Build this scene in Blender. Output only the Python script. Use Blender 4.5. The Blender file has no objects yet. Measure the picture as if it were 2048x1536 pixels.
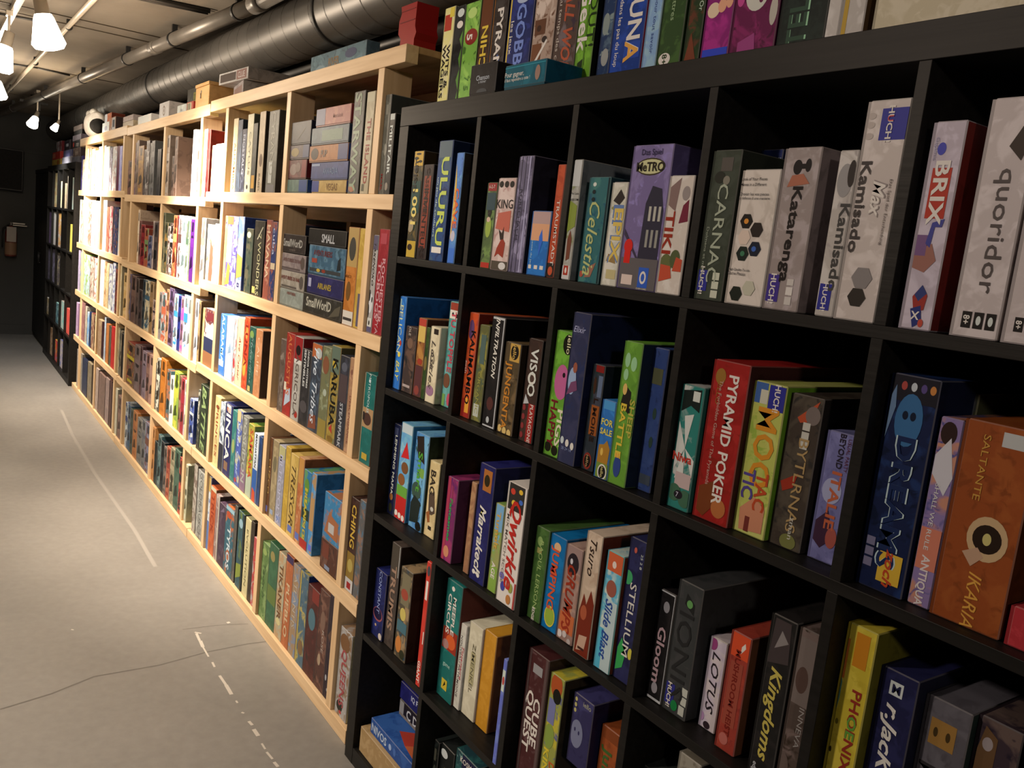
import bpy, bmesh, math, random
from mathutils import Vector, Matrix
C = bpy.context.scene.collection
sc = bpy.context.scene
# ---------------------------------------------------------------- camera
cam_d = bpy.data.cameras.new('camera'); cam = bpy.data.objects.new('camera', cam_d); C.objects.link(cam)
cam_d.sensor_width = 36.0; cam_d.lens = 30.049; cam_d.clip_start = .02; cam_d.clip_end = 60
cam.matrix_world = Matrix(((0.559996, -0.185497, 0.807462, 2.10055),
                           (0.821082, -0.005828, -0.570781, -1.03492),
                           (0.110584, 0.982628, 0.149044, 1.49761),
                           (0, 0, 0, 1)))
sc.camera = cam
# ---------------------------------------------------------------- world, view, lights
w = bpy.data.worlds.new('world'); sc.world = w; w.use_nodes = True
w.node_tree.nodes['Background'].inputs[0].default_value = (.9, .8, .7, 1)
w.node_tree.nodes['Background'].inputs[1].default_value = .05
sc.view_settings.view_transform = 'Standard'; sc.view_settings.look = 'None'
sc.view_settings.gamma = 1; sc.view_settings.exposure = 0.0
sc.view_settings.use_curve_mapping = False
WARM = (1, .80, .60)
def aim(o, tgt):
    o.rotation_euler = (Vector(tgt) - o.location).to_track_quat('-Z', 'Y').to_euler()
def spot(name, loc, tgt, watts, ang, blend=.6, col=WARM, rad=.04):
    d = bpy.data.lights.new(name, 'SPOT'); d.energy = watts; d.spot_size = math.radians(ang); d.spot_blend = blend
    d.color = col; d.shadow_soft_size = rad
    o = bpy.data.objects.new(name, d); C.objects.link(o); o.location = loc; aim(o, tgt); return o
def area(name, loc, tgt, watts, size, col=WARM):
    d = bpy.data.lights.new(name, 'AREA'); d.energy = watts; d.shape = 'DISK'; d.size = size; d.color = col
    o = bpy.data.objects.new(name, d); C.objects.link(o); o.location = loc; aim(o, tgt); return o
spot('track_lamp_light', (-2.02, -.62, 2.05), (-1.97, .06, 1.25), 300, 94, .7)
spot('track_lamp_light', (-4.92, -.62, 2.0), (-5.0, .06, 1.25), 330, 112, .8)
spot('track_lamp_light', (-2.95, -.68, 2.05), (-3.0, -1.6, 0), 60, 100, .8)
spot('track_lamp_light', (-6.45, -.30, 2.08), (-6.7, .0, .9), 60, 110, .8, (1, .93, .85))
spot('offcamera_light', (.30, -2.3, 2.36), (.9, .0, .9), 100, 115, .8, (1, .80, .64), .08)
spot('offcamera_light', (-1.6, -2.3, 2.36), (-1.4, -1.1, 0), 200, 120, .8, WARM, .08)
spot('offcamera_light', (-4.0, -2.4, 2.36), (-4.0, -1.0, 0), 150, 120, .8, WARM, .08)
spot('offcamera_light', (-.95, -2.0, 2.36), (-.7, .0, 1.0), 80, 80, .9, WARM, .06)
spot('offcamera_light', (3.9, -1.7, 2.36), (.9, .1, .9), 45, 90, .8, (1, .80, .64), .08)  # added fill from the right, brightens the box sides
for lx, ly, lz, lw in ((-1.98, -.60, 2.03, 20), (-2.98, -.74, 2.03, 14), (-4.93, -.58, 2.02, 16)):
    d = bpy.data.lights.new('bulb_glow', 'POINT'); d.energy = lw; d.color = WARM; d.shadow_soft_size = .05
    o = bpy.data.objects.new('bulb_glow', d); C.objects.link(o); o.location = (lx, ly, lz)
# ---------------------------------------------------------------- helpers
def lin(h):
    def f(c):
        c /= 255.; return c / 12.92 if c <= .04045 else ((c + .055) / 1.055) ** 2.4
    if len(h) == 3: h = ''.join(x * 2 for x in h)
    return tuple(f(int(h[i:i + 2], 16)) for i in (0, 2, 4))
INK = (.70, .60, .50)          # white card seen as a warm grey in this room's lamplight
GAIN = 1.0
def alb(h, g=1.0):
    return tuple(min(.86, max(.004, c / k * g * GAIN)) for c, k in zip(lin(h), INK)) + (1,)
def tag(o, label=None, cat=None, group=None, kind=None):
    if label: o['label'] = label
    if cat: o['category'] = cat
    if group: o['group'] = group
    if kind: o['kind'] = kind
    return o
def empty(name, loc=(0, 0, 0)):
    o = bpy.data.objects.new(name, None); C.objects.link(o); o.location = loc; o.empty_display_size = .05; return o
class MB:
    """collects verts / faces / colours, builds one mesh object"""
    def __init__(s): s.v = []; s.f = []; s.c = []; s.sm = []
    def face(s, pts, col=None, smooth=False):
        b = len(s.v); s.v += [tuple(p) for p in pts]; s.f.append(tuple(range(b, b + len(pts)))); s.c.append(col); s.sm.append(smooth)
    def box(s, x0, x1, y0, y1, z0, z1, col=None, cols=None):
        b = len(s.v)
        s.v += [(x0, y0, z0), (x1, y0, z0), (x1, y1, z0), (x0, y1, z0), (x0, y0, z1), (x1, y0, z1), (x1, y1, z1), (x0, y1, z1)]
        fs = [(0, 1, 5, 4), (1, 2, 6, 5), (2, 3, 7, 6), (3, 0, 4, 7), (4, 5, 6, 7), (3, 2, 1, 0)]
        for i, f in enumerate(fs):
            s.f.append(tuple(b + k for k in f)); s.c.append(cols[i] if cols else col); s.sm.append(False)
    def bevbox(s, x0, x1, y0, y1, z0, z1, r, cols, wear):
        bm = bmesh.new()
        vs = [bm.verts.new(p) for p in ((x0, y0, z0), (x1, y0, z0), (x1, y1, z0), (x0, y1, z0), (x0, y0, z1), (x1, y0, z1), (x1, y1, z1), (x0, y1, z1))]
        for f in ((0, 1, 5, 4), (1, 2, 6, 5), (2, 3, 7, 6), (3, 0, 4, 7), (4, 5, 6, 7), (3, 2, 1, 0)): bm.faces.new([vs[k] for k in f])
        bmesh.ops.bevel(bm, geom=bm.edges[:] + bm.verts[:], offset=r, segments=1, affect='EDGES', profile=.5)
        bm.normal_update(); b = len(s.v); bm.verts.ensure_lookup_table(); bm.verts.index_update()
        s.v += [tuple(v.co) for v in bm.verts]
        for f in bm.faces:
            n = f.normal; k = None
            if n.y < -.99: k = 0
            elif n.x > .99: k = 1
            elif n.y > .99: k = 2
            elif n.x < -.99: k = 3
            elif n.z > .99: k = 4
            elif n.z < -.99: k = 5
            s.f.append(tuple(b + v.index for v in f.verts)); s.c.append(cols[k] if k is not None else wear); s.sm.append(False)
        bm.free()
    def tube(s, p, q, r, n=16, col=None, r2=None, caps=True, smooth=True):
        p, q = Vector(p), Vector(q); d = (q - p).normalized(); u = d.orthogonal().normalized(); v = d.cross(u); r2 = r if r2 is None else r2
        b = len(s.v)
        for c, rr in ((p, r), (q, r2)):
            for i in range(n):
                a = 2 * math.pi * i / n; s.v.append(tuple(c + (u * math.cos(a) + v * math.sin(a)) * rr))
        for i in range(n):
            j = (i + 1) % n; s.f.append((b + i, b + j, b + n + j, b + n + i)); s.c.append(col); s.sm.append(smooth)
        if caps:
            s.f.append(tuple(b + i for i in reversed(range(n)))); s.c.append(col); s.sm.append(False)
            s.f.append(tuple(b + n + i for i in range(n))); s.c.append(col); s.sm.append(False)
    def lathe(s, prof, c=(0, 0, 0), n=24, col=None, axis='Z', smooth=True):
        b = len(s.v); c = Vector(c)
        for (r, h) in prof:
            for i in range(n):
                a = 2 * math.pi * i / n
                if axis == 'Z': s.v.append(tuple(c + Vector((r * math.cos(a), r * math.sin(a), h))))
                elif axis == 'X': s.v.append(tuple(c + Vector((h, r * math.cos(a), r * math.sin(a)))))
        for k in range(len(prof) - 1):
            for i in range(n):
                j = (i + 1) % n; s.f.append((b + k * n + i, b + k * n + j, b + (k + 1) * n + j, b + (k + 1) * n + i)); s.c.append(col); s.sm.append(smooth)
    def build(s, name, mat, parent=None, loc=(0, 0, 0), bevel=0):
        me = bpy.data.meshes.new(name); me.from_pydata(s.v, [], s.f); me.update()
        if any(c is not None for c in s.c):
            for ai, an in enumerate(('ca', 'cb', 'cc')):
                at = me.color_attributes.new(an, 'FLOAT_COLOR', 'CORNER'); buf = []
                for f, c in zip(me.polygons, s.c):
                    c = c or ((.5, .5, .5, 1),) * 3
                    cc = c[ai] if isinstance(c[0], tuple) else c
                    buf += list(cc) * f.loop_total
                at.data.foreach_set('color', buf)
        if any(s.sm): me.polygons.foreach_set('use_smooth', s.sm)
        me.materials.append(mat)
        o = bpy.data.objects.new(name, me); C.objects.link(o); o.location = loc
        if parent: o.parent = parent
        if bevel:
            m = o.modifiers.new('b', 'BEVEL'); m.width = bevel; m.segments = 2; m.limit_method = 'ANGLE'
        return o
# ---------------------------------------------------------------- materials
def newmat(name):
    m = bpy.data.materials.new(name); m.use_nodes = True; nt = m.node_tree; b = nt.nodes['Principled BSDF']; return m, nt, b
def N(nt, t, **k):
    n = nt.nodes.new(t)
    for a, v in k.items(): setattr(n, a, v)
    return n
def plain(name, col, rough=.5, metal=0, spec=.5):
    m, nt, b = newmat(name); b.inputs['Base Color'].default_value = tuple(col[:3]) + (1,); b.inputs['Roughness'].default_value = rough; b.inputs['Metallic'].default_value = metal
    b.inputs['Specular IOR Level'].default_value = spec; return m
def noisy(name, c1, c2, scale, rough=.6, stretch=(1, 1, 1), bump=0, detail=4, r2=None, metal=0, cr=(.35, .65)):
    m, nt, b = newmat(name); L = nt.links.new
    tc = N(nt, 'ShaderNodeTexCoord'); mp = N(nt, 'ShaderNodeMapping'); mp.inputs['Scale'].default_value = stretch
    nz = N(nt, 'ShaderNodeTexNoise'); nz.inputs['Scale'].default_value = scale; nz.inputs['Detail'].default_value = detail
    rp = N(nt, 'ShaderNodeValToRGB'); rp.color_ramp.elements[0].position = cr[0]; rp.color_ramp.elements[1].position = cr[1]
    rp.color_ramp.elements[0].color = tuple(c1) + (1,); rp.color_ramp.elements[1].color = tuple(c2) + (1,)
    L(tc.outputs['Object'], mp.inputs[0]); L(mp.outputs[0], nz.inputs['Vector']); L(nz.outputs[0], rp.inputs[0]); L(rp.outputs[0], b.inputs['Base Color'])
    b.inputs['Roughness'].default_value = rough; b.inputs['Metallic'].default_value = metal
    if r2 is not None:
        mr = N(nt, 'ShaderNodeMapRange'); mr.inputs[3].default_value = rough; mr.inputs[4].default_value = r2
        L(nz.outputs[0], mr.inputs[0]); L(mr.outputs[0], b.inputs['Roughness'])
    if bump:
        bp = N(nt, 'ShaderNodeBump'); bp.inputs['Strength'].default_value = bump; bp.inputs['Distance'].default_value = .01
        L(nz.outputs[0], bp.inputs['Height']); L(bp.outputs[0], b.inputs['Normal'])
    return m
def print_material(name, rough):
    m, nt, b = newmat(name); L = nt.links.new
    tc = N(nt, 'ShaderNodeTexCoord'); oi = N(nt, 'ShaderNodeObjectInfo')
    ad = N(nt, 'ShaderNodeVectorMath', operation='ADD'); L(tc.outputs['Object'], ad.inputs[0])
    sc_ = N(nt, 'ShaderNodeMath', operation='MULTIPLY'); sc_.inputs[1].default_value = 9; L(oi.outputs['Random'], sc_.inputs[0]); L(sc_.outputs[0], ad.inputs[1])
    at = [N(nt, 'ShaderNodeAttribute', attribute_name=a) for a in ('ca', 'cb', 'cc')]
    prev = at[0].outputs['Color']
    for k, (s, lo, hi) in enumerate(((22, .50, .60), (48, .56, .66))):
        nz = N(nt, 'ShaderNodeTexNoise'); nz.inputs['Scale'].default_value = s; nz.inputs['Detail'].default_value = 3; nz.inputs['Distortion'].default_value = .8
        L(ad.outputs[0], nz.inputs['Vector'])
        mr = N(nt, 'ShaderNodeMapRange'); mr.inputs[1].default_value = lo; mr.inputs[2].default_value = hi; L(nz.outputs[0], mr.inputs[0])
        mx = N(nt, 'ShaderNodeMix', data_type='RGBA'); L(mr.outputs[0], mx.inputs[0]); L(prev, mx.inputs[6]); L(at[k + 1].outputs['Color'], mx.inputs[7]); prev = mx.outputs[2]
    L(prev, b.inputs['Base Color']); b.inputs['Roughness'].default_value = rough; b.inputs['Specular IOR Level'].default_value = .14
    return m
M = dict(
    card=print_material('printed_card', .46), ink=print_material('printed_ink', .46),
    black=noisy('black_wood_foil', (.008, .0078, .0075), (.013, .0125, .012), 3, .5, (1, 30, 30), .05),
    pine=noisy('pine_boards', (.64, .45, .255), (.78, .59, .37), 5, .5, (.5, 9, 9), .04),
    pine_v=noisy('pine_posts', (.64, .45, .255), (.78, .59, .37), 5, .5, (9, 9, .5), .04),
    ply=noisy('plywood_panel', (.42, .26, .12), (.55, .36, .18), 4, .6, (.6, 7, 7), .03),
    duct=noisy('painted_duct', (.105, .10, .094), (.145, .138, .128), 3, .36, r2=.45, metal=.3),
    seam=plain('duct_seam', (.10, .095, .088), .45, .2),
    darkpipe=plain('dark_pipe', (.05, .05, .05), .4, .3),
    pipe=noisy('grey_pipe', (.20, .185, .165), (.27, .25, .225), 4, .36, metal=.25),
    conduit=noisy('pale_conduit', (.6, .54, .45), (.7, .63, .53), 6, .35, metal=.2),
    ceil=noisy('ceiling_concrete', (.17, .145, .115), (.27, .235, .19), 1.6, .85, (1, 1.5, 1), .15, 8),
    floor=None, wall=noisy('dark_painted_wall', (.040, .043, .043), (.052, .055, .055), 2, .7),
    steel=plain('steel', (.35, .34, .32), .35, .8), dark=plain('dark_metal', (.03, .03, .03), .45, .4),
    red=plain('red_plastic', (.34, .008, .008), .45), white=plain('white_glaze', (.75, .74, .7), .4),
)
m, nt, b = newmat('glowing_glass'); b.inputs['Base Color'].default_value = (.9, .88, .8, 1); b.inputs['Emission Color'].default_value = (1, .9, .72, 1); b.inputs['Emission Strength'].default_value = 14; M['glow'] = m
M['black'].node_tree.nodes['Principled BSDF'].inputs['Specular IOR Level'].default_value = .22
# concrete floor: blotches, polish
m, nt, b = newmat('floor_concrete'); L = nt.links.new
tc = N(nt, 'ShaderNodeTexCoord')
n1 = N(nt, 'ShaderNodeTexNoise'); n1.inputs['Scale'].default_value = .9; n1.inputs['Detail'].default_value = 8; n1.inputs['Roughness'].default_value = .6
n2 = N(nt, 'ShaderNodeTexNoise'); n2.inputs['Scale'].default_value = 30; n2.inputs['Detail'].default_value = 6
r1 = N(nt, 'ShaderNodeValToRGB'); r1.color_ramp.elements[0].position = .3; r1.color_ramp.elements[1].position = .7
r1.color_ramp.elements[0].color = (.23, .229, .224, 1); r1.color_ramp.elements[1].color = (.315, .313, .305, 1)
mx = N(nt, 'ShaderNodeMix', data_type='RGBA', blend_type='MULTIPLY'); mx.inputs[0].default_value = .3
L(tc.outputs['Object'], n1.inputs['Vector']); L(tc.outputs['Object'], n2.inputs['Vector']); L(n1.outputs[0], r1.inputs[0]); L(r1.outputs[0], mx.inputs[6]); L(n2.outputs[0], mx.inputs[7]); L(mx.outputs[2], b.inputs['Base Color'])
mr = N(nt, 'ShaderNodeMapRange'); mr.inputs[3].default_value = .34; mr.inputs[4].default_value = .55; L(n1.outputs[0], mr.inputs[0]); L(mr.outputs[0], b.inputs['Roughness'])
M['floor'] = m
# ---------------------------------------------------------------- room shell
ZC = 2.42; XW = -8.88; YW = .43; XF = 5.2; YL = -4.2
def struct(name, mb, mat): o = mb.build(name, mat); o['kind'] = 'structure'; return o
mb = MB(); mb.box(XW, XF, YL, YW, -.1, 0); FL = struct('floor', mb, M['floor'])
mb = MB(); mb.box(XW, XF, YL, YW, ZC, ZC + .1); CE = struct('ceiling', mb, M['ceil'])
mb = MB(); mb.box(XW - .1, XW, YL, YW, 0, ZC); struct('wall_back', mb, M['wall'])
mb = MB(); mb.box(XW - .1, XF + .1, YW, YW + .1, 0, ZC); struct('wall_right', mb, M['wall'])
mb = MB(); mb.box(XF, XF + .1, YL, YW, 0, ZC); struct('wall_front', mb, M['wall'])
mb = MB(); mb.box(XW - .1, XF + .1, YL - .1, YL, 0, ZC); struct('wall_left', mb, M['wall'])
mb = MB(); mb.box(XW, XW + .015, YL, -.05, 0, .11); struct('baseboard_back', mb, M['wall'])
mb = MB(); mb.box(XW, XW + .02, YL, YW, 2.0, 2.03); struct('trim_1', mb, M['wall'])
# marks in the concrete (parts of floor / ceiling)
rnd = random.Random(3)
mb = MB()
def floor_strip(pts, wd, col, z=.0006):
    for (a, b_) in zip(pts[:-1], pts[1:]):
        a, b_ = Vector(a), Vector(b_); d = (b_ - a).normalized(); n = Vector((-d.y, d.x)) * wd / 2
        mb.face([(a.x - n.x, a.y - n.y, z), (b_.x - n.x, b_.y - n.y, z), (b_.x + n.x, b_.y + n.y, z), (a.x + n.x, a.y + n.y, z)], col)
floor_strip([(-0.927, -0.192), (-0.909, -0.173)], 0.007, (.62, .60, .56, 1))
floor_strip([(-0.916, -0.189), (-0.854, -0.193)], 0.009, (.62, .60, .56, 1))
floor_strip([(-0.853, -0.191), (-0.802, -0.195)], 0.012, (.62, .60, .56, 1))
floor_strip([(-0.802, -0.195), (-0.725, -0.196)], 0.006, (.62, .60, .56, 1))
floor_strip([(-0.682, -0.195), (-0.646, -0.197)], 0.007, (.62, .60, .56, 1))
floor_strip([(-0.583, -0.198), (-0.515, -0.196)], 0.009, (.62, .60, .56, 1))
floor_strip([(-0.515, -0.196), (-0.45, -0.197)], 0.012, (.62, .60, .56, 1))
floor_strip([(-0.408, -0.195), (-0.393, -0.195)], 0.006, (.62, .60, .56, 1))
floor_strip([(-0.335, -0.2), (-0.327, -0.194)], 0.007, (.62, .60, .56, 1))
floor_strip([(-0.278, -0.195), (-0.252, -0.192)], 0.009, (.62, .60, .56, 1))
floor_strip([(-0.23, -0.195), (-0.19, -0.194)], 0.012, (.62, .60, .56, 1))
floor_strip([(-0.149, -0.197), (-0.117, -0.197)], 0.006, (.62, .60, .56, 1))
floor_strip([(-0.102, -0.198), (-0.062, -0.194)], 0.007, (.62, .60, .56, 1))
floor_strip([(-0.047, -0.195), (-0.021, -0.192)], 0.009, (.62, .60, .56, 1))
floor_strip([(-0.97, -0.06), (-0.958, -0.057)], 0.012, (.62, .60, .56, 1))
floor_strip([(-1.098, -0.578), (-1.091, -0.571)], 0.006, (.62, .60, .56, 1))
floor_strip([(-0.624, -0.829), (-0.663, -0.689), (-0.725, -0.559), (-0.726, -0.357), (-0.761, -0.197), (-0.771, -0.043), (-0.765, 0.023)], .006, (.165, .162, .155, 1), .0004)
floor_strip([(-0.965, -0.226), (-0.957, -0.104), (-0.929, 0.006)], .003, (.165, .162, .155, 1), .0004)
floor_strip([(-4.829, -0.163), (-4.023, -0.192), (-3.114, -0.2), (-2.558, -0.189), (-2.094, -0.179), (-1.6, -0.187)], .018, (.295, .292, .283, 1), .0003)
mb.build('floor_marks', M['ink'], FL)
mb = MB()
for X, y0, y1, wd in ((-2.93, -1.6, .05, .004), (-3.13, -1.2, .35, .006), (-5.04, -.4, .35, .005), (-1.2, -2.5, .1, .005), (-7.1, -3, .3, .005), (.9, -3, .3, .005)):
    mb.box(X - wd, X + wd, y0, y1, ZC - .004, ZC - .0005, (.06, .045, .03, 1))
mb.build('joint_lines', M['ink'], CE)
# ---------------------------------------------------------------- shelving
T, DV, W5 = .049, .0176, .335
HB = 2 * T + 5 * W5 + 4 * DV
def black_shelf(x, label):
    r = empty('black_bookcase', (x, 0, 0)); tag(r, label, 'bookcase'); D = .39
    def part(n, *b):
        mb = MB(); mb.box(*b); return mb.build(n, M['black'], r, bevel=.0008)
    Wd = HB
    part('side_panel', 0, T, 0, D, 0, HB - T - .0004); part('side_panel', Wd - T, Wd, 0, D, 0, HB - T - .0004)
    part('top_panel', 0, Wd, 0, D, HB - T, HB); part('bottom_panel', T, Wd - T, .0008, D, 0, T)
    for k in range(1, 5):
        z = HB - T - k * W5 - k * DV; part('shelf_board', T, Wd - T, .0006, D, z, z + DV)
        for j in range(5):
            x0 = T + k * W5 + (k - 1) * DV; zt = HB - T - j * (W5 + DV)
            part('divider', x0, x0 + DV, .0006, D, zt - W5, zt)
    return r
near_black = black_shelf(0, 'large black cube bookcase nearest the camera, right half of the photo')
far_black = black_shelf(-7.61, 'black cube bookcase beyond the pine shelving, by the far wall')
def pine(x0, x1, zs, ztop, zbot, posts, label):
    r = empty('pine_bookcase', ((x0 + x1) / 2, .2, 0)); tag(r, label, 'bookcase', 'pine bookcases in a row'); cx = (x0 + x1) / 2
    def part(n, m, *b):
        b = list(b); b[0] -= cx; b[1] -= cx; b[2] -= .2; b[3] -= .2
        mb = MB(); mb.box(*b); return mb.build(n, M[m], r, bevel=.0015)
    yf = .02; yb = .40
    lv = [(ztop, zbot)] + [(z, z - .042) for z in zs[:4]] + [(zs[4], .0)]
    for i, (zt, zb) in enumerate(lv):
        nm = 'top_board' if i == 0 else ('base_board' if i == 5 else 'shelf_board')
        s = part(nm, 'ply', x0 + .001, x1 - .001, yf + .0385, yb, zt - .018, zt)
        part('front_rail', 'pine', x0, x1, yf, yf + .038, zb, zt)
        part('rear_rail', 'pine', x0 + .002, x1 - .002, yb - .036, yb, zb - .03 if i else zb, zt - .0185) if i < 5 else None
    for i in range(5):
        zt = lv[i][1]; zb = lv[i + 1][0]
        for px in posts:
            part('front_post', 'pine_v', px - .019, px + .019, yf + .002, yf + .090, zb, zt)
            part('rear_post', 'pine_v', px - .019, px + .019, yb - .12, yb - .037, zb, zt - (.0305 if i else 0))
    return r
pine(-1.918, -.045, [1.622, 1.23, .85, .445, .045], 2.015, 1.968, (-.19, -.925, -1.665), 'pine bookcase touching the black one, nearest of the pine row')
pine(-3.795, -1.925, [1.598, 1.195, .835, .445, .045], 2.005, 1.955, (-2.06, -2.79, -3.60), 'middle pine bookcase of the row of three')
pine(-5.715, -3.803, [1.62, 1.205, .822, .45, .045], 2.02, 1.962, (-3.90, -4.67, -5.42), 'farthest pine bookcase, next to the distant black bookcase')
r = empty('dark_cupboard', (-8.25, .1, 0)); tag(r, 'tall black cupboard in the corner beside the far wall', 'cupboard')
mb = MB(); mb.box(-.62, .62, -.06, .30, 0, 1.79); mb.build('cupboard_body', M['black'], r)
mb = MB(); mb.box(-.625, .625, -.085, .30, 1.79, 1.83); mb.build('cupboard_top', M['black'], r)
for s in (-1, 1):
    mb = MB(); mb.box(min(0, s * .615) + .002, max(0, s * .615) - .002, -.08, -.06, .06, 1.785); d = mb.build('cupboard_door', M['black'], r, bevel=.001)
    mb = MB(); mb.tube((s * .04, -.095, .85), (s * .04, -.095, .97), .005); mb.tube((s * .04, -.095, .86), (s * .04, -.0795, .86), .004, 8); mb.tube((s * .04, -.095, .96), (s * .04, -.0795, .96), .004, 8); mb.build('door_handle', M['dark'], d)
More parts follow.
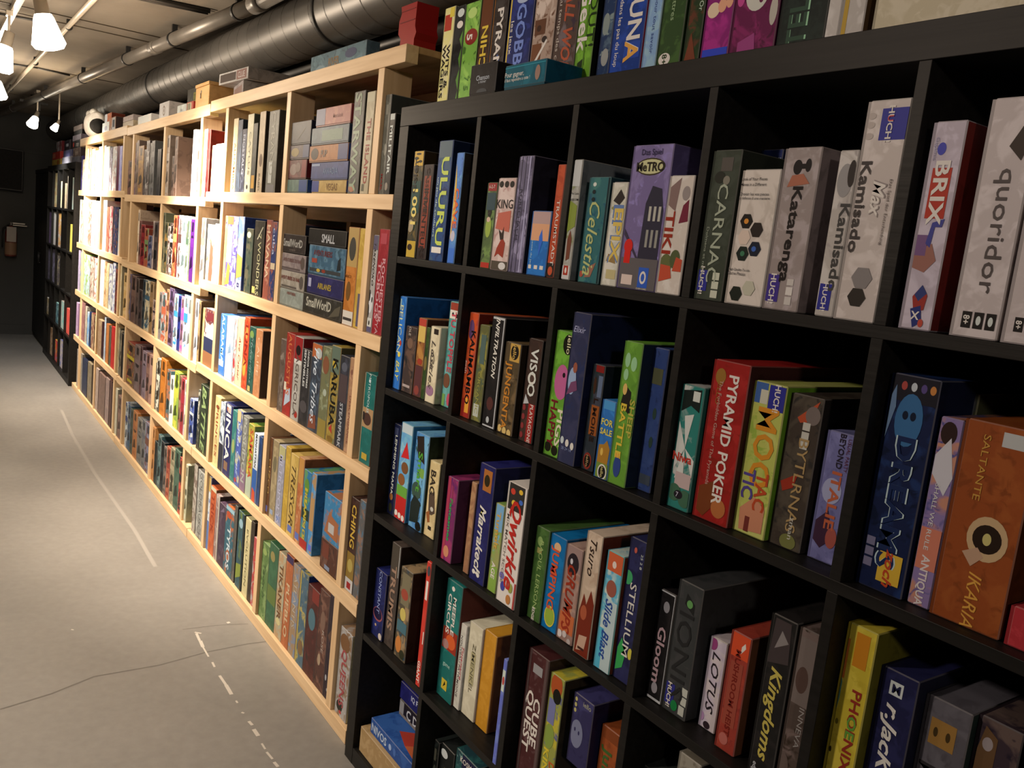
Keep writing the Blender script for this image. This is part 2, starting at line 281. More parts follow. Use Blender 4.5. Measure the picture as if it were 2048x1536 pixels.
# ---------------------------------------------------------------- lettering cache
ROWS = [
('K', 0.002, 0.0565, 0.1, 1.8437, 2.1137, 0.24, 'd8cf78/e2da90', '4a4632', [('T', 'WITS &', 0.68, 0.44, 0.3, '201c1c', 'B'), ('T', 'WAGERS', 0.3, 0.4, 0.3, '201c1c', 'B'), ('R', 0.1, 0.78, 0.75, 0.93, 'a03020'), ('R', 0.55, 0.9, 0.95, 0.99, 'c8b040')], ('pale yellow box, black lettering, standing on top of near black bookcase', 'board games on top of the near black bookcase')),
('K', 0.0584, 0.1083, 0.1, 1.8437, 2.1086, 0.24, '151515/222', '101010', [('E', 0.6, 0.93, 0.33, 0.04, 'bbb'), ('E', 0.6, 0.82, 0.3, 0.035, 'ccc'), ('E', 0.5, 0.1, 0.15, 0.02, 'aaa'), ('P', [(0.8, 0.1), (1, 0.2), (0.7, 0.3), (1, 0.4), (0.75, 0.5), (1, 0.6), (0.7, 0.68), (1, 0.76), (1, 0.1)], '4f7a2c')], ('narrow black box, white round badges, standing on top of near black bookcase', 'board games on top of the near black bookcase')),
('K', 0.1108, 0.1823, 0.1, 1.8437, 2.1069, 0.24, '6f9a3c/8ab04c/3a5a20', '2f4a1c', [('E', 0.55, 0.68, 0.42, 0.075, '7a2018'), ('T', '5', 0.45, 0.68, 0.35, 'e8e0d0', 'B'), ('T', '7 5', 0.5, 0.25, 0.3, '3f6a24', ''), ('E', 0.5, 0.9, 0.3, 0.05, 'a8c468')], ('green box, dark red burst, standing on top of near black bookcase', 'board games on top of the near black bookcase')),
('K', 0.1864, 0.2411, 0.1, 1.8437, 2.1136, 0.24, '2c1a12/4a2c1a', '1a1210', [('T', 'MACHIN', 0.5, 0.42, 0.5, 'c8a838', 'BU'), ('R', 0, 0.72, 1, 1, '5a3018')], ('dark brown box, yellow lettering, standing on top of near black bookcase', 'board games on top of the near black bookcase')),
('K', 0.2434, 0.3082, 0.1, 1.8437, 2.1068, 0.24, '2a201c/3c3430', '1a1412', [('T', 'PYRAMID', 0.55, 0.5, 0.4, 'e0dcd0', 'B'), ('P', [(0.3, 0.36), (0.85, 0.36), (0.6, 0.46)], '3a5a9a'), ('R', 0, 0.02, 0.12, 1, '8a5a2a')], ('black and brown box, white lettering, standing on top of near black bookcase', 'board games on top of the near black bookcase')),
('K', 0.3156, 0.4161, 0.1, 1.8437, 2.0945, 0.24, '1c2450/28306a', '141a3c', [('R', 0, 0, 0.1, 1, 'c8a840'), ('T', 'GOBBLET', 0.55, 0.45, 0.36, '6a7ab8', 'B'), ('T', 'les jeux', 0.2, 0.6, 0.12, 'ddd', ''), ('E', 0.55, 0.93, 0.25, 0.04, '9aa0b8')], ('navy box, yellow left stripe, standing on top of near black bookcase', 'board games on top of the near black bookcase')),
('K', 0.3281, 0.4378, 0.005, 1.8437, 1.9127, 0.09, '1a1616/221e1e', '141212', [('T', 'Chanson', 0.5, 0.55, 0.16, 'aaa', 'H'), ('T', 'a mimer', 0.5, 0.42, 0.1, '999', 'H'), ('E', 0.5, 0.1, 0.2, 0.1, '3a3a3a')], ('small black box, white handwriting, standing on top of near black bookcase', 'board games on top of the near black bookcase')),
('K', 0.4215, 0.5029, 0.1, 1.8437, 2.0801, 0.24, '9c8270/c0aa98/6a4a38', '4a3428', [('R', 0.1, 0.6, 0.6, 0.74, '5a3826'), ('R', 0.05, 0.36, 0.5, 0.52, '6a4028'), ('E', 0.6, 0.55, 0.12, 0.03, '302420'), ('P', [(0, 0.3), (0.7, 0.55), (0.75, 0.53), (0.05, 0.25)], 'd8ccc0'), ('E', 0.3, 0.66, 0.1, 0.03, '3a241a')], ('whitish brown box, picture patches, standing on top of near black bookcase', 'board games on top of the near black bookcase')),
('K', 0.4784, 0.6279, 0.002, 1.8437, 1.8947, 0.094, '0c4c58/125a66', '0a3a44', [('T', 'Pour gagner,', 0.25, 0.6, 0.2, 'c8d4d0', 'H'), ('T', 'il faut repondre a cote !', 0.33, 0.38, 0.16, 'c8d4d0', 'H'), ('E', 0.82, 0.5, 0.06, 0.3, '8a6a5a'), ('R', 0, 0.86, 1, 0.9, '2a7a86')], ('teal tin box, standing on top of near black bookcase', 'board games on top of the near black bookcase')),
('K', 0.5061, 0.5866, 0.1, 1.8437, 2.1147, 0.24, '4a3830/6a5a58/3a2c34', '2a2024', [('T', 'SMALL WORLD', 0.6, 0.5, 0.5, 'a04a30', 'BI'), ('T', 'au temps des contes', 0.2, 0.45, 0.14, 'b0a090', ''), ('R', 0, 0, 1, 0.22, '3c3c50')], ('dark brown box, red ornate lettering, standing on top of near black bookcase', 'board games on top of the near black bookcase')),
('K', 0.5895, 0.6455, 0.1, 1.8437, 2.0877, 0.24, '5c8424/6c9a2c', '101210', [('T', 'Geek', 0.35, 0.62, 0.55, 'e8e8e0', 'B'), ('T', 'OUT!', 0.8, 0.6, 0.4, '1a2a10', ''), ('P', [(0.2, 0.18), (0.6, 0.24), (0.6, 0.3), (0.2, 0.26)], '1a2a10'), ('R', 0.5, 0, 0.58, 1, '486a1c')], ('lime green box, white lettering, standing on top of near black bookcase', 'board games on top of the near black bookcase')),
('K', 0.6671, 0.704, 0.1, 1.8437, 2.0607, 0.2213, '20304c/4a5a68/8a9488', '182438', [('E', 0.4, 0.6, 0.3, 0.1, '7a8078'), ('E', 0.6, 0.3, 0.3, 0.08, '8a8880')], ('slate blue box, pale patches, standing on top of near black bookcase', 'board games on top of the near black bookcase')),
('K', 0.7052, 0.7973, 0.1, 1.8437, 2.0366, 0.1968, '1c3470/24408a', '8a1c20', [('T', 'LUNA', 0.7, 0.62, 0.42, 'e8e4dc', 'B'), ('R', 0.45, 0.28, 0.95, 0.44, '24408a'), ('T', 'A', 0.68, 0.35, 0.42, 'd89040', 'B'), ('T', 'dans les pas du loup', 0.22, 0.55, 0.12, 'd0d0e0', '')], ('royal blue box, white orange lettering, standing on top of near black bookcase', 'board games on top of the near black bookcase')),
('K', 0.8019, 0.8411, 0.1, 1.8437, 2.0967, 0.24, '7a94c8/8aa4d8', '5a7098', [('T', 'questions pour tout savoir', 0.6, 0.55, 0.22, '3a4a78', '')], ('narrow light blue box, standing on top of near black bookcase', 'board games on top of the near black bookcase')),
('K', 0.8434, 0.9045, 0.1, 1.8437, 2.0697, 0.2305, '2c4020/3c5428', '1c2a14', [('E', 0.35, 0.18, 0.25, 0.05, 'd0d4c8'), ('T', '8+', 0.35, 0.18, 0.2, '203010', 'B'), ('T', 'jeu de lettres', 0.5, 0.7, 0.18, '8a9a70', '')], ('dark green box, white badge, standing on top of near black bookcase', 'board games on top of the near black bookcase')),
('K', 0.9114, 0.9513, 0.1, 1.8437, 2.0427, 0.203, '22301a/5a3020/2c3a1e', '141c10', [('R', 0, 0.02, 0.9, 0.12, '8a9ab0'), ('P', [(0, 0.15), (0.9, 0.12), (0.4, 0.4)], '6a3420'), ('T', 'Or', 0.8, 0.62, 0.25, 'b0b8a0', '')], ('green and russet box, standing on top of near black bookcase', 'board games on top of the near black bookcase')),
('K', 0.9554, 1.0195, 0.1, 1.8437, 2.1057, 0.24, '7a1c5c/9a2870', '5a1444', [('R', 0, 0, 1, 0.17, '2c3ca0'), ('E', 0.3, 0.42, 0.22, 0.05, 'd8b090'), ('E', 0.6, 0.44, 0.15, 0.045, 'e09070'), ('E', 0.85, 0.46, 0.12, 0.045, 'e09070'), ('P', [(0.1, 0.6), (0.9, 0.62), (0.8, 0.8), (0.5, 0.72), (0.2, 0.82)], 'd87828')], ('magenta box, blue bottom band, standing on top of near black bookcase', 'board games on top of the near black bookcase')),
('K', 1.0213, 1.1175, 0.1, 1.8437, 2.0787, 0.2397, '5c143c/7a2050/48102e', '3c0c28', [('E', 0.5, 0.52, 0.25, 0.12, 'b8b0a0'), ('E', 0.42, 0.55, 0.05, 0.03, '5a1438'), ('E', 0.6, 0.48, 0.05, 0.03, '5a1438'), ('E', 0.9, 0.38, 0.08, 0.1, 'a89c8c'), ('E', 0.15, 0.5, 0.08, 0.05, 'b04078'), ('P', [(0.2, 0.1), (0.6, 0.12), (0.55, 0.25), (0.2, 0.2)], '8a3868')], ('purple box, pale cartoon faces, standing on top of near black bookcase', 'board games on top of the near black bookcase')),
('K', 1.1222, 1.2122, 0.1, 1.8437, 2.0517, 0.2122, '141c18/1c2620', '101410', [('T', 'TELESTR', 0.42, 0.55, 0.5, '8ab088', 'BU'), ('T', 'TELESTR', 0.4, 0.55, 0.44, '2c4030', 'BU')], ('black green box, outlined letters, standing on top of near black bookcase', 'board games on top of the near black bookcase')),
('K', 1.2134, 1.2368, 0.1, 1.8437, 2.1147, 0.24, 'b0a498/c0b4a8', '8a8078', [], ('narrow off-white box, standing on top of near black bookcase', 'board games on top of the near black bookcase')),
('K', 1.2374, 1.279, 0.1, 1.8437, 2.0877, 0.24, 'a89c90/b8aca0', '3a2818', [('R', 0, 0, 0.3, 1, 'a88430')], ('off-white box, mustard stripe, standing on top of near black bookcase', 'board games on top of the near black bookcase')),
('K', 1.2941, 1.5549, 0.1, 1.8437, 2.0607, 0.26, 'b0a082/bcac90', '8a7a60', [], ('large cream carton, standing on top of near black bookcase', 'board games on top of the near black bookcase')),
('K', 0.0878, 0.1403, 0.004, 1.4596, 1.7295, 0.2753, '3a3424/6a5428/1c2a24', '2a2010', [('R', 0, 0.86, 1, 1, 'b08a30'), ('E', 0.3, 0.93, 0.2, 0.015, '1a1408'), ('E', 0.7, 0.9, 0.2, 0.012, '1a1408'), ('E', 0.5, 0.97, 0.25, 0.01, '1a1408'), ('T', 'Golem', 0.3, 0.77, 0.4, '111', 'BU'), ('R', 0.05, 0.42, 0.95, 0.72, '1c3a34'), ('T', '1001', 0.5, 0.48, 0.5, 'c8b060', 'B'), ('R', 0, 0, 1, 0.16, 'a88830'), ('E', 0.4, 0.1, 0.25, 0.03, '2a1c14'), ('E', 0.3, 0.3, 0.3, 0.06, '8a7a60')], ('leopard patterned box, top row, first cube from left', 'board games in first cube, top row, black bookcase')),
('K', 0.1458, 0.1962, 0.004, 1.4596, 1.6947, 0.2397, '241c1c/30201c', '1c1614', [('R', 0.2, 0.12, 0.85, 0.88, '7a3424'), ('T', 'CASSE-TETE', 0.5, 0.72, 0.3, '2a1a14', 'B'), ('T', 'INVENTEURS', 0.52, 0.38, 0.42, '241614', 'B')], ('dark brown box, red lettering, top row, first cube from left', 'board games in first cube, top row, black bookcase')),
('K', 0.2144, 0.2811, 0.004, 1.4596, 1.7493, 0.361, '24406a/344c60/1c2c50', '141c2c', [('R', 0, 0.86, 1, 1, '4c5a60'), ('T', 'ULURU', 0.6, 0.5, 0.5, 'b0b850', 'B'), ('T', 'un jeu de couleurs', 0.2, 0.45, 0.14, 'a0b0c0', ''), ('R', 0.15, 0.07, 0.85, 0.12, 'c8ccd0')], ('tall blue box, yellow lettering, top row, first cube from left', 'board games in first cube, top row, black bookcase')),
('K', 0.3036, 0.3373, 0.004, 1.4596, 1.7186, 0.2642, '4a74b0/5c8ac8/3a5a98', '2c2824', [('P', [(0, 0.2), (0.6, 0.5), (0.3, 0.8), (0, 0.9)], 'c8a040'), ('T', 'CAVE', 0.55, 0.5, 0.55, 'c85a30', 'B'), ('R', 0, 0, 1, 0.14, '3c66b0'), ('E', 0.5, 0.25, 0.3, 0.05, 'b0a8d0')], ('light blue yellow box, top row, first cube from left', 'board games in first cube, top row, black bookcase')),
('K', 0.4522, 0.4931, 0.004, 1.4596, 1.6492, 0.1933, '4a5a34/6a8044/2c3428', '1a1c14', [('R', 0, 0.9, 1, 1, '8a2828'), ('T', '6-2-7', 0.5, 0.95, 0.04, 'ddd', 'H'), ('E', 0.5, 0.48, 0.28, 0.12, '8a9a40'), ('E', 0.5, 0.66, 0.2, 0.06, '1c1c18'), ('E', 0.45, 0.57, 0.18, 0.03, 'c0a088'), ('R', 0, 0.68, 1, 0.88, '2c4044'), ('R', 0, 0, 1, 0.07, 'a02c20')], ('narrow green box, red top, top row, second cube from left', 'board games in second cube, top row, black bookcase')),
('K', 0.4954, 0.5637, 0.004, 1.4596, 1.6585, 0.2029, 'b89c90/c8b0a4/a88078', '3a2420', [('E', 0.2, 0.93, 0.12, 0.035, '1c1814'), ('E', 0.5, 0.93, 0.12, 0.035, '1c1814'), ('E', 0.8, 0.93, 0.12, 0.035, '1c1814'), ('T', 'KING', 0.5, 0.72, 0.1, '1c1818', 'H'), ('P', [(0.1, 0.45), (0.9, 0.42), (0.9, 0.65), (0.2, 0.62)], 'b05a48'), ('P', [(0.2, 0.14), (0.4, 0.18), (0.7, 0.14), (0.75, 0.3), (0.55, 0.36), (0.3, 0.24)], '8a3020'), ('P', [(0.45, 0.33), (0.3, 0.45), (0.5, 0.4), (0.6, 0.48), (0.62, 0.34)], '2c201c'), ('R', 0, 0, 1, 0.1, '4a4034'), ('E', 0.7, 0.05, 0.2, 0.04, 'c0b8b0')], ('white box, red deer drawing, top row, second cube from left', 'board games in second cube, top row, black bookcase')),
('K', 0.5666, 0.6203, 0.004, 1.4596, 1.7031, 0.2483, '5c5468/847a90/4a4254', '1c1a20', [('R', 0.22, 0, 0.26, 1, '2c2834'), ('R', 0.5, 0, 0.53, 1, '2c2834'), ('R', 0.75, 0, 0.82, 1, 'a098b0'), ('T', 'RORSCHACH', 0.37, 0.5, 0.16, '2c2834', '')], ('tall metallic purple boxes, top row, second cube from left', 'board games in second cube, top row, black bookcase')),
('K', 0.6353, 0.7018, 0.004, 1.4596, 1.5913, 0.18, '1c5c9c/2468a8', '18304c', [('R', 0, 0.8, 1, 1, 'a88880'), ('R', 0, 0.54, 1, 0.8, 'c8906a'), ('P', [(0.55, 0.3), (0.7, 0.55), (0.62, 0.72), (0.5, 0.6)], '2c5cb0'), ('T', 'texte du jeu', 0.2, 0.35, 0.08, 'a0b8d0', ''), ('R', 0.1, 0.1, 0.25, 0.16, 'd0d8e0'), ('R', 0.4, 0.1, 0.58, 0.16, 'd0d8e0'), ('R', 0.7, 0.1, 0.88, 0.16, 'd0d8e0')], ('small blue box, orange top, top row, second cube from left', 'board games in second cube, top row, black bookcase')),
('K', 0.7053, 0.7307, 0.004, 1.4596, 1.6827, 0.2276, 'a03c20/b04828', '5a2414', [('R', 0, 0, 1, 0.13, '201a18'), ('E', 0.5, 0.06, 0.3, 0.04, 'b04828'), ('T', 'TRAUMSTADT', 0.6, 0.4, 0.4, 'e0c8b0', '')], ('narrow orange red box, top row, second cube from left', 'board games in second cube, top row, black bookcase')),
('K', 0.7564, 0.7823, 0.004, 1.4596, 1.691, 0.236, '9a9488/7a7c50/b0aca0', '5c5c5a', [('R', 0, 0.78, 1, 1, 'b4b0a8'), ('T', 'The Castle', 0.5, 0.72, 0.03, '2c2c2c', 'H'), ('T', 'of BOOM', 0.5, 0.67, 0.03, '2c2c2c', 'H'), ('P', [(0, 0.4), (1, 0.45), (1, 0.62), (0, 0.66)], '7a8434'), ('P', [(0.3, 0.16), (0.7, 0.18), (0.75, 0.34), (0.5, 0.42), (0.25, 0.34)], '6a3a28'), ('R', 0, 0, 1, 0.12, 'b8b0a8'), ('R', 0.2, 0.04, 0.75, 0.12, '9a3020'), ('E', 0.47, 0.08, 0.12, 0.025, 'd0c8c0')], ('white green box, small figure, top row, third cube from left', 'board games in third cube, top row, black bookcase')),
('K', 0.8082, 0.8695, 0.004, 1.4596, 1.6573, 0.2016, '2c5c5c/3c6c64/1c4c5c', '16282c', [('T', 'Celestia', 0.45, 0.42, 0.5, 'a8a868', 'I'), ('E', 0.3, 0.93, 0.08, 0.02, 'c0c8c8'), ('E', 0.3, 0.86, 0.08, 0.02, '101c20'), ('E', 0.3, 0.79, 0.08, 0.02, '101c20'), ('P', [(0.3, 0.05), (0.5, 0.16), (0.8, 0.2), (0.6, 0.06)], '8a5c48'), ('E', 0.15, 0.08, 0.1, 0.03, '9a4838'), ('R', 0.92, 0, 1, 1, '102428')], ('teal green box, gold script, top row, third cube from left', 'board games in third cube, top row, black bookcase')),
('K', 0.8762, 0.9196, 0.004, 1.4596, 1.6477, 0.1918, 'b8b09c/c8c0ac', '3c3830', [('T', 'EPIX', 0.6, 0.5, 0.6, '5a7098', 'B'), ('T', 'EPIX', 0.66, 0.49, 0.55, 'c8a850', 'B'), ('P', [(0.2, 0.82), (0.6, 0.93), (0.9, 0.85), (0.6, 0.78)], '2c2420'), ('E', 0.35, 0.75, 0.2, 0.02, '8a8040'), ('P', [(0.2, 0.24), (0.8, 0.22), (0.7, 0.3), (0.3, 0.31)], '8a6c40'), ('R', 0.3, 0.07, 0.9, 0.16, 'b0a070')], ('off-white box, patchwork letters, top row, third cube from left', 'board games in third cube, top row, black bookcase')),
('K', 0.9214, 1.0219, 0.004, 1.4596, 1.7109, 0.2563, '6c5c80/7c6c90/8474a0', '4a4060', [('E', 0.5, 0.85, 0.36, 0.06, '3a3020'), ('E', 0.5, 0.85, 0.34, 0.05, 'b8b080'), ('T', 'MeTRO', 0.5, 0.85, 0.06, '201810', 'HB'), ('T', 'Das Spiel', 0.5, 0.95, 0.04, '2c2440', 'H'), ('P', [(0.45, 0.1), (0.95, 0.1), (0.95, 0.55), (0.85, 0.7), (0.62, 0.72), (0.5, 0.6)], '2c2834'), ('R', 0.6, 0.48, 0.66, 0.58, 'a8a090'), ('R', 0.72, 0.48, 0.78, 0.58, 'a8a090'), ('R', 0.84, 0.48, 0.9, 0.58, 'a8a090'), ('R', 0.6, 0.3, 0.66, 0.42, '8a8478'), ('R', 0.72, 0.3, 0.78, 0.42, '8a8478'), ('R', 0.84, 0.3, 0.9, 0.42, '8a8478'), ('P', [(0, 0.42), (0.5, 0.2), (0.5, 0.18), (0, 0.38)], '3a3040'), ('R', 0, 0, 1, 0.22, '5a5250'), ('E', 0.2, 0.3, 0.11, 0.05, 'c02018'), ('R', 0.12, 0.18, 0.28, 0.26, 'c02018'), ('R', 0.12, 0.03, 0.4, 0.1, 'c8b0a0'), ('R', 0.55, 0.02, 0.8, 0.16, '2c50a0'), ('E', 0.67, 0.09, 0.08, 0.045, 'd8d8d8'), ('E', 0.67, 0.09, 0.045, 0.028, '2c50a0'), ('T', 'QUEEN GAMES', 0.67, 0.012, 0.011, 'ddd', 'H')], ('purple box, steep townhouse drawing, top row, third cube from left', 'board games in third cube, top row, black bookcase')),
('K', 1.0222, 1.0796, 0.004, 1.4596, 1.6579, 0.2023, 'c0b0a0/d0c0b0', '5a4c44', [('P', [(0.1, 0.9), (0.5, 0.98), (0.4, 0.7), (0.1, 0.75)], '7a6058'), ('E', 0.75, 0.85, 0.15, 0.06, '8a7c74'), ('P', [(0.6, 0.6), (0.95, 0.62), (0.9, 0.8), (0.7, 0.75)], '6a2030'), ('T', 'TIKI', 0.25, 0.52, 0.35, '8a2818', 'B'), ('E', 0.3, 0.25, 0.25, 0.09, '5a5c34'), ('E', 0.65, 0.3, 0.2, 0.08, '4a5030'), ('P', [(0.1, 0.1), (0.6, 0.14), (0.5, 0.24), (0.1, 0.25)], 'b0452c'), ('P', [(0.6, 0.2), (0.95, 0.2), (0.95, 0.3), (0.7, 0.32)], 'b0452c')], ('white box, creatures and red vine, top row, third cube from left', 'board games in third cube, top row, black bookcase')),
('K', 1.109, 1.1538, 0.12, 1.678, 1.7154, 0.18, '1c2444/242c5c', '101428', [('T', 'HUCH!', 0.5, 0.5, 0.3, '9aa0c0', 'H')], ('navy box behind white hexagon box, top row, fourth cube from left', 'board games in fourth cube, top row, black bookcase')),
('K', 1.1132, 1.1718, 0.004, 1.4596, 1.6959, 0.112, '34382c/3c4034', '1c1e18', [('T', 'CARNAC', 0.55, 0.45, 0.36, '9a9c84', ''), ('T', 'Dolmens et menhirs', 0.2, 0.3, 0.09, '8a8c78', ''), ('R', 0.35, 0.86, 0.75, 0.95, '504840'), ('E', 0.35, 0.82, 0.18, 0.04, '282820'), ('E', 0.6, 0.8, 0.12, 0.03, '787060'), ('R', 0.05, 0.06, 0.42, 0.2, '2c2c78'), ('T', 'HUCH!', 0.22, 0.13, 0.14, 'e0e0e0', 'B'), ('R', 0.6, 0.14, 0.84, 0.19, 'b8b49c'), ('R', 0.6, 0.08, 0.84, 0.13, 'b8b49c'), ('R', 0.6, 0.02, 0.84, 0.07, 'b8b49c')], ('dark olive grey box, top row, fourth cube from left', 'board games in fourth cube, top row, black bookcase')),
('K', 1.1784, 1.2514, 0.004, 1.4596, 1.6648, 0.2093, 'b8a898/c8b8a8', '8a7c70', [('T', 'Look of Your Pieces', 0.35, 0.93, 0.04, '2c2828', 'H'), ('T', 'Moves in a Different', 0.35, 0.89, 0.04, '2c2828', 'H'), ('T', 'Choisir les vos pieces', 0.4, 0.82, 0.04, '3c3838', 'H'), ('T', 'la defense d une maniere', 0.42, 0.79, 0.04, '3c3838', 'H'), ('X', 0.3, 0.62, 0.17, '1c1814'), ('X', 0.6, 0.56, 0.17, '28201c'), ('X', 0.3, 0.5, 0.17, 'c8b09c'), ('X', 0.62, 0.42, 0.17, '181c28'), ('X', 0.32, 0.38, 0.17, '18201a'), ('E', 0.3, 0.62, 0.06, 0.02, 'c88030'), ('E', 0.6, 0.42, 0.06, 0.02, '3a5a9a'), ('E', 0.32, 0.38, 0.06, 0.02, '3a6a4a'), ('T', 'High Quality Tactile', 0.3, 0.26, 0.04, '3c3838', 'H'), ('T', 'Game Pieces', 0.25, 0.23, 0.04, '3c3838', 'H'), ('X', 0.62, 0.13, 0.17, 'b0a890'), ('X', 0.3, 0.08, 0.17, '1c2018')], ('white box, black hexagon tiles, top row, fourth cube from left', 'board games in fourth cube, top row, black bookcase')),
('K', 1.2528, 1.3164, 0.004, 1.4596, 1.6946, 0.2397, '8c7c74/a0908a', '5c504c', [('E', 0.42, 0.88, 0.12, 0.045, '141010'), ('E', 0.7, 0.89, 0.08, 0.04, '141010'), ('R', 0.42, 0.87, 0.75, 0.9, '141010'), ('P', [(0.2, 0.76), (0.8, 0.78), (0.6, 0.84), (0.3, 0.83)], '9a5c44'), ('T', 'Katarenga', 0.52, 0.47, 0.26, '1a1412', 'B'), ('R', 0.05, 0.05, 0.42, 0.22, '3c2c74'), ('T', 'HUCH!', 0.24, 0.13, 0.15, 'ddd', 'B'), ('R', 0.62, 0.16, 0.8, 0.2, 'b8aca0'), ('R', 0.62, 0.1, 0.8, 0.15, 'c8bcb0'), ('R', 0.62, 0.04, 0.8, 0.09, 'b8aca0')], ('grey pink box, black pawn, top row, fourth cube from left', 'board games in fourth cube, top row, black bookcase')),
('K', 1.3458, 1.3757, 0.004, 1.4596, 1.688, 0.2329, 'a89c90/bcb0a4/988c84', '6a605a', [('E', 0.5, 0.82, 0.4, 0.1, '8a827c'), ('E', 0.8, 0.86, 0.2, 0.08, '2c2420'), ('T', 'Kamisado', 0.75, 0.42, 0.5, '3c3834', 'B'), ('R', 0.1, 0.04, 0.75, 0.2, '2c2c78'), ('T', 'HUCH!', 0.42, 0.12, 0.25, 'ddd', 'B')], ('white grey box, grey boulder, top row, fourth cube from left', 'board games in fourth cube, top row, black bookcase')),
('K', 1.3767, 1.4395, 0.004, 1.4596, 1.7511, 0.361, 'b4a498/c4b4a8', '7a6e66', [('R', 0.38, 0.82, 0.98, 0.96, '2c2c78'), ('T', 'HUCH!', 0.6, 0.89, 0.13, 'e0e0e0', 'B'), ('T', 'U', 0.6, 0.915, 0.13, 'b04040', 'B'), ('E', 0.15, 0.93, 0.1, 0.015, 'a8988c'), ('E', 0.15, 0.89, 0.1, 0.015, 'a8988c'), ('E', 0.15, 0.84, 0.1, 0.015, 'a8988c'), ('T', 'Kamisado', 0.22, 0.52, 0.24, '3c3430', 'B'), ('T', 'Max', 0.62, 0.56, 0.3, '8a7c74', 'BI'), ('T', 'Max', 0.6, 0.56, 0.28, 'e0d4c8', 'BI'), ('T', 'Das Spiel der Entscheidung', 0.85, 0.5, 0.06, '5c504a', ''), ('X', 0.55, 0.2, 0.25, '7a706a'), ('X', 0.5, 0.11, 0.22, '2c2620')], ('tallest white box, blue square logo, top row, fourth cube from left', 'board games in fourth cube, top row, black bookcase')),
('K', 1.4742, 1.5173, 0.004, 1.4596, 1.7184, 0.264, 'a8989c/b8a8ac', '4a1410', [('E', 0.38, 0.87, 0.13, 0.03, '3c3c90'), ('T', 'Gigamic', 0.22, 0.87, 0.1, '8a8090', ''), ('R', 0.22, 0.54, 0.8, 0.78, 'a02c1c'), ('T', 'BRIX', 0.52, 0.66, 0.42, 'e0d0c8', 'B'), ('P', [(0.1, 0.38), (0.6, 0.42), (0.8, 0.34), (0.5, 0.28), (0.1, 0.3)], '8a5a4c'), ('R', 0.1, 0.36, 0.45, 0.46, '6a4a6c'), ('P', [(0.4, 0.42), (0.5, 0.52), (0.85, 0.54), (0.8, 0.5), (0.6, 0.5), (0.55, 0.4)], '3a3a78'), ('P', [(0.3, 0.16), (0.55, 0.22), (0.75, 0.17), (0.7, 0.1), (0.4, 0.09)], '8a2c24'), ('P', [(0.35, 0.17), (0.55, 0.22), (0.72, 0.18), (0.5, 0.14)], '2c3460'), ('P', [(0.3, 0.1), (0.6, 0.12), (0.7, 0.04), (0.45, 0.01)], '242c60'), ('T', 'X', 0.48, 0.07, 0.04, 'ddd', 'HB'), ('E', 0.68, 0.035, 0.08, 0.02, 'a84030')], ('white box, red logo and cubes, top row, fifth cube from left', 'board games in fifth cube, top row, black bookcase')),
('K', 1.5417, 1.5992, 0.004, 1.4596, 1.741, 0.361, 'b0a098/c0b0a8', '6a5c54', [('R', 0, 0, 0.05, 1, '8a1c10'), ('P', [(0.52, 0.8), (0.78, 0.9), (1, 0.84), (0.8, 0.74)], '2c2018'), ('T', 'quoridor', 0.62, 0.45, 0.34, '4a403c', ''), ('R', 0.22, 0.04, 0.42, 0.11, '1a1614'), ('T', '8+', 0.32, 0.075, 0.13, 'ccc', 'B'), ('R', 0.47, 0.04, 0.67, 0.11, '1a1614'), ('R', 0.72, 0.04, 0.92, 0.11, '1a1614'), ('E', 0.57, 0.075, 0.05, 0.02, 'bbb'), ('E', 0.82, 0.075, 0.05, 0.02, 'bbb')], ('white box, thin square lettering, top row, fifth cube from left', 'board games in fifth cube, top row, black bookcase')),
('K', 1.6031, 1.6534, 0.004, 1.4596, 1.7398, 0.361, 'b0a098/bcaca4', '6a5c54', [('R', 0, 0, 0.06, 1, '8a8040'), ('R', 0.25, 0.05, 0.45, 0.11, '1a1614'), ('T', '8+', 0.35, 0.08, 0.13, 'ccc', 'B'), ('R', 0.5, 0.05, 0.7, 0.11, '1a1614')], ('white box at the shelf right end, top row, fifth cube from left', 'board games in fifth cube, top row, black bookcase')),
('K', 0.0511, 0.0893, 0.02, 1.107, 1.3568, 0.2548, '2c64a8/3a74b4/24589a', '123a66', [('T', 'PELICAN', 0.42, 0.65, 0.5, 'b8b890', ''), ('T', 'BAY', 0.55, 0.2, 0.5, 'd0c050', 'I'), ('R', 0.1, 0.85, 0.3, 0.97, 'a0b8d0'), ('E', 0.65, 0.5, 0.15, 0.03, 'a03828'), ('E', 0.6, 0.38, 0.2, 0.03, 'c8b040')], ('tall blue box, yellow lettering, second row, first cube from left', 'board games in first cube, second row, black bookcase')),
('K', 0.0905, 0.1515, 0.0249, 1.107, 1.2824, 0.18, '3c302c/5a4438/2a2624', '241c18', [('E', 0.5, 0.75, 0.25, 0.08, '6a5040'), ('R', 0.15, 0.08, 0.8, 0.12, '9a8880'), ('T', 'OLE', 0.4, 0.93, 0.3, 'b0a090', '')], ('narrow brown box, second row, first cube from left', 'board games in first cube, second row, black bookcase')),
('K', 0.1516, 0.1948, 0.0275, 1.107, 1.3117, 0.2088, '7a4a28/a07038/4a2824', '3a2018', [('R', 0, 0.9, 1, 1, 'a03a2c'), ('R', 0, 0.7, 1, 0.9, 'b89850'), ('R', 0, 0, 1, 0.4, '4c2c2c'), ('E', 0.5, 0.08, 0.3, 0.06, '7a3830'), ('E', 0.6, 0.45, 0.3, 0.04, '8a3424')], ('orange and brown box, red top, second row, first cube from left', 'board games in first cube, second row, black bookcase')),
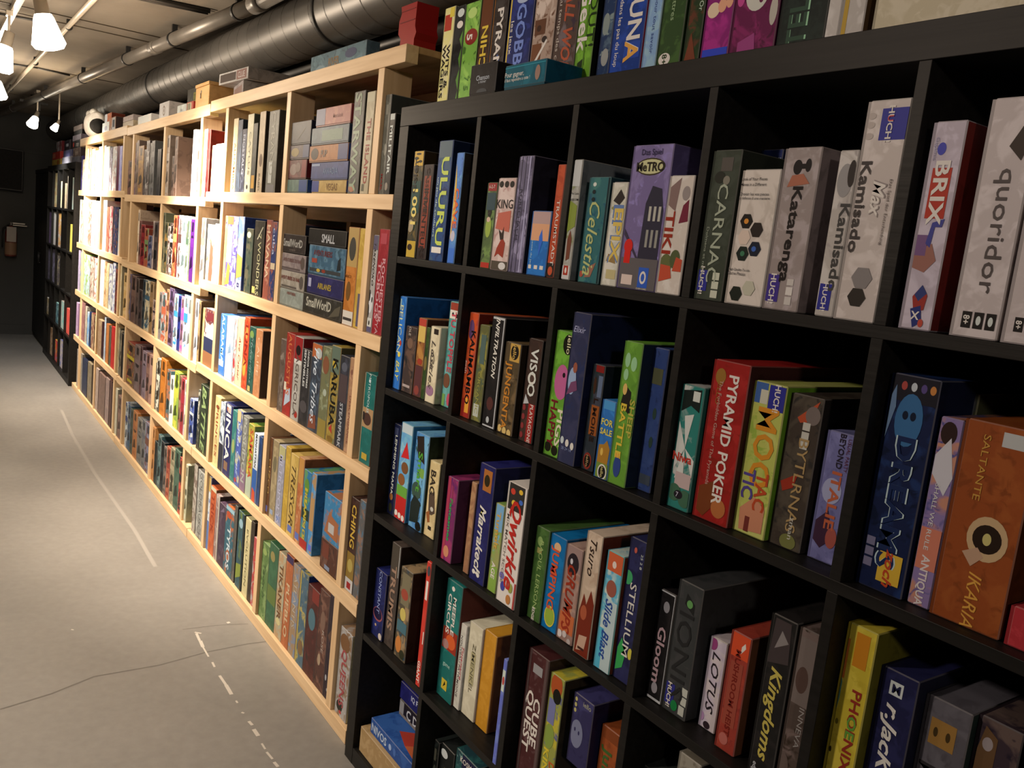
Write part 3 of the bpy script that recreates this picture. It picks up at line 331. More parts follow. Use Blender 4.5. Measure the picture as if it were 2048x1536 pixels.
('K', 0.199, 0.2171, 0.0267, 1.107, 1.2926, 0.1894, '2c3c1c/3a4c24', '202814', [('E', 0.5, 0.5, 0.4, 0.1, '6a5c30')], ('narrow dark green box, second row, first cube from left', 'board games in first cube, second row, black bookcase')),
('K', 0.2301, 0.2799, 0.0211, 1.107, 1.3003, 0.1972, 'b8a888/c8b898', '9a8c70', [('R', 0.35, 0.9, 0.8, 0.97, '28201c'), ('T', 'Lost', 0.45, 0.62, 0.4, '4a4038', 'I'), ('T', 'Cities', 0.45, 0.42, 0.4, '4a4038', 'I'), ('E', 0.45, 0.16, 0.4, 0.07, '8a6478')], ('cream box, looping script, second row, first cube from left', 'board games in first cube, second row, black bookcase')),
('K', 0.2832, 0.3296, 0.0382, 1.107, 1.3691, 0.2674, '5a9088/6ca098/487a70', '2c4440', [('R', 0, 0.9, 1, 0.99, '8a3828'), ('R', 0, 0.84, 1, 0.92, 'd0ccc0'), ('E', 0.4, 0.88, 0.1, 0.02, '222'), ('E', 0.8, 0.87, 0.1, 0.02, '222'), ('T', 'TU TOPPLE', 0.55, 0.62, 0.45, 'b03c48', 'B'), ('E', 0.4, 0.25, 0.35, 0.07, '6a4430'), ('E', 0.8, 0.08, 0.2, 0.06, 'b04858'), ('R', 0, 0, 0.4, 0.12, '6a9048')], ('turquoise box, pink lettering, second row, first cube from left', 'board games in first cube, second row, black bookcase')),
('K', 0.4037, 0.4433, 0.0231, 1.107, 1.3555, 0.2535, 'b84824/c85828/a03c30', '5a1c14', [('E', 0.35, 0.84, 0.3, 0.09, '5a3c60'), ('T', 'KALIMAMBO', 0.62, 0.48, 0.46, '141010', 'B'), ('T', 'zoch', 0.2, 0.48, 0.2, 'e0d0c0', ''), ('R', 0, 0, 1, 0.18, '902820'), ('R', 0.45, 0.05, 0.88, 0.19, 'd08c30')], ('bright orange box, black lettering, second row, second cube from left', 'board games in second cube, second row, black bookcase')),
('K', 0.4455, 0.4863, 0.0274, 1.107, 1.3324, 0.2299, '5c5a34/847c3c/4a5440', '3a3824', [('T', 'ORGANIC', 0.5, 0.3, 0.3, '8a8440', ''), ('R', 0.2, 0.05, 0.75, 0.18, 'a8a898'), ('R', 0.3, 0.6, 0.8, 0.9, '4c5c54')], ('olive mottled box, second row, second cube from left', 'board games in second cube, second row, black bookcase')),
('K', 0.5037, 0.5564, 0.0209, 1.107, 1.3588, 0.2569, '181616/201c1c', '0c0c0c', [('R', 0, 0, 0.09, 1, 'a8a4a0'), ('R', 0.9, 0, 1, 1, 'a8a4a0'), ('R', 0, 0.975, 1, 1, 'a8a4a0'), ('R', 0, 0, 1, 0.02, 'a8a4a0'), ('T', 'INFILTRATION', 0.5, 0.72, 0.32, 'c8c4bc', 'BI'), ('E', 0.5, 0.22, 0.25, 0.06, '4a2824'), ('E', 0.45, 0.07, 0.12, 0.03, 'a0a09c')], ('black box framed in white, second row, second cube from left', 'board games in second cube, second row, black bookcase')),
('K', 0.5635, 0.6231, 0.023, 1.107, 1.3102, 0.2073, '4a3c28/6a5438/34281c', '241c14', [('R', 0.35, 0.8, 1, 1, 'b08840'), ('E', 0.65, 0.9, 0.25, 0.08, '1a1410'), ('T', 'iello', 0.65, 0.9, 0.2, 'c8a050', ''), ('T', 'JUNGENTA', 0.42, 0.42, 0.34, 'b07028', 'B'), ('E', 0.2, 0.05, 0.13, 0.04, 'c0a060'), ('E', 0.5, 0.04, 0.13, 0.04, 'c0a060'), ('E', 0.8, 0.03, 0.13, 0.04, 'c0a060')], ('brown box, orange lettering, second row, second cube from left', 'board games in second cube, second row, black bookcase')),
('K', 0.6418, 0.6914, 0.028, 1.107, 1.3289, 0.2264, '34241e/402c24', '2a2420', [('T', 'VISCO', 0.55, 0.68, 0.5, 'c0bcb8', 'B'), ('E', 0.5, 0.62, 0.28, 0.06, 'c8c4c0'), ('E', 0.5, 0.62, 0.18, 0.035, '48342c'), ('P', [(0.1, 0.36), (0.5, 0.38), (0.2, 0.46)], 'a8a4a0'), ('R', 0.5, 0, 1, 0.38, '8a2420'), ('T', 'PLAYAGONE', 0.75, 0.19, 0.28, 'd0c0b8', ''), ('E', 0.2, 0.33, 0.12, 0.03, '7a2c2c'), ('E', 0.2, 0.24, 0.12, 0.03, '7a2c2c'), ('E', 0.2, 0.15, 0.12, 0.03, '7a2c2c'), ('E', 0.2, 0.06, 0.12, 0.03, '7a2c2c')], ('brown box, white winged lettering, second row, second cube from left', 'board games in second cube, second row, black bookcase')),
('K', 0.757, 0.8125, 0.01, 1.107, 1.3612, 0.2593, '5c8c2c/6ca034/548428', '1c2a14', [('E', 0.75, 0.9, 0.3, 0.08, '14140c'), ('T', 'iello', 0.8, 0.9, 0.22, 'c8c090', ''), ('E', 0.6, 0.6, 0.4, 0.14, 'b05880'), ('E', 0.7, 0.66, 0.08, 0.02, '1c1014'), ('T', 'HAPPY', 0.35, 0.26, 0.36, '6a1820', 'B'), ('T', 'PIGS', 0.78, 0.24, 0.34, 'd0d8a0', 'B'), ('E', 0.25, 0.07, 0.18, 0.04, '18180c'), ('E', 0.65, 0.055, 0.18, 0.04, '18180c')], ('green box, pink pig, second row, third cube from left', 'board games in third cube, second row, black bookcase')),
('K', 0.8137, 0.8665, 0.002, 1.107, 1.4036, 0.363, '2a2c44/34344c/242c4c', '10142a', [('T', 'Elixir', 0.45, 0.89, 0.04, '9a98b0', 'HI'), ('E', 0.35, 0.55, 0.22, 0.09, '8a98b8'), ('E', 0.45, 0.64, 0.12, 0.035, '8a4c38'), ('P', [(0.1, 0.45), (0.7, 0.5), (0.6, 0.56), (0.3, 0.54)], '6a3c58'), ('E', 0.2, 0.15, 0.1, 0.025, 'b0b4c8'), ('E', 0.5, 0.14, 0.1, 0.025, 'c8ccd8'), ('E', 0.8, 0.13, 0.1, 0.025, 'c8ccd8'), ('T', '30 2+ 14', 0.5, 0.1, 0.02, '8088a8', 'H')], ('tall navy box, seated figure, second row, third cube from left', 'board games in third cube, second row, black bookcase')),
('K', 0.8725, 0.9069, 0.0162, 1.107, 1.3124, 0.2095, '282c30/3c3c44/1c2c28', '14161c', [('R', 0.3, 0.93, 1, 1, '7a1c18'), ('R', 0.6, 0.7, 1, 0.9, '5a6478'), ('E', 0.35, 0.8, 0.12, 0.08, '3c2418'), ('R', 0.3, 0.34, 0.95, 0.62, '8a4a20'), ('T', 'L MOIRE', 0.6, 0.48, 0.32, '2a1810', 'B'), ('E', 0.5, 0.09, 0.35, 0.08, '7a2c20'), ('E', 0.5, 0.09, 0.26, 0.06, '14100c'), ('T', 'iello', 0.5, 0.09, 0.2, 'b09060', '')], ('dark box, red round badge, second row, third cube from left', 'board games in third cube, second row, black bookcase')),
('K', 0.9254, 0.9637, 0.004, 1.107, 1.2552, 0.18, '2c64a0/3474b0/2a5c98', '1c3048', [('R', 0, 0.88, 1, 1, '4484b8'), ('T', 'FOR', 0.55, 0.72, 0.08, 'e0b850', 'HB'), ('T', 'SALE', 0.55, 0.6, 0.09, 'e0b850', 'HB'), ('P', [(0.1, 0.2), (0.9, 0.2), (0.95, 0.4), (0.7, 0.5), (0.5, 0.44), (0.15, 0.42)], '9a6c24'), ('E', 0.4, 0.34, 0.1, 0.05, 'c8a048'), ('R', 0, 0, 1, 0.2, '6a7c30'), ('E', 0.6, 0.09, 0.33, 0.1, 'c8c8c0'), ('E', 0.6, 0.09, 0.26, 0.08, '141410'), ('T', 'iello', 0.6, 0.09, 0.2, 'c0b070', '')], ('small blue box, yellow lettering, second row, third cube from left', 'board games in third cube, second row, black bookcase')),
('K', 0.9646, 1.0126, 0.004, 1.107, 1.3698, 0.2681, '5a842c/689434/547c28', '141c28', [('E', 0.3, 0.87, 0.14, 0.05, '8ab080'), ('E', 0.65, 0.85, 0.16, 0.05, '8ab080'), ('E', 0.3, 0.77, 0.13, 0.04, '8ab080'), ('P', [(0.2, 0.56), (0.75, 0.5), (0.7, 0.66), (0.35, 0.7)], '201c18'), ('E', 0.35, 0.67, 0.12, 0.04, 'c8a058'), ('T', 'BATTLE', 0.42, 0.38, 0.3, 'c8a838', 'B'), ('T', 'SHEEP', 0.85, 0.48, 0.26, 'a89c40', 'B'), ('E', 0.45, 0.13, 0.2, 0.075, '2c3c70'), ('E', 0.4, 0.21, 0.15, 0.02, 'c88838')], ('green box, sheep drawings, second row, third cube from left', 'board games in third cube, second row, black bookcase')),
('K', 1.0138, 1.051, 0.03, 1.107, 1.3657, 0.2639, '2c3c68/34446e/243054', '14161c', [('R', 0.1, 0.75, 0.8, 0.86, '4c4c34'), ('R', 0.15, 0.05, 0.9, 0.12, '3a4048'), ('E', 0.6, 0.55, 0.12, 0.04, '2c3c34'), ('E', 0.6, 0.35, 0.12, 0.04, '2c3c34')], ('blue grey box, olive badge, second row, third cube from left', 'board games in third cube, second row, black bookcase')),
('K', 1.109, 1.1586, 0.0132, 1.107, 1.3185, 0.2157, '2c7064/b8b4a8/2c7064', '1c443c', [('P', [(0.1, 0.95), (0.9, 0.98), (0.9, 0.8), (0.5, 0.84), (0.1, 0.78)], '18201c'), ('R', 0.55, 0.88, 0.85, 0.96, 'c0c4b8'), ('P', [(0, 0.3), (0.5, 0.5), (0, 0.7)], 'c0bcb0'), ('P', [(1, 0.28), (0.5, 0.5), (1, 0.42)], 'c0bcb0'), ('P', [(0.3, 0.75), (0.5, 0.5), (0.7, 0.78)], 'c0bcb0'), ('P', [(0.2, 0.24), (0.5, 0.5), (0.6, 0.26)], 'c0bcb0'), ('T', 'Niwa', 0.45, 0.42, 0.07, 'b03428', 'HB'), ('R', 0.25, 0.18, 0.95, 0.3, 'b09890'), ('E', 0.3, 0.13, 0.3, 0.07, '3c5c44'), ('E', 0.8, 0.1, 0.3, 0.07, '3c5c44'), ('E', 0.5, 0.12, 0.2, 0.035, '201c20'), ('T', '7', 0.45, 0.12, 0.04, 'b0a8b0', 'H'), ('R', 0, 0, 0.1, 1, 'c8b078')], ('teal white rayed box, second row, fourth cube from left', 'board games in fourth cube, second row, black bookcase')),
('K', 1.1646, 1.2396, 0.0182, 1.107, 1.3694, 0.2676, '8a1c18/9a2420/7a1c14', '2c1414', [('T', 'PYRAMID POKER', 0.62, 0.52, 0.26, 'd8c8c8', 'B'), ('T', 'The Forbidden Game of The Pyramids', 0.3, 0.55, 0.09, 'b08878', ''), ('E', 0.25, 0.9, 0.14, 0.05, '8a6028'), ('T', 'IELLO', 0.25, 0.8, 0.1, '8a6028', ''), ('P', [(0.1, 0.2), (0.5, 0.26), (0.6, 0.12), (0.3, 0.02), (0.1, 0.05)], '6a3418'), ('E', 0.7, 0.1, 0.2, 0.06, 'a05c30')], ('red box, white lettering, second row, fourth cube from left', 'board games in fourth cube, second row, black bookcase')),
('K', 1.2408, 1.303, 0.0301, 1.107, 1.3489, 0.2467, 'a8a850/b4b060/8a9c3c', '4c6c1c', [('R', 0, 0.86, 0.45, 1, '3c5888'), ('R', 0.5, 0.83, 1, 0.99, '2c2c78'), ('T', 'HUCH!', 0.75, 0.91, 0.2, 'd8d8d8', 'B'), ('R', 0.25, 0.86, 0.48, 0.95, 'b8b098'), ('T', 'MOO', 0.58, 0.58, 0.6, 'c07c24', 'B'), ('T', 'TIC', 0.3, 0.33, 0.35, '4c3c78', 'B'), ('T', 'TAC', 0.7, 0.3, 0.35, 'a84020', 'B'), ('P', [(0.2, 0.02), (0.9, 0.04), (0.9, 0.2), (0.55, 0.26), (0.15, 0.16)], 'b87858'), ('R', 0.35, 0.02, 0.5, 0.12, '6a2c24')], ('lime box, orange round lettering, second row, fourth cube from left', 'board games in fourth cube, second row, black bookcase')),
('K', 1.3042, 1.3619, 0.0396, 1.107, 1.3418, 0.2395, '3a3028/4a4034/2c2824', '1c1814', [('P', [(0.3, 0.85), (0.9, 0.98), (0.7, 0.84), (0.4, 0.82)], 'a04428'), ('E', 0.75, 0.88, 0.22, 0.06, '6a5c54'), ('R', 0.5, 0.78, 0.72, 0.83, 'b0a898'), ('R', 0.5, 0.72, 0.72, 0.77, 'b0a898'), ('R', 0.5, 0.66, 0.72, 0.71, 'b0a898'), ('T', 'BYTLRNAS', 0.62, 0.42, 0.3, '9a7c50', ''), ('P', [(0.1, 0.42), (0.6, 0.5), (0.5, 0.4), (0.2, 0.36)], '8a2c1c'), ('T', 'zman', 0.65, 0.14, 0.14, 'b0a898', ''), ('E', 0.6, 0.05, 0.25, 0.05, '6a6838')], ('dark brown box, red banner, second row, fourth cube from left', 'board games in fourth cube, second row, black bookcase')),
('K', 1.3703, 1.4155, 0.0469, 1.107, 1.3001, 0.1969, '6c6890/7c78a0/5c5880', '28202c', [('T', 'BEYOND', 0.6, 0.86, 0.2, '2c2430', 'B'), ('T', 'USUAL PARTY', 0.85, 0.84, 0.12, '5a2c3c', ''), ('E', 0.5, 0.55, 0.35, 0.1, '9a98b8'), ('T', 'ITALIE', 0.6, 0.48, 0.34, 'b05838', 'B'), ('P', [(0, 0.3), (0.5, 0.4), (0.8, 0.2), (0.4, 0.1), (0, 0.15)], '3c2434'), ('E', 0.75, 0.2, 0.2, 0.08, '9a4c40')], ('lavender box, orange lettering, second row, fourth cube from left', 'board games in fourth cube, second row, black bookcase')),
('K', 1.4657, 1.5334, 0.0253, 1.107, 1.4006, 0.0907, '141c38/1c2c50/0c1428', '0c1020', [('R', 0, 0.88, 1, 1, '1c1a20'), ('E', 0.3, 0.95, 0.06, 0.02, '9a4038'), ('E', 0.5, 0.95, 0.06, 0.02, 'b0b0b0'), ('E', 0.7, 0.95, 0.06, 0.02, '50406c'), ('E', 0.88, 0.95, 0.06, 0.02, 'b07038'), ('E', 0.5, 0.8, 0.28, 0.12, '345c80'), ('E', 0.42, 0.82, 0.06, 0.02, '101828'), ('E', 0.58, 0.82, 0.06, 0.02, '101828'), ('P', [(0.05, 0.7), (0.2, 0.85), (0.15, 0.95), (0.02, 0.9)], '5c7088'), ('T', 'DREAMS', 0.55, 0.42, 0.42, 'a8b4c0', 'B'), ('T', 'DREAMS', 0.55, 0.42, 0.36, '182444', 'B'), ('R', 0.1, 0.1, 0.28, 0.14, '6a6478'), ('R', 0.1, 0.15, 0.28, 0.19, '6a6478'), ('R', 0.1, 0.2, 0.28, 0.24, '6a6478'), ('R', 0.42, 0.05, 0.9, 0.19, 'c09830'), ('T', 'zoch', 0.66, 0.12, 0.2, 'a83c20', 'BI')], ('large dark navy box, second row, fifth cube from left', 'board games in fifth cube, second row, black bookcase')),
('K', 1.4994, 1.5363, 0.12, 1.3292, 1.3844, 0.18, '54542c/4c4c48', '2c2c1c', [('R', 0.1, 0.1, 0.9, 0.8, '58585a')], ('olive and grey package behind, second row, fifth cube from left', 'board games in fifth cube, second row, black bookcase')),
('K', 1.5383, 1.5681, 0.031, 1.107, 1.3568, 0.2548, '7c688c/b07860/4c4878', '2c2434', [('E', 0.45, 0.92, 0.35, 0.06, '2c1c18'), ('P', [(0, 0.8), (0.6, 0.9), (1, 0.7), (0.7, 0.6), (0, 0.7)], 'b8b0c8'), ('T', 'SHALL WE RULE', 0.4, 0.48, 0.2, 'c0b8d8', ''), ('R', 0, 0.2, 1, 0.42, 'b86c54'), ('T', 'ANTIQUA', 0.5, 0.14, 0.35, 'c8b8c8', 'B')], ('blue pink box, small title, second row, fifth cube from left', 'board games in fifth cube, second row, black bookcase')),
('K', 1.5708, 1.6578, 0.0268, 1.107, 1.3623, 0.2605, '84401c/8c4820/743818', '3c1c0c', [('R', 0.55, 0.9, 1, 0.97, 'a8a49c'), ('T', 'SALTANTE', 0.35, 0.78, 0.1, 'b08038', ''), ('E', 0.6, 0.45, 0.28, 0.11, 'b09068'), ('E', 0.6, 0.45, 0.2, 0.07, '241810'), ('E', 0.6, 0.45, 0.06, 0.03, 'b0a060'), ('P', [(0.3, 0.36), (0.45, 0.3), (0.6, 0.36), (0.5, 0.4)], 'a88468'), ('T', 'IKARIA', 0.55, 0.14, 0.2, 'c08838', 'I')], ('large rust brown box, second row, fifth cube from left', 'board games in fifth cube, second row, black bookcase')),
('K', 1.6639, 1.7001, 0.0269, 1.107, 1.1569, 0.18, 'a02c30/ac3438', '601820', [], ('small red box, second row, fifth cube from left', 'board games in fifth cube, second row, black bookcase')),
('K', 0.0511, 0.0905, 0.0374, 0.7544, 1.0096, 0.2604, '141830/1c203c', '141414', [('T', 'LEMMING MAFIA', 0.5, 0.55, 0.3, 'c0c0c8', 'B'), ('R', 0.2, 0.88, 0.7, 0.96, '3c4058'), ('E', 0.5, 0.2, 0.25, 0.04, '8a5a30'), ('E', 0.5, 0.08, 0.25, 0.05, '2c2c1c')], ('navy box, small white lettering, third row, first cube from left', 'board games in first cube, third row, black bookcase')),
('K', 0.0905, 0.1558, 0.0393, 0.7544, 1.0224, 0.2735, '5a8cb0/6a9cc0/8aaac0', '2c5c74', [('R', 0, 0.9, 1, 1, 'a8b0b4'), ('P', [(0.2, 0.64), (0.6, 0.82), (0.9, 0.66)], 'b02424'), ('E', 0.6, 0.55, 0.3, 0.06, '6a4428'), ('E', 0.4, 0.42, 0.3, 0.06, '7a4c28'), ('R', 0, 0.25, 1, 0.36, '5c8c34'), ('R', 0, 0, 1, 0.25, 'a82420'), ('E', 0.2, 0.06, 0.13, 0.03, 'ddd'), ('E', 0.5, 0.05, 0.13, 0.03, 'ddd'), ('E', 0.8, 0.04, 0.13, 0.03, 'ddd')], ('light blue box, red hat, third row, first cube from left', 'board games in first cube, third row, black bookcase')),
('K', 0.1643, 0.2366, 0.045, 0.7544, 1.0135, 0.2643, '4c7ca8/6494b8/283c34', '20281c', [('P', [(0.1, 0.95), (0.6, 0.98), (0.8, 0.7), (0.3, 0.74)], '241c18'), ('E', 0.7, 0.6, 0.25, 0.05, '6a8c3c'), ('T', 'Smart', 0.5, 0.6, 0.3, '4a8a2c', 'B'), ('E', 0.4, 0.4, 0.35, 0.09, '34483c'), ('P', [(0, 0.05), (0.7, 0.08), (0.8, 0.3), (0.3, 0.35), (0, 0.25)], '1c2420'), ('E', 0.75, 0.05, 0.2, 0.05, '141410'), ('R', 0.85, 0.1, 1, 0.9, '6a98c0')], ('blue box, black plants, third row, first cube from left', 'board games in first cube, third row, black bookcase')),
('K', 0.2396, 0.2933, 0.0512, 0.7544, 0.9557, 0.2054, 'b8a070/c8b080', '6a5c40', [('T', 'BAG', 0.45, 0.72, 0.45, '2c241c', 'B'), ('P', [(0.2, 0.55), (0.7, 0.62), (0.9, 0.35), (0.6, 0.3), (0.3, 0.3)], '4c3c30'), ('E', 0.6, 0.38, 0.15, 0.03, 'b0a898'), ('P', [(0.1, 0.3), (0.4, 0.35), (0.5, 0.2), (0.3, 0.18)], '8a5028'), ('R', 0.4, 0.1, 0.7, 0.15, '2c241c')], ('cream box, tabby cat, third row, first cube from left', 'board games in first cube, third row, black bookcase')),
('K', 0.4037, 0.4531, 0.009, 0.7544, 0.9615, 0.082, '6a2450/8a3058/54205c', '3c2034', [('R', 0, 0, 0.35, 1, '9a3448'), ('T', 'Fantasmes', 0.55, 0.5, 0.25, '2c8c48', 'B'), ('E', 0.5, 0.12, 0.25, 0.07, 'b87858'), ('T', 'repos', 0.6, 0.82, 0.15, '8a3c48', '')], ('magenta purple box, third row, second cube from left', 'board games in second cube, third row, black bookcase')),
('K', 0.409, 0.46, 0.095, 0.7544, 0.9837, 0.234, 'a03828/c87830/401c18', '1c1414', [('P', [(0.3, 0.7), (0.8, 0.82), (0.6, 0.9), (0.9, 1), (0.4, 0.95), (0.1, 0.98), (0.2, 0.85)], 'd09838'), ('E', 0.5, 0.85, 0.15, 0.04, 'e0c860')], ('red box, yellow explosion, third row, second cube from left', 'board games in second cube, third row, black bookcase')),
('K', 0.5001, 0.5227, 0.015, 0.7544, 0.974, 0.2241, '8a6044/a07854', '5c3c2c', [], ('narrow tan box, third row, second cube from left', 'board games in second cube, third row, black bookcase')),
('K', 0.5353, 0.5973, 0.0102, 0.7544, 1.0303, 0.2814, '1c1c4c/242458', '141430', [('R', 0.3, 0.78, 0.85, 0.96, '9a5c28'), ('E', 0.55, 0.87, 0.18, 0.05, '28200c'), ('T', 'Marrakech', 0.5, 0.36, 0.42, 'c8c8d8', 'BI'), ('P', [(0.3, 0.55), (0.5, 0.6), (0.4, 0.62)], 'd0c060'), ('E', 0.3, 0.08, 0.1, 0.02, 'c8c8d8'), ('E', 0.6, 0.07, 0.1, 0.02, 'c8c8d8')], ('navy box, white script, third row, second cube from left', 'board games in second cube, third row, black bookcase')),
('K', 0.607, 0.642, 0.0142, 0.7544, 0.9572, 0.2069, '8c8c50/7a9448/6c98b8', '4c5c34', [('R', 0, 0.7, 1, 1, '6c94b0'), ('T', 'Tumult', 0.5, 0.7, 0.4, 'b88c3c', 'B'), ('R', 0, 0, 1, 0.3, '78943c'), ('T', 'AGE', 0.5, 0.25, 0.4, 'e0e0d0', 'B')], ('pale green box, map art, third row, second cube from left', 'board games in second cube, third row, black bookcase')),
('K', 0.6592, 0.7297, 0.004, 0.7544, 1.0226, 0.2736, 'c8bcb0/d4c8bc', '8a7c74', [('R', 0.1, 0.78, 0.9, 1, '2c2824'), ('E', 0.3, 0.93, 0.12, 0.025, 'b83828'), ('E', 0.7, 0.95, 0.1, 0.02, 'c8a030'), ('E', 0.4, 0.84, 0.12, 0.025, 'c8a838'), ('E', 0.75, 0.87, 0.1, 0.02, '3c5ca0'), ('T', 'Qwirkle', 0.6, 0.5, 0.5, 'a8241c', 'BI'), ('T', 'MIX MATCH SCORE', 0.2, 0.45, 0.12, '6a5c54', ''), ('E', 0.3, 0.14, 0.12, 0.04, '3c3c84'), ('E', 0.7, 0.16, 0.12, 0.04, '8a8a40'), ('E', 0.65, 0.06, 0.12, 0.04, 'a86c38'), ('E', 0.2, 0.22, 0.12, 0.03, '6a60a0'), ('R', 0.9, 0, 1, 0.22, 'a03c38')], ('white box, red lettering, third row, second cube from left', 'board games in second cube, third row, black bookcase')),
('K', 0.7564, 0.8018, 0.0179, 0.7544, 0.9546, 0.2042, '3c5828/486430/344c24', '2c4420', [('T', 'RAOUL LERSON', 0.55, 0.5, 0.28, '8a9c5c', ''), ('T', 'EDGE', 0.5, 0.07, 0.22, 'd0d0c0', 'B'), ('E', 0.4, 0.85, 0.2, 0.05, '7a9050'), ('R', 0.25, 0.72, 0.6, 0.78, '8a8048')], ('green box, white bottom lettering, third row, third cube from left', 'board games in third cube, third row, black bookcase')),
('K', 0.8057, 0.8562, 0.0194, 0.7544, 0.9546, 0.2043, '0c5c8c/14689a', '0c3c5c', [('T', 'JUMPING', 0.45, 0.55, 0.4, 'c04c28', 'B'), ('E', 0.5, 0.88, 0.22, 0.05, 'c89c70'), ('E', 0.4, 0.62, 0.2, 0.05, '8a2028'), ('E', 0.5, 0.15, 0.34, 0.11, 'c8b040'), ('E', 0.5, 0.15, 0.3, 0.095, '8a9c34')], ('bright blue box, yellow oval, third row, third cube from left', 'board games in third cube, third row, black bookcase')),
('K', 0.8588, 0.9095, 0.0188, 0.7544, 0.9513, 0.2009, '8c6c60/a88878/b07858', '5c5450', [('R', 0, 0.75, 1, 1, '8a7068'), ('E', 0.5, 0.82, 0.35, 0.11, '241c20'), ('E', 0.4, 0.84, 0.08, 0.03, 'b8b0b0'), ('T', 'GRUMPS', 0.5, 0.45, 0.5, '8a2c18', 'BI'), ('R', 0, 0.1, 1, 0.3, 'b05c34'), ('E', 0.2, 0.06, 0.15, 0.04, 'c8b8b0'), ('E', 0.5, 0.08, 0.13, 0.035, 'b8a8a0'), ('E', 0.8, 0.03, 0.12, 0.03, 'a89890')], ('orange grey box, skull cartoon, third row, third cube from left', 'board games in third cube, third row, black bookcase')),
('K', 0.9218, 0.9678, 0.0114, 0.7544, 1.0, 0.2506, 'b09880/c0a890/a88c74', '4c1c10', [('T', 'Tsuro', 0.5, 0.8, 0.4, '2c1c14', 'I'), ('P', [(0, 0.35), (0.3, 0.5), (0.5, 0.42), (0.7, 0.55), (1, 0.45), (1, 0), (0, 0)], '6a2414'), ('E', 0.4, 0.35, 0.2, 0.06, '9a4c30'), ('P', [(0.2, 0.03), (0.7, 0.06), (0.8, 0.18), (0.3, 0.16)], 'b08c74'), ('R', 0.3, 0.05, 0.7, 0.07, '3c1c14')], ('cream and brown box, dragon script, third row, third cube from left', 'board games in third cube, third row, black bookcase')),
('K', 0.984, 1.0293, 0.0118, 0.7544, 0.9837, 0.2339, '5ca0c8/b8c4cc/4c94c0', '4c2418', [('R', 0, 0.84, 1, 1, 'b85430'), ('E', 0.5, 0.9, 0.12, 0.03, 'd8b8a8'), ('E', 0.5, 0.7, 0.3, 0.07, '8a4c3c'), ('R', 0.35, 0, 1, 0.6, 'a8b4bc'), ('R', 0, 0, 0.4, 0.35, '4c9cc8'), ('T', 'Slide Blast', 0.5, 0.35, 0.42, '24407c', 'BI')], ('sky blue box, orange top, third row, third cube from left', 'board games in third cube, third row, black bookcase')),
('K', 1.0305, 1.075, 0.0191, 0.7544, 1.0248, 0.2758, '20203c/2a2a4c', '14142c', [('E', 0.15, 0.72, 0.28, 0.05, '3c9058'), ('T', 'STELLIUM', 0.55, 0.44, 0.36, 'c8c8d0', ''), ('T', '25 2 8', 0.8, 0.86, 0.12, 'b8b8c0', ''), ('E', 0.4, 0.92, 0.08, 0.02, 'b05040'), ('P', [(0, 0.06), (0.5, 0.1), (0.6, 0.2), (0.3, 0.3), (0, 0.22)], '349048'), ('E', 0.85, 0.22, 0.12, 0.04, 'c0b040')], ('navy box, thin white lettering, third row, third cube from left', 'board games in third cube, third row, black bookcase')),
('K', 1.1094, 1.1492, 0.0283, 0.7544, 0.9572, 0.2069, '181616/201c1c', '101010', [('R', 0, 0, 0.06, 1, 'b0aca8'), ('R', 0.93, 0, 1, 1, 'b0aca8'), ('R', 0, 0.98, 1, 1, 'b0aca8'), ('R', 0, 0, 1, 0.03, 'b0aca8'), ('T', 'Gloom', 0.5, 0.42, 0.45, 'b09090', 'B'), ('E', 0.55, 0.86, 0.18, 0.05, '8a8484'), ('E', 0.5, 0.12, 0.18, 0.05, '9a9090')], ('black box with white border, third row, fourth cube from left', 'board games in fourth cube, third row, black bookcase')),
('K', 1.151, 1.2061, 0.028, 0.7544, 0.99, 0.2403, '343432/3c3a38', '242422', [('P', [(0.4, 0.92), (0.75, 0.86), (0.75, 0.78), (0.35, 0.84)], '20201e'), ('E', 0.55, 0.85, 0.12, 0.03, '5c8c4c'), ('T', 'IONIS', 0.5, 0.45, 0.6, '242322', ''), ('R', 0.02, 0.06, 0.45, 0.22, '2c2c70'), ('T', 'HUCH!', 0.25, 0.13, 0.16, 'ccc', 'B'), ('E', 0.5, 0.07, 0.14, 0.04, '1c7038'), ('R', 0.75, 0.18, 0.98, 0.24, 'b0ac9c'), ('R', 0.75, 0.11, 0.98, 0.17, 'b0ac9c'), ('R', 0.7, 0.03, 0.93, 0.1, 'b0ac9c')], ('large charcoal box, third row, fourth cube from left', 'board games in fourth cube, third row, black bookcase')),
('K', 1.2194, 1.2554, 0.0469, 0.7544, 0.9144, 0.18, 'b8a8b0/c4b4bc', '6a5c64', [('E', 0.2, 0.93, 0.25, 0.07, '8a3c68'), ('T', 'LOTUS', 0.5, 0.52, 0.45, '241c20', 'I'), ('E', 0.5, 0.05, 0.2, 0.04, '2c2024'), ('E', 0.15, 0.12, 0.15, 0.05, 'a880a0')], ('white pink box, black brush lettering, third row, fourth cube from left', 'board games in fourth cube, third row, black bookcase')),
('K', 1.2753, 1.3159, 0.0253, 0.7544, 0.9541, 0.2038, '8c3428/983c2c/7c2c24', '4a2c1c', [('R', 0, 0.8, 1, 1, 'c04424'), ('P', [(0.6, 0.84), (0.8, 0.9), (0.75, 0.94), (0.6, 0.9)], 'd8c8c0'), ('R', 0.2, 0.22, 0.8, 0.76, '8c4030'), ('T', 'MUSHROOM HEIST', 0.5, 0.5, 0.24, '6a1c14', 'B'), ('E', 0.4, 0.1, 0.22, 0.05, 'a85c50')], ('red box, bright orange top, third row, fourth cube from left', 'board games in fourth cube, third row, black bookcase')),
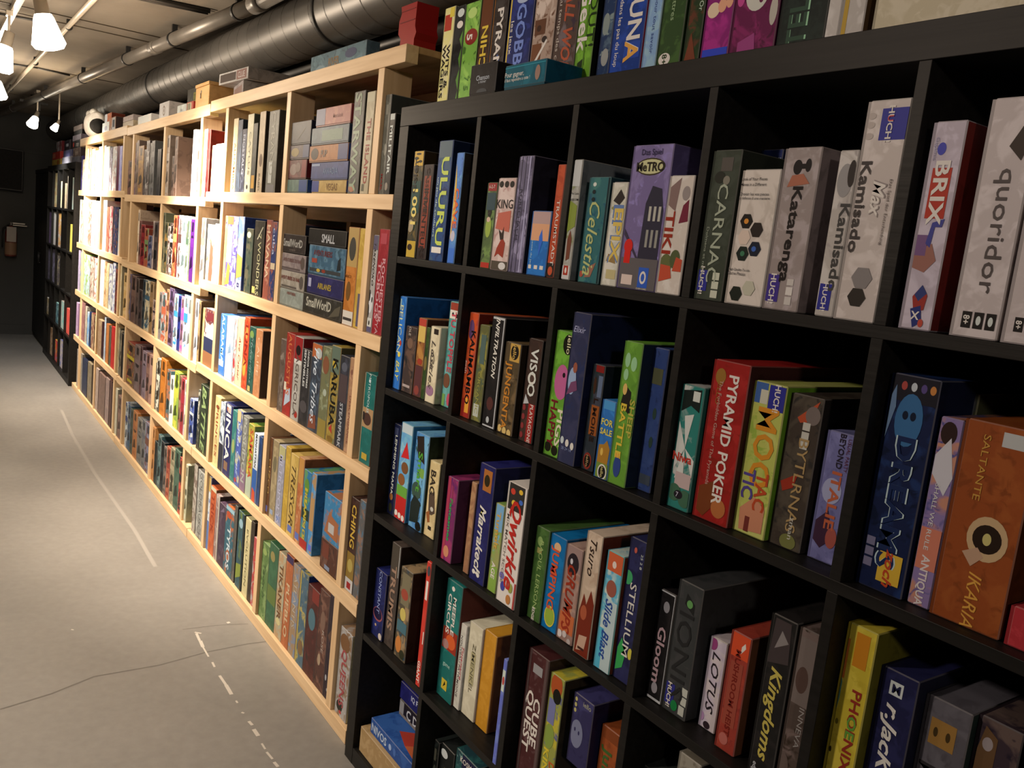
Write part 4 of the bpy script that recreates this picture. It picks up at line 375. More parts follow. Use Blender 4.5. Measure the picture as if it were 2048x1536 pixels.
('K', 1.3453, 1.3916, 0.0225, 0.7544, 1.0129, 0.2637, '1c1a18/24201e', '141210', [('P', [(0.1, 0.7), (0.9, 0.74), (0.8, 0.98), (0.2, 0.98)], '3c3230'), ('P', [(0.3, 0.8), (0.8, 0.86), (0.5, 0.92)], '7a706a'), ('T', 'Kingdoms', 0.55, 0.4, 0.42, 'b09c48', 'BI'), ('T', 'edge', 0.3, 0.04, 0.2, 'a8a4a0', 'B')], ('black box, gold gothic lettering, third row, fourth cube from left', 'board games in fourth cube, third row, black bookcase')),
('K', 1.3941, 1.4287, 0.0257, 0.7544, 1.0112, 0.262, '4a3c34/6a5850/34281f', '241c18', [('R', 0, 0.55, 1, 0.95, '6a5c54'), ('E', 0.5, 0.7, 0.3, 0.08, '4c3830'), ('T', 'INNEVA', 0.75, 0.42, 0.25, '8a8078', ''), ('E', 0.3, 0.15, 0.25, 0.08, '5c4c44')], ('grey brown box, figure art, third row, fourth cube from left', 'board games in fourth cube, third row, black bookcase')),
('K', 1.4616, 1.5078, 0.0341, 0.7544, 1.047, 0.3309, 'b8a030/c4ac3c/b0982c', '4a4414', [('R', 0, 0.72, 0.18, 0.92, 'b8642c'), ('R', 0.35, 0.8, 0.8, 0.97, 'b8741c'), ('P', [(0, 0.55), (0.15, 0.62), (0.15, 0.7), (0, 0.72)], '4c7c6c'), ('T', 'PHOENIX', 0.68, 0.48, 0.3, '8a2c20', 'B'), ('T', '  OE  ', 0.68, 0.5, 0.28, '5c8c34', 'B'), ('E', 0.2, 0.5, 0.05, 0.015, '6a5c1c'), ('E', 0.15, 0.35, 0.04, 0.015, '2c240c')], ('yellow box, multicoloured lettering, third row, fifth cube from left', 'board games in fifth cube, third row, black bookcase')),
('K', 1.509, 1.5636, 0.0544, 0.7544, 1.0012, 0.2518, '1c1c38/242444', '141420', [('R', 0.3, 0.86, 0.65, 0.94, 'b8b8c0'), ('T', 'M', 0.48, 0.9, 0.05, '1c1c38', 'HB'), ('T', 'r.JacK', 0.5, 0.6, 0.36, 'c8c8d0', 'BI'), ('R', 0.0, 0.3, 0.3, 0.32, '8a8a98')], ('dark blue box, white lettering, third row, fifth cube from left', 'board games in fifth cube, third row, black bookcase')),
('K', 1.5648, 1.6269, 0.0765, 0.7544, 0.9831, 0.2333, '504a4c/5a5456/484244', '1c2420', [('R', 0.2, 0.72, 0.75, 0.88, '8a6430'), ('E', 0.33, 0.8, 0.05, 0.03, '3c2c14'), ('E', 0.6, 0.8, 0.05, 0.03, '3c2c14'), ('T', 'M', 0.3, 0.55, 0.35, '2c2828', 'B')], ('grey box, gold badge, third row, fifth cube from left', 'board games in fifth cube, third row, black bookcase')),
('K', 1.6281, 1.6832, 0.09, 0.7544, 0.9842, 0.2345, '34282c/5a4840/241c24', '1c1418', [('P', [(0.05, 0.5), (0.5, 0.55), (0.5, 0.9), (0.2, 0.95), (0.05, 0.8)], '5a4028'), ('E', 0.3, 0.85, 0.12, 0.04, '8a7c78'), ('E', 0.7, 0.7, 0.2, 0.06, '4c3c50')], ('dark box, woman and jewels, third row, fifth cube from left', 'board games in fifth cube, third row, black bookcase')),
('K', 0.0511, 0.1199, 0.0219, 0.4017, 0.5966, 0.1988, '1c2048/24285c/14163c', '10122c', [('E', 0.5, 0.35, 0.42, 0.1, '8a4848'), ('E', 0.5, 0.36, 0.36, 0.085, '181430'), ('T', 'CONSTANT', 0.5, 0.68, 0.25, '8088a8', ''), ('E', 0.85, 0.06, 0.15, 0.05, 'b8a898'), ('E', 0.4, 0.18, 0.07, 0.02, 'b09068')], ('small dark blue box, eclipse ring, fourth row, first cube from left', 'board games in first cube, fourth row, black bookcase')),
('K', 0.1211, 0.1732, 0.0278, 0.4017, 0.6958, 0.3372, '3c322c/483c34', '1c1612', [('R', 0, 0.7, 1, 1, '40382f'), ('T', 'TRUMIS', 0.5, 0.48, 0.5, '8a6c58', 'B'), ('P', [(0.9, 0.7), (1, 0.7), (1, 1), (0.9, 1)], '98948c')], ('tall grey brown box, fourth row, first cube from left', 'board games in first cube, fourth row, black bookcase')),
('K', 0.1904, 0.2557, 0.0242, 0.4017, 0.6533, 0.2566, '4a4030/8a7050/2c3c44', '241c14', [('R', 0.2, 0.6, 0.9, 0.95, '6a6048'), ('E', 0.5, 0.72, 0.3, 0.06, '8a3c2c'), ('E', 0.5, 0.5, 0.25, 0.07, 'b09c50'), ('R', 0.1, 0.3, 0.9, 0.42, '3c5c64'), ('E', 0.35, 0.15, 0.25, 0.09, 'b06c34'), ('E', 0.7, 0.07, 0.2, 0.05, '2c2c1c')], ('brown box, gold and teal art, fourth row, first cube from left', 'board games in first cube, fourth row, black bookcase')),
('K', 0.3584, 0.3792, 0.002, 0.4017, 0.7307, 0.363, 'b02c20/b83428', '701c14', [('T', 'GIANT', 0.5, 0.12, 0.6, 'e0d0b8', 'B'), ('R', 0.3, 0.7, 0.8, 0.85, 'd8c8b8'), ('E', 0.6, 0.93, 0.35, 0.04, '3c3c40'), ('R', 0.7, 0.35, 0.9, 0.45, 'd8d0c8')], ('narrow bright red box, fourth row, first cube from left', 'board games in first cube, fourth row, black bookcase')),
('K', 0.4123, 0.4846, 0.0324, 0.4017, 0.7049, 0.3326, '1c5c54/246860', '4a241c', [('T', 'MEEPLE', 0.62, 0.72, 0.2, 'c8d0c8', 'B'), ('T', 'CIRCUS', 0.32, 0.72, 0.2, 'c8d0c8', 'B'), ('R', 0, 0.42, 1, 0.6, '8a2c1c'), ('E', 0.6, 0.5, 0.3, 0.06, 'c05428'), ('E', 0.3, 0.46, 0.2, 0.04, '9a7068'), ('T', 'game', 0.5, 0.3, 0.035, '9ab8a8', 'H'), ('R', 0.3, 0.08, 0.65, 0.17, 'b89c30'), ('P', [(0.4, 0.1), (0.55, 0.13), (0.5, 0.16)], '181408'), ('E', 0.45, 0.94, 0.1, 0.02, 'd0d4c8')], ('teal box, circus band, fourth row, second cube from left', 'board games in second cube, fourth row, black bookcase')),
('K', 0.4858, 0.5122, 0.0381, 0.4017, 0.6181, 0.2207, 'b0a898/bcb4a4', '8a8478', [('T', 'NOUVEAU PATRIMOINE', 0.35, 0.5, 0.3, '5c5450', ''), ('T', 'Tintamarre', 0.7, 0.55, 0.35, 'a82c3c', 'I')], ('narrow white printed box, fourth row, second cube from left', 'board games in second cube, fourth row, black bookcase')),
('K', 0.5134, 0.572, 0.0431, 0.4017, 0.6356, 0.2386, 'b8ac90/c4b89c', 'a09880', [('R', 0.35, 0.36, 0.7, 0.7, 'a0946c'), ('T', 'ZIMENKEL', 0.52, 0.53, 0.22, '5c543c', '')], ('plain cream box, small label, fourth row, second cube from left', 'board games in second cube, fourth row, black bookcase')),
('K', 0.574, 0.6245, 0.0466, 0.4017, 0.6408, 0.2439, 'b07820/b88028', '6a3c14', [], ('mustard orange box, fourth row, second cube from left', 'board games in second cube, fourth row, black bookcase')),
('K', 0.7215, 0.7347, 0.0, 0.4017, 0.6455, 0.2487, '5c64a8/6c78b8', '3c4478', [('R', 0, 0.7, 1, 0.9, 'b8c8d8'), ('E', 0.5, 0.8, 0.3, 0.04, 'a83c38')], ('narrow blue white box, fourth row, second cube from left', 'board games in second cube, fourth row, black bookcase')),
('K', 0.7683, 0.8389, 0.0282, 0.4017, 0.6889, 0.3368, '42201f/4a2826/583c3a', '382824', [('R', 0, 0, 0.16, 1, '54403c'), ('R', 0.86, 0, 1, 1, '54403c'), ('R', 0.3, 0.84, 0.75, 0.91, '8a8480'), ('T', 'CUBE', 0.68, 0.48, 0.3, 'd8ccc8', 'B'), ('T', 'QUEST', 0.34, 0.46, 0.3, 'd8ccc8', 'B')], ('maroon box, white block lettering, fourth row, third cube from left', 'board games in third cube, fourth row, black bookcase')),
('K', 0.8443, 0.89, 0.0316, 0.4017, 0.6698, 0.2735, '8c8c40/b0a034/5c5c78', '2c2418', [('E', 0.5, 0.92, 0.4, 0.1, 'a04820'), ('R', 0, 0.6, 0.6, 0.8, '6c6c90'), ('E', 0.6, 0.84, 0.28, 0.06, '14140c'), ('E', 0.4, 0.5, 0.35, 0.1, '7c8c3c'), ('T', 'KING', 0.35, 0.25, 0.35, 'c8b030', 'B'), ('T', 'DO', 0.8, 0.25, 0.35, 'b84c20', 'B')], ('yellow green box, apple cartoon, fourth row, third cube from left', 'board games in third cube, fourth row, black bookcase')),
('K', 0.9346, 0.9947, 0.02, 0.5311, 0.6749, 0.18, '2c2848/38345a/242040', '18162c', [('E', 0.35, 0.45, 0.3, 0.2, '6c6c80'), ('E', 0.25, 0.5, 0.04, 0.03, '2c2848'), ('E', 0.45, 0.48, 0.04, 0.03, '2c2848'), ('E', 0.15, 0.92, 0.06, 0.03, 'a89c60'), ('E', 0.15, 0.84, 0.06, 0.03, 'a89c60'), ('E', 0.15, 0.76, 0.06, 0.03, 'a89c60'), ('T', 'iello', 0.7, 0.92, 0.07, '9a9480', 'H')], ('dark purple box, grey moon face, fourth row, third cube from left', 'board games in third cube, fourth row, black bookcase')),
('K', 0.9444, 1.0013, 0.02, 0.4017, 0.5002, 0.18, '4c6c8c/5c7c9c', '2c3c50', [], ('blue grey box, fourth row, third cube from left', 'board games in third cube, fourth row, black bookcase')),
('K', 1.0025, 1.052, 0.04, 0.4017, 0.6394, 0.2425, '8c4420/984c24/7c3c1c', '4a2414', [('R', 0, 0.9, 1, 1, '7a3c1c'), ('T', 'Jungle', 0.5, 0.6, 0.45, '3c5a28', 'B')], ('orange brown carton, fourth row, third cube from left', 'board games in third cube, fourth row, black bookcase')),
('K', 1.109, 1.1641, 0.05, 0.4017, 0.616, 0.2185, '2a2c28/3a3c38/1c1e1c', '1c1e1a', [], ('dark stone textured box, fourth row, fourth cube from left', 'board games in fourth cube, fourth row, black bookcase')),
('K', 1.187, 1.2381, 0.05, 0.4017, 0.6871, 0.315, '8a8070/6a6050', '3c3630', [], ('speckled beige box, fourth row, fourth cube from left', 'board games in fourth cube, fourth row, black bookcase')),
('K', 0.4037, 0.4267, 0.05, 0.0491, 0.2658, 0.2211, '1c1e1c/2c302c/3c3c2c', '141614', [('E', 0.5, 0.6, 0.3, 0.1, '4a4c40'), ('R', 0.2, 0.75, 0.6, 0.9, '5c5848')], ('black green box, thorn art, bottom row, second cube from left', 'board games in second cube, bottom row, black bookcase')),
('K', 0.4349, 0.4999, 0.05, 0.0491, 0.2771, 0.2326, '141614/1c1e1c', '101210', [('E', 0.3, 0.9, 0.25, 0.05, 'b0b0a8'), ('R', 0.4, 0.5, 0.6, 0.75, 'a89c30')], ('black box, yellow tag, bottom row, second cube from left', 'board games in second cube, bottom row, black bookcase')),
('K', 0.5059, 0.604, 0.05, 0.0491, 0.3019, 0.2579, '244c48/1c3438/6a8880', '14242c', [('R', 0.3, 0.86, 1, 1, '1c1c34'), ('T', 'KOSMOS', 0.6, 0.93, 0.16, 'd0d0d0', 'H'), ('E', 0.5, 0.7, 0.15, 0.06, 'b8a890')], ('teal box, white lettering, bottom row, second cube from left', 'board games in second cube, bottom row, black bookcase')),
('A', -1.8997, -1.8464, 0.032, 1.622, 1.8253, 0.2033, 'd0d490/e0e4a8', '9aa060', [('R', 0.2, 0.6, 0.8, 0.8, 'd8c880')], ('pale yellow green box, first from left, top shelf, near pine bookcase', 'board games on the top shelf of the near pine bookcase')),
('A', -1.8452, -1.7281, 0.032, 1.622, 1.8287, 0.2067, 'e0e4b0/c8d890', '9aa060', [('R', 0, 0.75, 1, 1, 'e8e4d0'), ('E', 0.6, 0.55, 0.3, 0.06, 'a8b070')], ('light lime box with white top, second from left, top shelf, near pine bookcase', 'board games on the top shelf of the near pine bookcase')),
('A', -1.5981, -1.5334, 0.032, 1.622, 1.9212, 0.2992, 'c8b088/d8c098', '5a5044', [('T', 'ALHAMBRA', 0.6, 0.35, 0.4, 'a05c34', '')], ('cream box with rust lettering, third from left, top shelf, near pine bookcase', 'board games on the top shelf of the near pine bookcase')),
('A', -1.5322, -1.473, 0.032, 1.622, 1.9119, 0.2899, '3c4450/4c5868', '24282c', [], ('slate blue box, fourth from left, top shelf, near pine bookcase', 'board games on the top shelf of the near pine bookcase')),
('A', -1.4718, -1.4108, 0.032, 1.622, 1.8725, 0.2505, '2c3040/585c6c', '1c2028', [('T', 'NOSTALG', 0.5, 0.6, 0.4, 'a8a8b0', 'B')], ('narrow black blue box with white lettering, fifth from left, top shelf, near pine bookcase', 'board games on the top shelf of the near pine bookcase')),
('A', -1.4096, -1.3339, 0.032, 1.622, 1.9258, 0.3, 'c8bc98/d8ccac', '3c3c30', [('T', 'CAYLUS', 0.6, 0.5, 0.3, '8a8068', ''), ('E', 0.5, 0.07, 0.15, 0.03, '2c2c2c')], ('tall cream box with faded lettering, sixth from left, top shelf, near pine bookcase', 'board games on the top shelf of the near pine bookcase')),
('A', -1.3327, -1.2808, 0.032, 1.622, 1.8872, 0.2652, '34342c/44443c', '24241c', [('R', 0.2, 0.06, 0.9, 0.25, 'b08030')], ('dark box with orange panel, seventh from left, top shelf, near pine bookcase', 'board games on the top shelf of the near pine bookcase')),
('A', -1.2617, -1.193, 0.032, 1.622, 1.9255, 0.3, 'b09878/c0a888', '302820', [('E', 0.6, 0.4, 0.25, 0.08, '5a4028'), ('T', 'BABEL', 0.5, 0.12, 0.3, '5a4c38', '')], ('tall tan box with brown ornament, eighth from left, top shelf, near pine bookcase', 'board games on the top shelf of the near pine bookcase')),
('A', -1.1506, -1.0425, 0.032, 1.622, 1.9197, 0.2977, '5c584c/6c685c', '2c2824', [('T', 'CYRANO', 0.5, 0.6, 0.4, '8a8474', ''), ('R', 0.25, 0.12, 0.6, 0.38, 'a8a498'), ('R', 0.1, 0.0, 0.9, 0.1, '6a6460')], ('grey box with white paper patches, ninth from left, top shelf, near pine bookcase', 'board games on the top shelf of the near pine bookcase')),
('A', -0.3843, -0.3079, 0.032, 1.622, 1.9219, 0.2999, '545048/64605c/4a463c', '2c2820', [('T', 'STARWAY', 0.45, 0.5, 0.6, '8a9478', 'B'), ('E', 0.4, 0.06, 0.3, 0.04, 'a06c50'), ('P', [(0.3, 0.9), (0.5, 0.95), (0.7, 0.9), (0.5, 0.85)], '6a5850')], ('tall grey box with outlined lettering, tenth from left, top shelf, near pine bookcase', 'board games on the top shelf of the near pine bookcase')),
('A', -0.2949, -0.2385, 0.032, 1.622, 1.9141, 0.2921, 'a89878/b8a888', '8a7c60', [('T', 'THE ISLAND', 0.55, 0.42, 0.42, '8a3428', 'B'), ('R', 0, 0.9, 1, 1, 'b8ac8c'), ('R', 0.2, 0.03, 0.5, 0.1, '5a5440')], ('tall cream box with red lettering, 11th from left, top shelf, near pine bookcase', 'board games on the top shelf of the near pine bookcase')),
('A', -0.1695, -0.1329, 0.032, 1.622, 1.8957, 0.2737, '5c584c/706c60', '2c2c28', [('R', 0.3, 0.8, 0.7, 0.9, '8a8474'), ('T', 'MAEL', 0.5, 0.12, 0.3, '8a342c', 'B'), ('E', 0.7, 0.45, 0.25, 0.06, '8a8474')], ('grey box with small red letters, 12th from left, top shelf, near pine bookcase', 'board games on the top shelf of the near pine bookcase')),
('A', -0.1317, -0.0988, 0.032, 1.622, 1.8425, 0.2205, '24221e/34322c', '141410', [('T', 'MILITAIR', 0.5, 0.55, 0.5, 'c8c8bc', 'B'), ('R', 0.1, 0.92, 1, 1, 'b8b8ac'), ('E', 0.4, 0.1, 0.3, 0.05, '8a7c6c')], ('narrow black box with white lettering, 13th from left, top shelf, near pine bookcase', 'board games on the top shelf of the near pine bookcase')),
('A', -1.9, -1.7847, 0.032, 1.23, 1.4805, 0.2505, 'd8d0c0/8a6c54/b0a898', '3c5c5c', [('R', 0, 0.85, 1, 1, 'c8dcd8'), ('P', [(0.4, 0), (0.9, 0), (0.9, 0.6), (0.5, 0.7)], '7a5844')], ('white and brown spotted box, first from left, second shelf, near pine bookcase', 'board games on the second shelf of the near pine bookcase')),
('A', -1.7835, -1.7096, 0.032, 1.23, 1.487, 0.257, 'd0dcd4/e0ece4', '8aa098', [], ('white pale green box, second from left, second shelf, near pine bookcase', 'board games on the second shelf of the near pine bookcase')),
('A', -1.6361, -1.5966, 0.032, 1.23, 1.5247, 0.2947, 'b88c60/d0a878', '8a6040', [('E', 0.5, 0.9, 0.2, 0.02, '483c60')], ('narrow orange tan box, third from left, second shelf, near pine bookcase', 'board games on the second shelf of the near pine bookcase')),
('A', -1.5954, -1.448, 0.032, 1.23, 1.5258, 0.2958, '5c508c/d8d0d8/6c60a0', '302c5c', [('R', 0, 0.88, 0.55, 1, 'b06840'), ('R', 0, 0.35, 0.5, 0.85, 'd8d0dc'), ('P', [(0, 0.02), (0.4, 0.05), (0.45, 0.3), (0.2, 0.35)], 'c89040'), ('T', 'LOUIS', 0.75, 0.6, 0.25, 'd0ccd8', 'B'), ('R', 0.6, 0.1, 0.95, 0.22, 'c8c4d0')], ('purple white box with figure, fourth from left, second shelf, near pine bookcase', 'board games on the second shelf of the near pine bookcase')),
('A', -1.4468, -1.3692, 0.032, 1.23, 1.527, 0.297, '6c80b0/a8a480/8ca0c8', '24305c', [('P', [(0, 0.6), (0.5, 0.78), (1, 0.62), (1, 0.4), (0, 0.4)], 'c0c0c0'), ('P', [(0, 0.15), (1, 0.2), (1, 0.45), (0, 0.5)], 'b09048'), ('R', 0, 0, 1, 0.14, 'b0a8b8'), ('T', '8', 0.5, 0.07, 0.4, '282c54', 'B')], ('blue box with snowy mountain, fifth from left, second shelf, near pine bookcase', 'board games on the second shelf of the near pine bookcase')),
('A', -1.3348, -1.2512, 0.032, 1.23, 1.4842, 0.2542, '3c4438/5a5440/283028', '202820', [('E', 0.4, 0.9, 0.3, 0.05, 'b8b4a0')], ('mottled olive box, sixth from left, second shelf, near pine bookcase', 'board games on the second shelf of the near pine bookcase')),
('A', -1.2382, -1.1211, 0.032, 1.23, 1.5177, 0.2877, '2c2820/3a342a', '141210', [('T', '7 WONDERS', 0.6, 0.42, 0.42, 'a8a078', ''), ('R', 0.1, 0.03, 0.4, 0.12, 'c0a860'), ('P', [(0.3, 0.75), (0.4, 0.75), (0.9, 0.92), (0.8, 0.92)], 'a8a088')], ('black gold box, seventh from left, second shelf, near pine bookcase', 'board games on the second shelf of the near pine bookcase')),
('A', -1.1028, -1.0351, 0.032, 1.23, 1.5242, 0.2942, '8a4c3c/b07860/6a3c44', '4a2c28', [('T', 'HAVANA', 0.5, 0.6, 0.5, 'c8a888', 'B')], ('red orange mottled box, eighth from left, second shelf, near pine bookcase', 'board games on the second shelf of the near pine bookcase')),
('A', -1.0339, -0.9816, 0.032, 1.23, 1.5192, 0.2892, '343a60/8a5040/2a3050', '242838', [('T', 'cuba', 0.5, 0.75, 0.5, 'a8a8b8', ''), ('R', 0, 0.4, 1, 0.48, 'c0a888')], ('navy and rust box, ninth from left, second shelf, near pine bookcase', 'board games on the second shelf of the near pine bookcase')),
('A', -0.3475, -0.2676, 0.032, 1.23, 1.5253, 0.2953, 'a86428/b87434', '6a3c18', [('R', 0, 0.6, 1, 1, 'a88850'), ('E', 0.5, 0.78, 0.3, 0.12, '3c3830'), ('T', 'MARCO', 0.3, 0.5, 0.2, '6a3c14', 'H'), ('E', 0.4, 0.35, 0.2, 0.1, '6a4820'), ('R', 0, 0, 1, 0.15, 'c8bcac'), ('R', 0.1, 0.05, 0.9, 0.08, '3a3430')], ('orange brown box with goblet, tenth from left, second shelf, near pine bookcase', 'board games on the second shelf of the near pine bookcase')),
('A', -0.2664, -0.2105, 0.032, 1.23, 1.5245, 0.2945, 'b08c38/c09c48', '7a5c24', [('T', 'DIE SIEDLER', 0.8, 0.6, 0.25, '5a4420', ''), ('R', 0.4, 0.02, 0.9, 0.35, '5a5060')], ('mustard yellow box, 11th from left, second shelf, near pine bookcase', 'board games on the second shelf of the near pine bookcase')),
('A', -0.1695, -0.1359, 0.032, 1.23, 1.5092, 0.2792, 'a8a098/bcb4ac/b0a8a0', '5a5450', [('T', 'TAKENOKO', 0.5, 0.7, 0.36, '302c28', 'I'), ('E', 0.45, 0.3, 0.4, 0.1, 'd0ccc8'), ('E', 0.2, 0.38, 0.15, 0.06, '141210'), ('E', 0.15, 0.22, 0.15, 0.07, '141210'), ('E', 0.7, 0.34, 0.1, 0.03, '141210'), ('R', 0, 0.06, 1, 0.15, 'c8c4b8'), ('E', 0.5, 0.1, 0.12, 0.025, '1c1814'), ('R', 0, 0, 1, 0.06, '5a5470'), ('R', 0, 0.85, 1, 1, '645c6c')], ('white box with panda and bamboo, 12th from left, second shelf, near pine bookcase', 'board games on the second shelf of the near pine bookcase')),
('A', -0.1347, -0.0696, 0.032, 1.23, 1.5277, 0.2977, '8c2028/9c2830', '5a1820', [('T', 'ROCHESTER', 0.7, 0.42, 0.3, 'c89090', 'B'), ('T', 'TOBOGS', 0.35, 0.42, 0.3, 'c89090', 'B'), ('T', 'OYA', 0.5, 0.1, 0.3, 'c09090', ''), ('R', 0.2, 0.86, 0.8, 0.96, 'a84048')], ('crimson box with pale curly lettering, 13th from left, second shelf, near pine bookcase', 'board games on the second shelf of the near pine bookcase')),
('A', -1.9, -1.8682, 0.032, 0.85, 1.1047, 0.2547, 'b89c60/d0b478', '8a7040', [], ('narrow sandy box, first from left, third shelf, near pine bookcase', 'board games on the third shelf of the near pine bookcase')),
('A', -1.867, -1.6909, 0.032, 0.85, 1.1079, 0.2579, '5a3034/c8c0b8/a88060', '3c2428', [('R', 0, 0, 1, 0.25, '8a5c3c'), ('R', 0, 0.25, 1, 0.5, '2c3048'), ('P', [(0.2, 0.5), (0.9, 0.5), (0.9, 0.7), (0.3, 0.75)], 'c0bcc0'), ('P', [(0.1, 0.78), (0.9, 0.82), (0.85, 0.95), (0.3, 0.95)], '6a2c30')], ('white box with red stripes, second from left, third shelf, near pine bookcase', 'board games on the third shelf of the near pine bookcase')),
('A', -1.6156, -1.5246, 0.032, 0.85, 1.1124, 0.2624, '3c6cb0/4c80c4', 'c0c8d0', [('T', 'ALABAMA', 0.5, 0.6, 0.5, 'b0d0e8', 'B'), ('R', 0.1, 0.15, 0.8, 0.25, 'c8d8e0')], ('bright blue box with white lettering, third from left, third shelf, near pine bookcase', 'board games on the third shelf of the near pine bookcase')),
('A', -1.5234, -1.4157, 0.032, 0.85, 1.114, 0.264, 'a8b0bc/c8ccd0/8a98a8', '7a8494', [('E', 0.5, 0.25, 0.4, 0.1, 'c8c4d0'), ('P', [(0.3, 0.4), (0.7, 0.45), (0.6, 0.6)], '7a8ca0')], ('pale blue white box, fourth from left, third shelf, near pine bookcase', 'board games on the third shelf of the near pine bookcase')),
('A', -1.4145, -1.3758, 0.032, 0.85, 1.1165, 0.2665, 'c8c0b8/b05c5c', '8a8078', [('E', 0.5, 0.3, 0.3, 0.08, 'a03838')], ('white box with red splashes, fifth from left, third shelf, near pine bookcase', 'board games on the third shelf of the near pine bookcase')),
('A', -1.3746, -1.2877, 0.032, 0.85, 1.1267, 0.2767, 'c8b08c/d8c09c', 'a08c6c', [('T', 'Ave Caesar', 0.5, 0.4, 0.3, '8a342c', 'I')], ('tan box with small red script, sixth from left, third shelf, near pine bookcase', 'board games on the third shelf of the near pine bookcase')),
('A', -1.2865, -1.2198, 0.032, 0.85, 1.1391, 0.2891, 'b03c24/c85830/a02c1c', '7a2c14', [('E', 0.5, 0.8, 0.3, 0.1, 'd07838'), ('E', 0.4, 0.3, 0.3, 0.12, 'c89038'), ('T', 'LUNA', 0.5, 0.6, 0.5, '7a2018', 'B')], ('flame red box, seventh from left, third shelf, near pine bookcase', 'board games on the third shelf of the near pine bookcase')),
('A', -1.2186, -1.1411, 0.032, 0.85, 1.1099, 0.2599, '1c3c34/2c5044', '142820', [('E', 0.4, 0.88, 0.3, 0.06, '6a8040'), ('T', 'Mykerinos', 0.5, 0.5, 0.3, '6a8078', 'I'), ('R', 0.2, 0.02, 0.6, 0.1, 'a89458')], ('dark green box with gold leaves, eighth from left, third shelf, near pine bookcase', 'board games on the third shelf of the near pine bookcase')),
('A', -1.1399, -1.061, 0.032, 0.85, 1.1102, 0.2602, 'a87048/b88058', '241814', [('T', 'CALIFE', 0.5, 0.6, 0.3, 'd0a888', '')], ('copper pink box, ninth from left, third shelf, near pine bookcase', 'board games on the third shelf of the near pine bookcase')),
('A', -0.8623, -0.8083, 0.032, 0.85, 1.1121, 0.2621, '5a4a40/7a6c60/4a3c34', '3c302c', [], ('narrow brown grey box, tenth from left, third shelf, near pine bookcase', 'board games on the third shelf of the near pine bookcase')),
('A', -0.8071, -0.7246, 0.032, 0.85, 1.1423, 0.2923, '8c2c24/9c342c', '5a1c18', [('T', 'AUGUSTUS', 0.5, 0.62, 0.45, 'b8643c', 'B'), ('P', [(0.2, 0.1), (0.9, 0.2), (0.8, 0.35), (0.3, 0.3)], 'a8b0b8'), ('R', 0.55, 0.02, 0.95, 0.12, 'a02c28'), ('R', 0.1, 0.3, 0.4, 0.4, 'c8c0a8')], ('red box with orange round letters, 11th from left, third shelf, near pine bookcase', 'board games on the third shelf of the near pine bookcase')),
('A', -0.7234, -0.6482, 0.032, 0.85, 1.1411, 0.2911, 'a0988c/b0a89c', '6a1c1c', [('R', 0, 0.7, 1, 1, '8c2424'), ('E', 0.5, 0.84, 0.3, 0.06, '201414'), ('R', 0, 0.68, 1, 0.73, 'c8c0b4'), ('T', 'AGRICOLA', 0.5, 0.42, 0.4, '5a4c44', ''), ('E', 0.7, 0.08, 0.2, 0.04, 'a02c24')], ('white box with red top panel, 12th from left, third shelf, near pine bookcase', 'board games on the third shelf of the near pine bookcase')),
('A', -0.647, -0.5653, 0.032, 0.85, 1.1097, 0.2597, '2a2828/383434', '1c1a1a', [('T', 'ANDOR MYSTERES', 0.7, 0.75, 0.25, 'c8c4bc', 'B'), ('T', 'SENTINELLES', 0.35, 0.75, 0.25, 'c8c4bc', 'B'), ('E', 0.5, 0.25, 0.4, 0.08, '4a4444')], ('charcoal box with small white capitals, 13th from left, third shelf, near pine bookcase', 'board games on the third shelf of the near pine bookcase')),
('A', -0.5641, -0.4771, 0.032, 0.85, 1.1419, 0.2919, '343840/44505c', '1c1c20', [('R', 0, 0.84, 1, 1, 'a85c34'), ('T', 'Five Tribes', 0.5, 0.52, 0.45, 'c8ccd0', 'I'), ('P', [(0.1, 0.02), (0.9, 0.05), (0.8, 0.2), (0.2, 0.18)], '7a4430'), ('E', 0.7, 0.9, 0.3, 0.06, 'a8a8a0')], ('dark slate box with white script, 14th from left, third shelf, near pine bookcase', 'board games on the third shelf of the near pine bookcase')),
('A', -0.4759, -0.404, 0.032, 0.85, 1.1444, 0.2944, '6a6848/8a8c6c/586048', '3c3c2c', [('E', 0.5, 0.8, 0.35, 0.1, '7a4c34'), ('E', 0.6, 0.5, 0.2, 0.04, 'a0a490'), ('R', 0, 0, 1, 0.2, '8c7838')], ('olive art box with round face, 15th from left, third shelf, near pine bookcase', 'board games on the third shelf of the near pine bookcase')),
('A', -0.4028, -0.3319, 0.032, 0.85, 1.1574, 0.3, '8c7434/a88c40/6a6c50', '3c3824', [('R', 0, 0.72, 1, 1, '5c6858'), ('E', 0.4, 0.82, 0.2, 0.05, 'b09434'), ('T', 'KARUBA', 0.55, 0.52, 0.55, '14120e', 'B'), ('P', [(0.3, 0.14), (0.7, 0.1), (0.6, 0.2)], 'a8342c'), ('E', 0.5, 0.04, 0.3, 0.03, '7a5c28')], ('mustard box with black tumbling letters, 16th from left, third shelf, near pine bookcase', 'board games on the third shelf of the near pine bookcase')),
('A', -0.3307, -0.2607, 0.032, 0.85, 1.1379, 0.2879, '2c2c30/3c3c44/343038', '18181c', [('R', 0.1, 0.5, 0.9, 0.8, '4a3c3c'), ('E', 0.5, 0.88, 0.3, 0.05, '54545c'), ('T', 'STEAMPARK', 0.5, 0.25, 0.38, 'a8a8a8', 'B')], ('black box with steam machinery art, 17th from left, third shelf, near pine bookcase', 'board games on the third shelf of the near pine bookcase')),
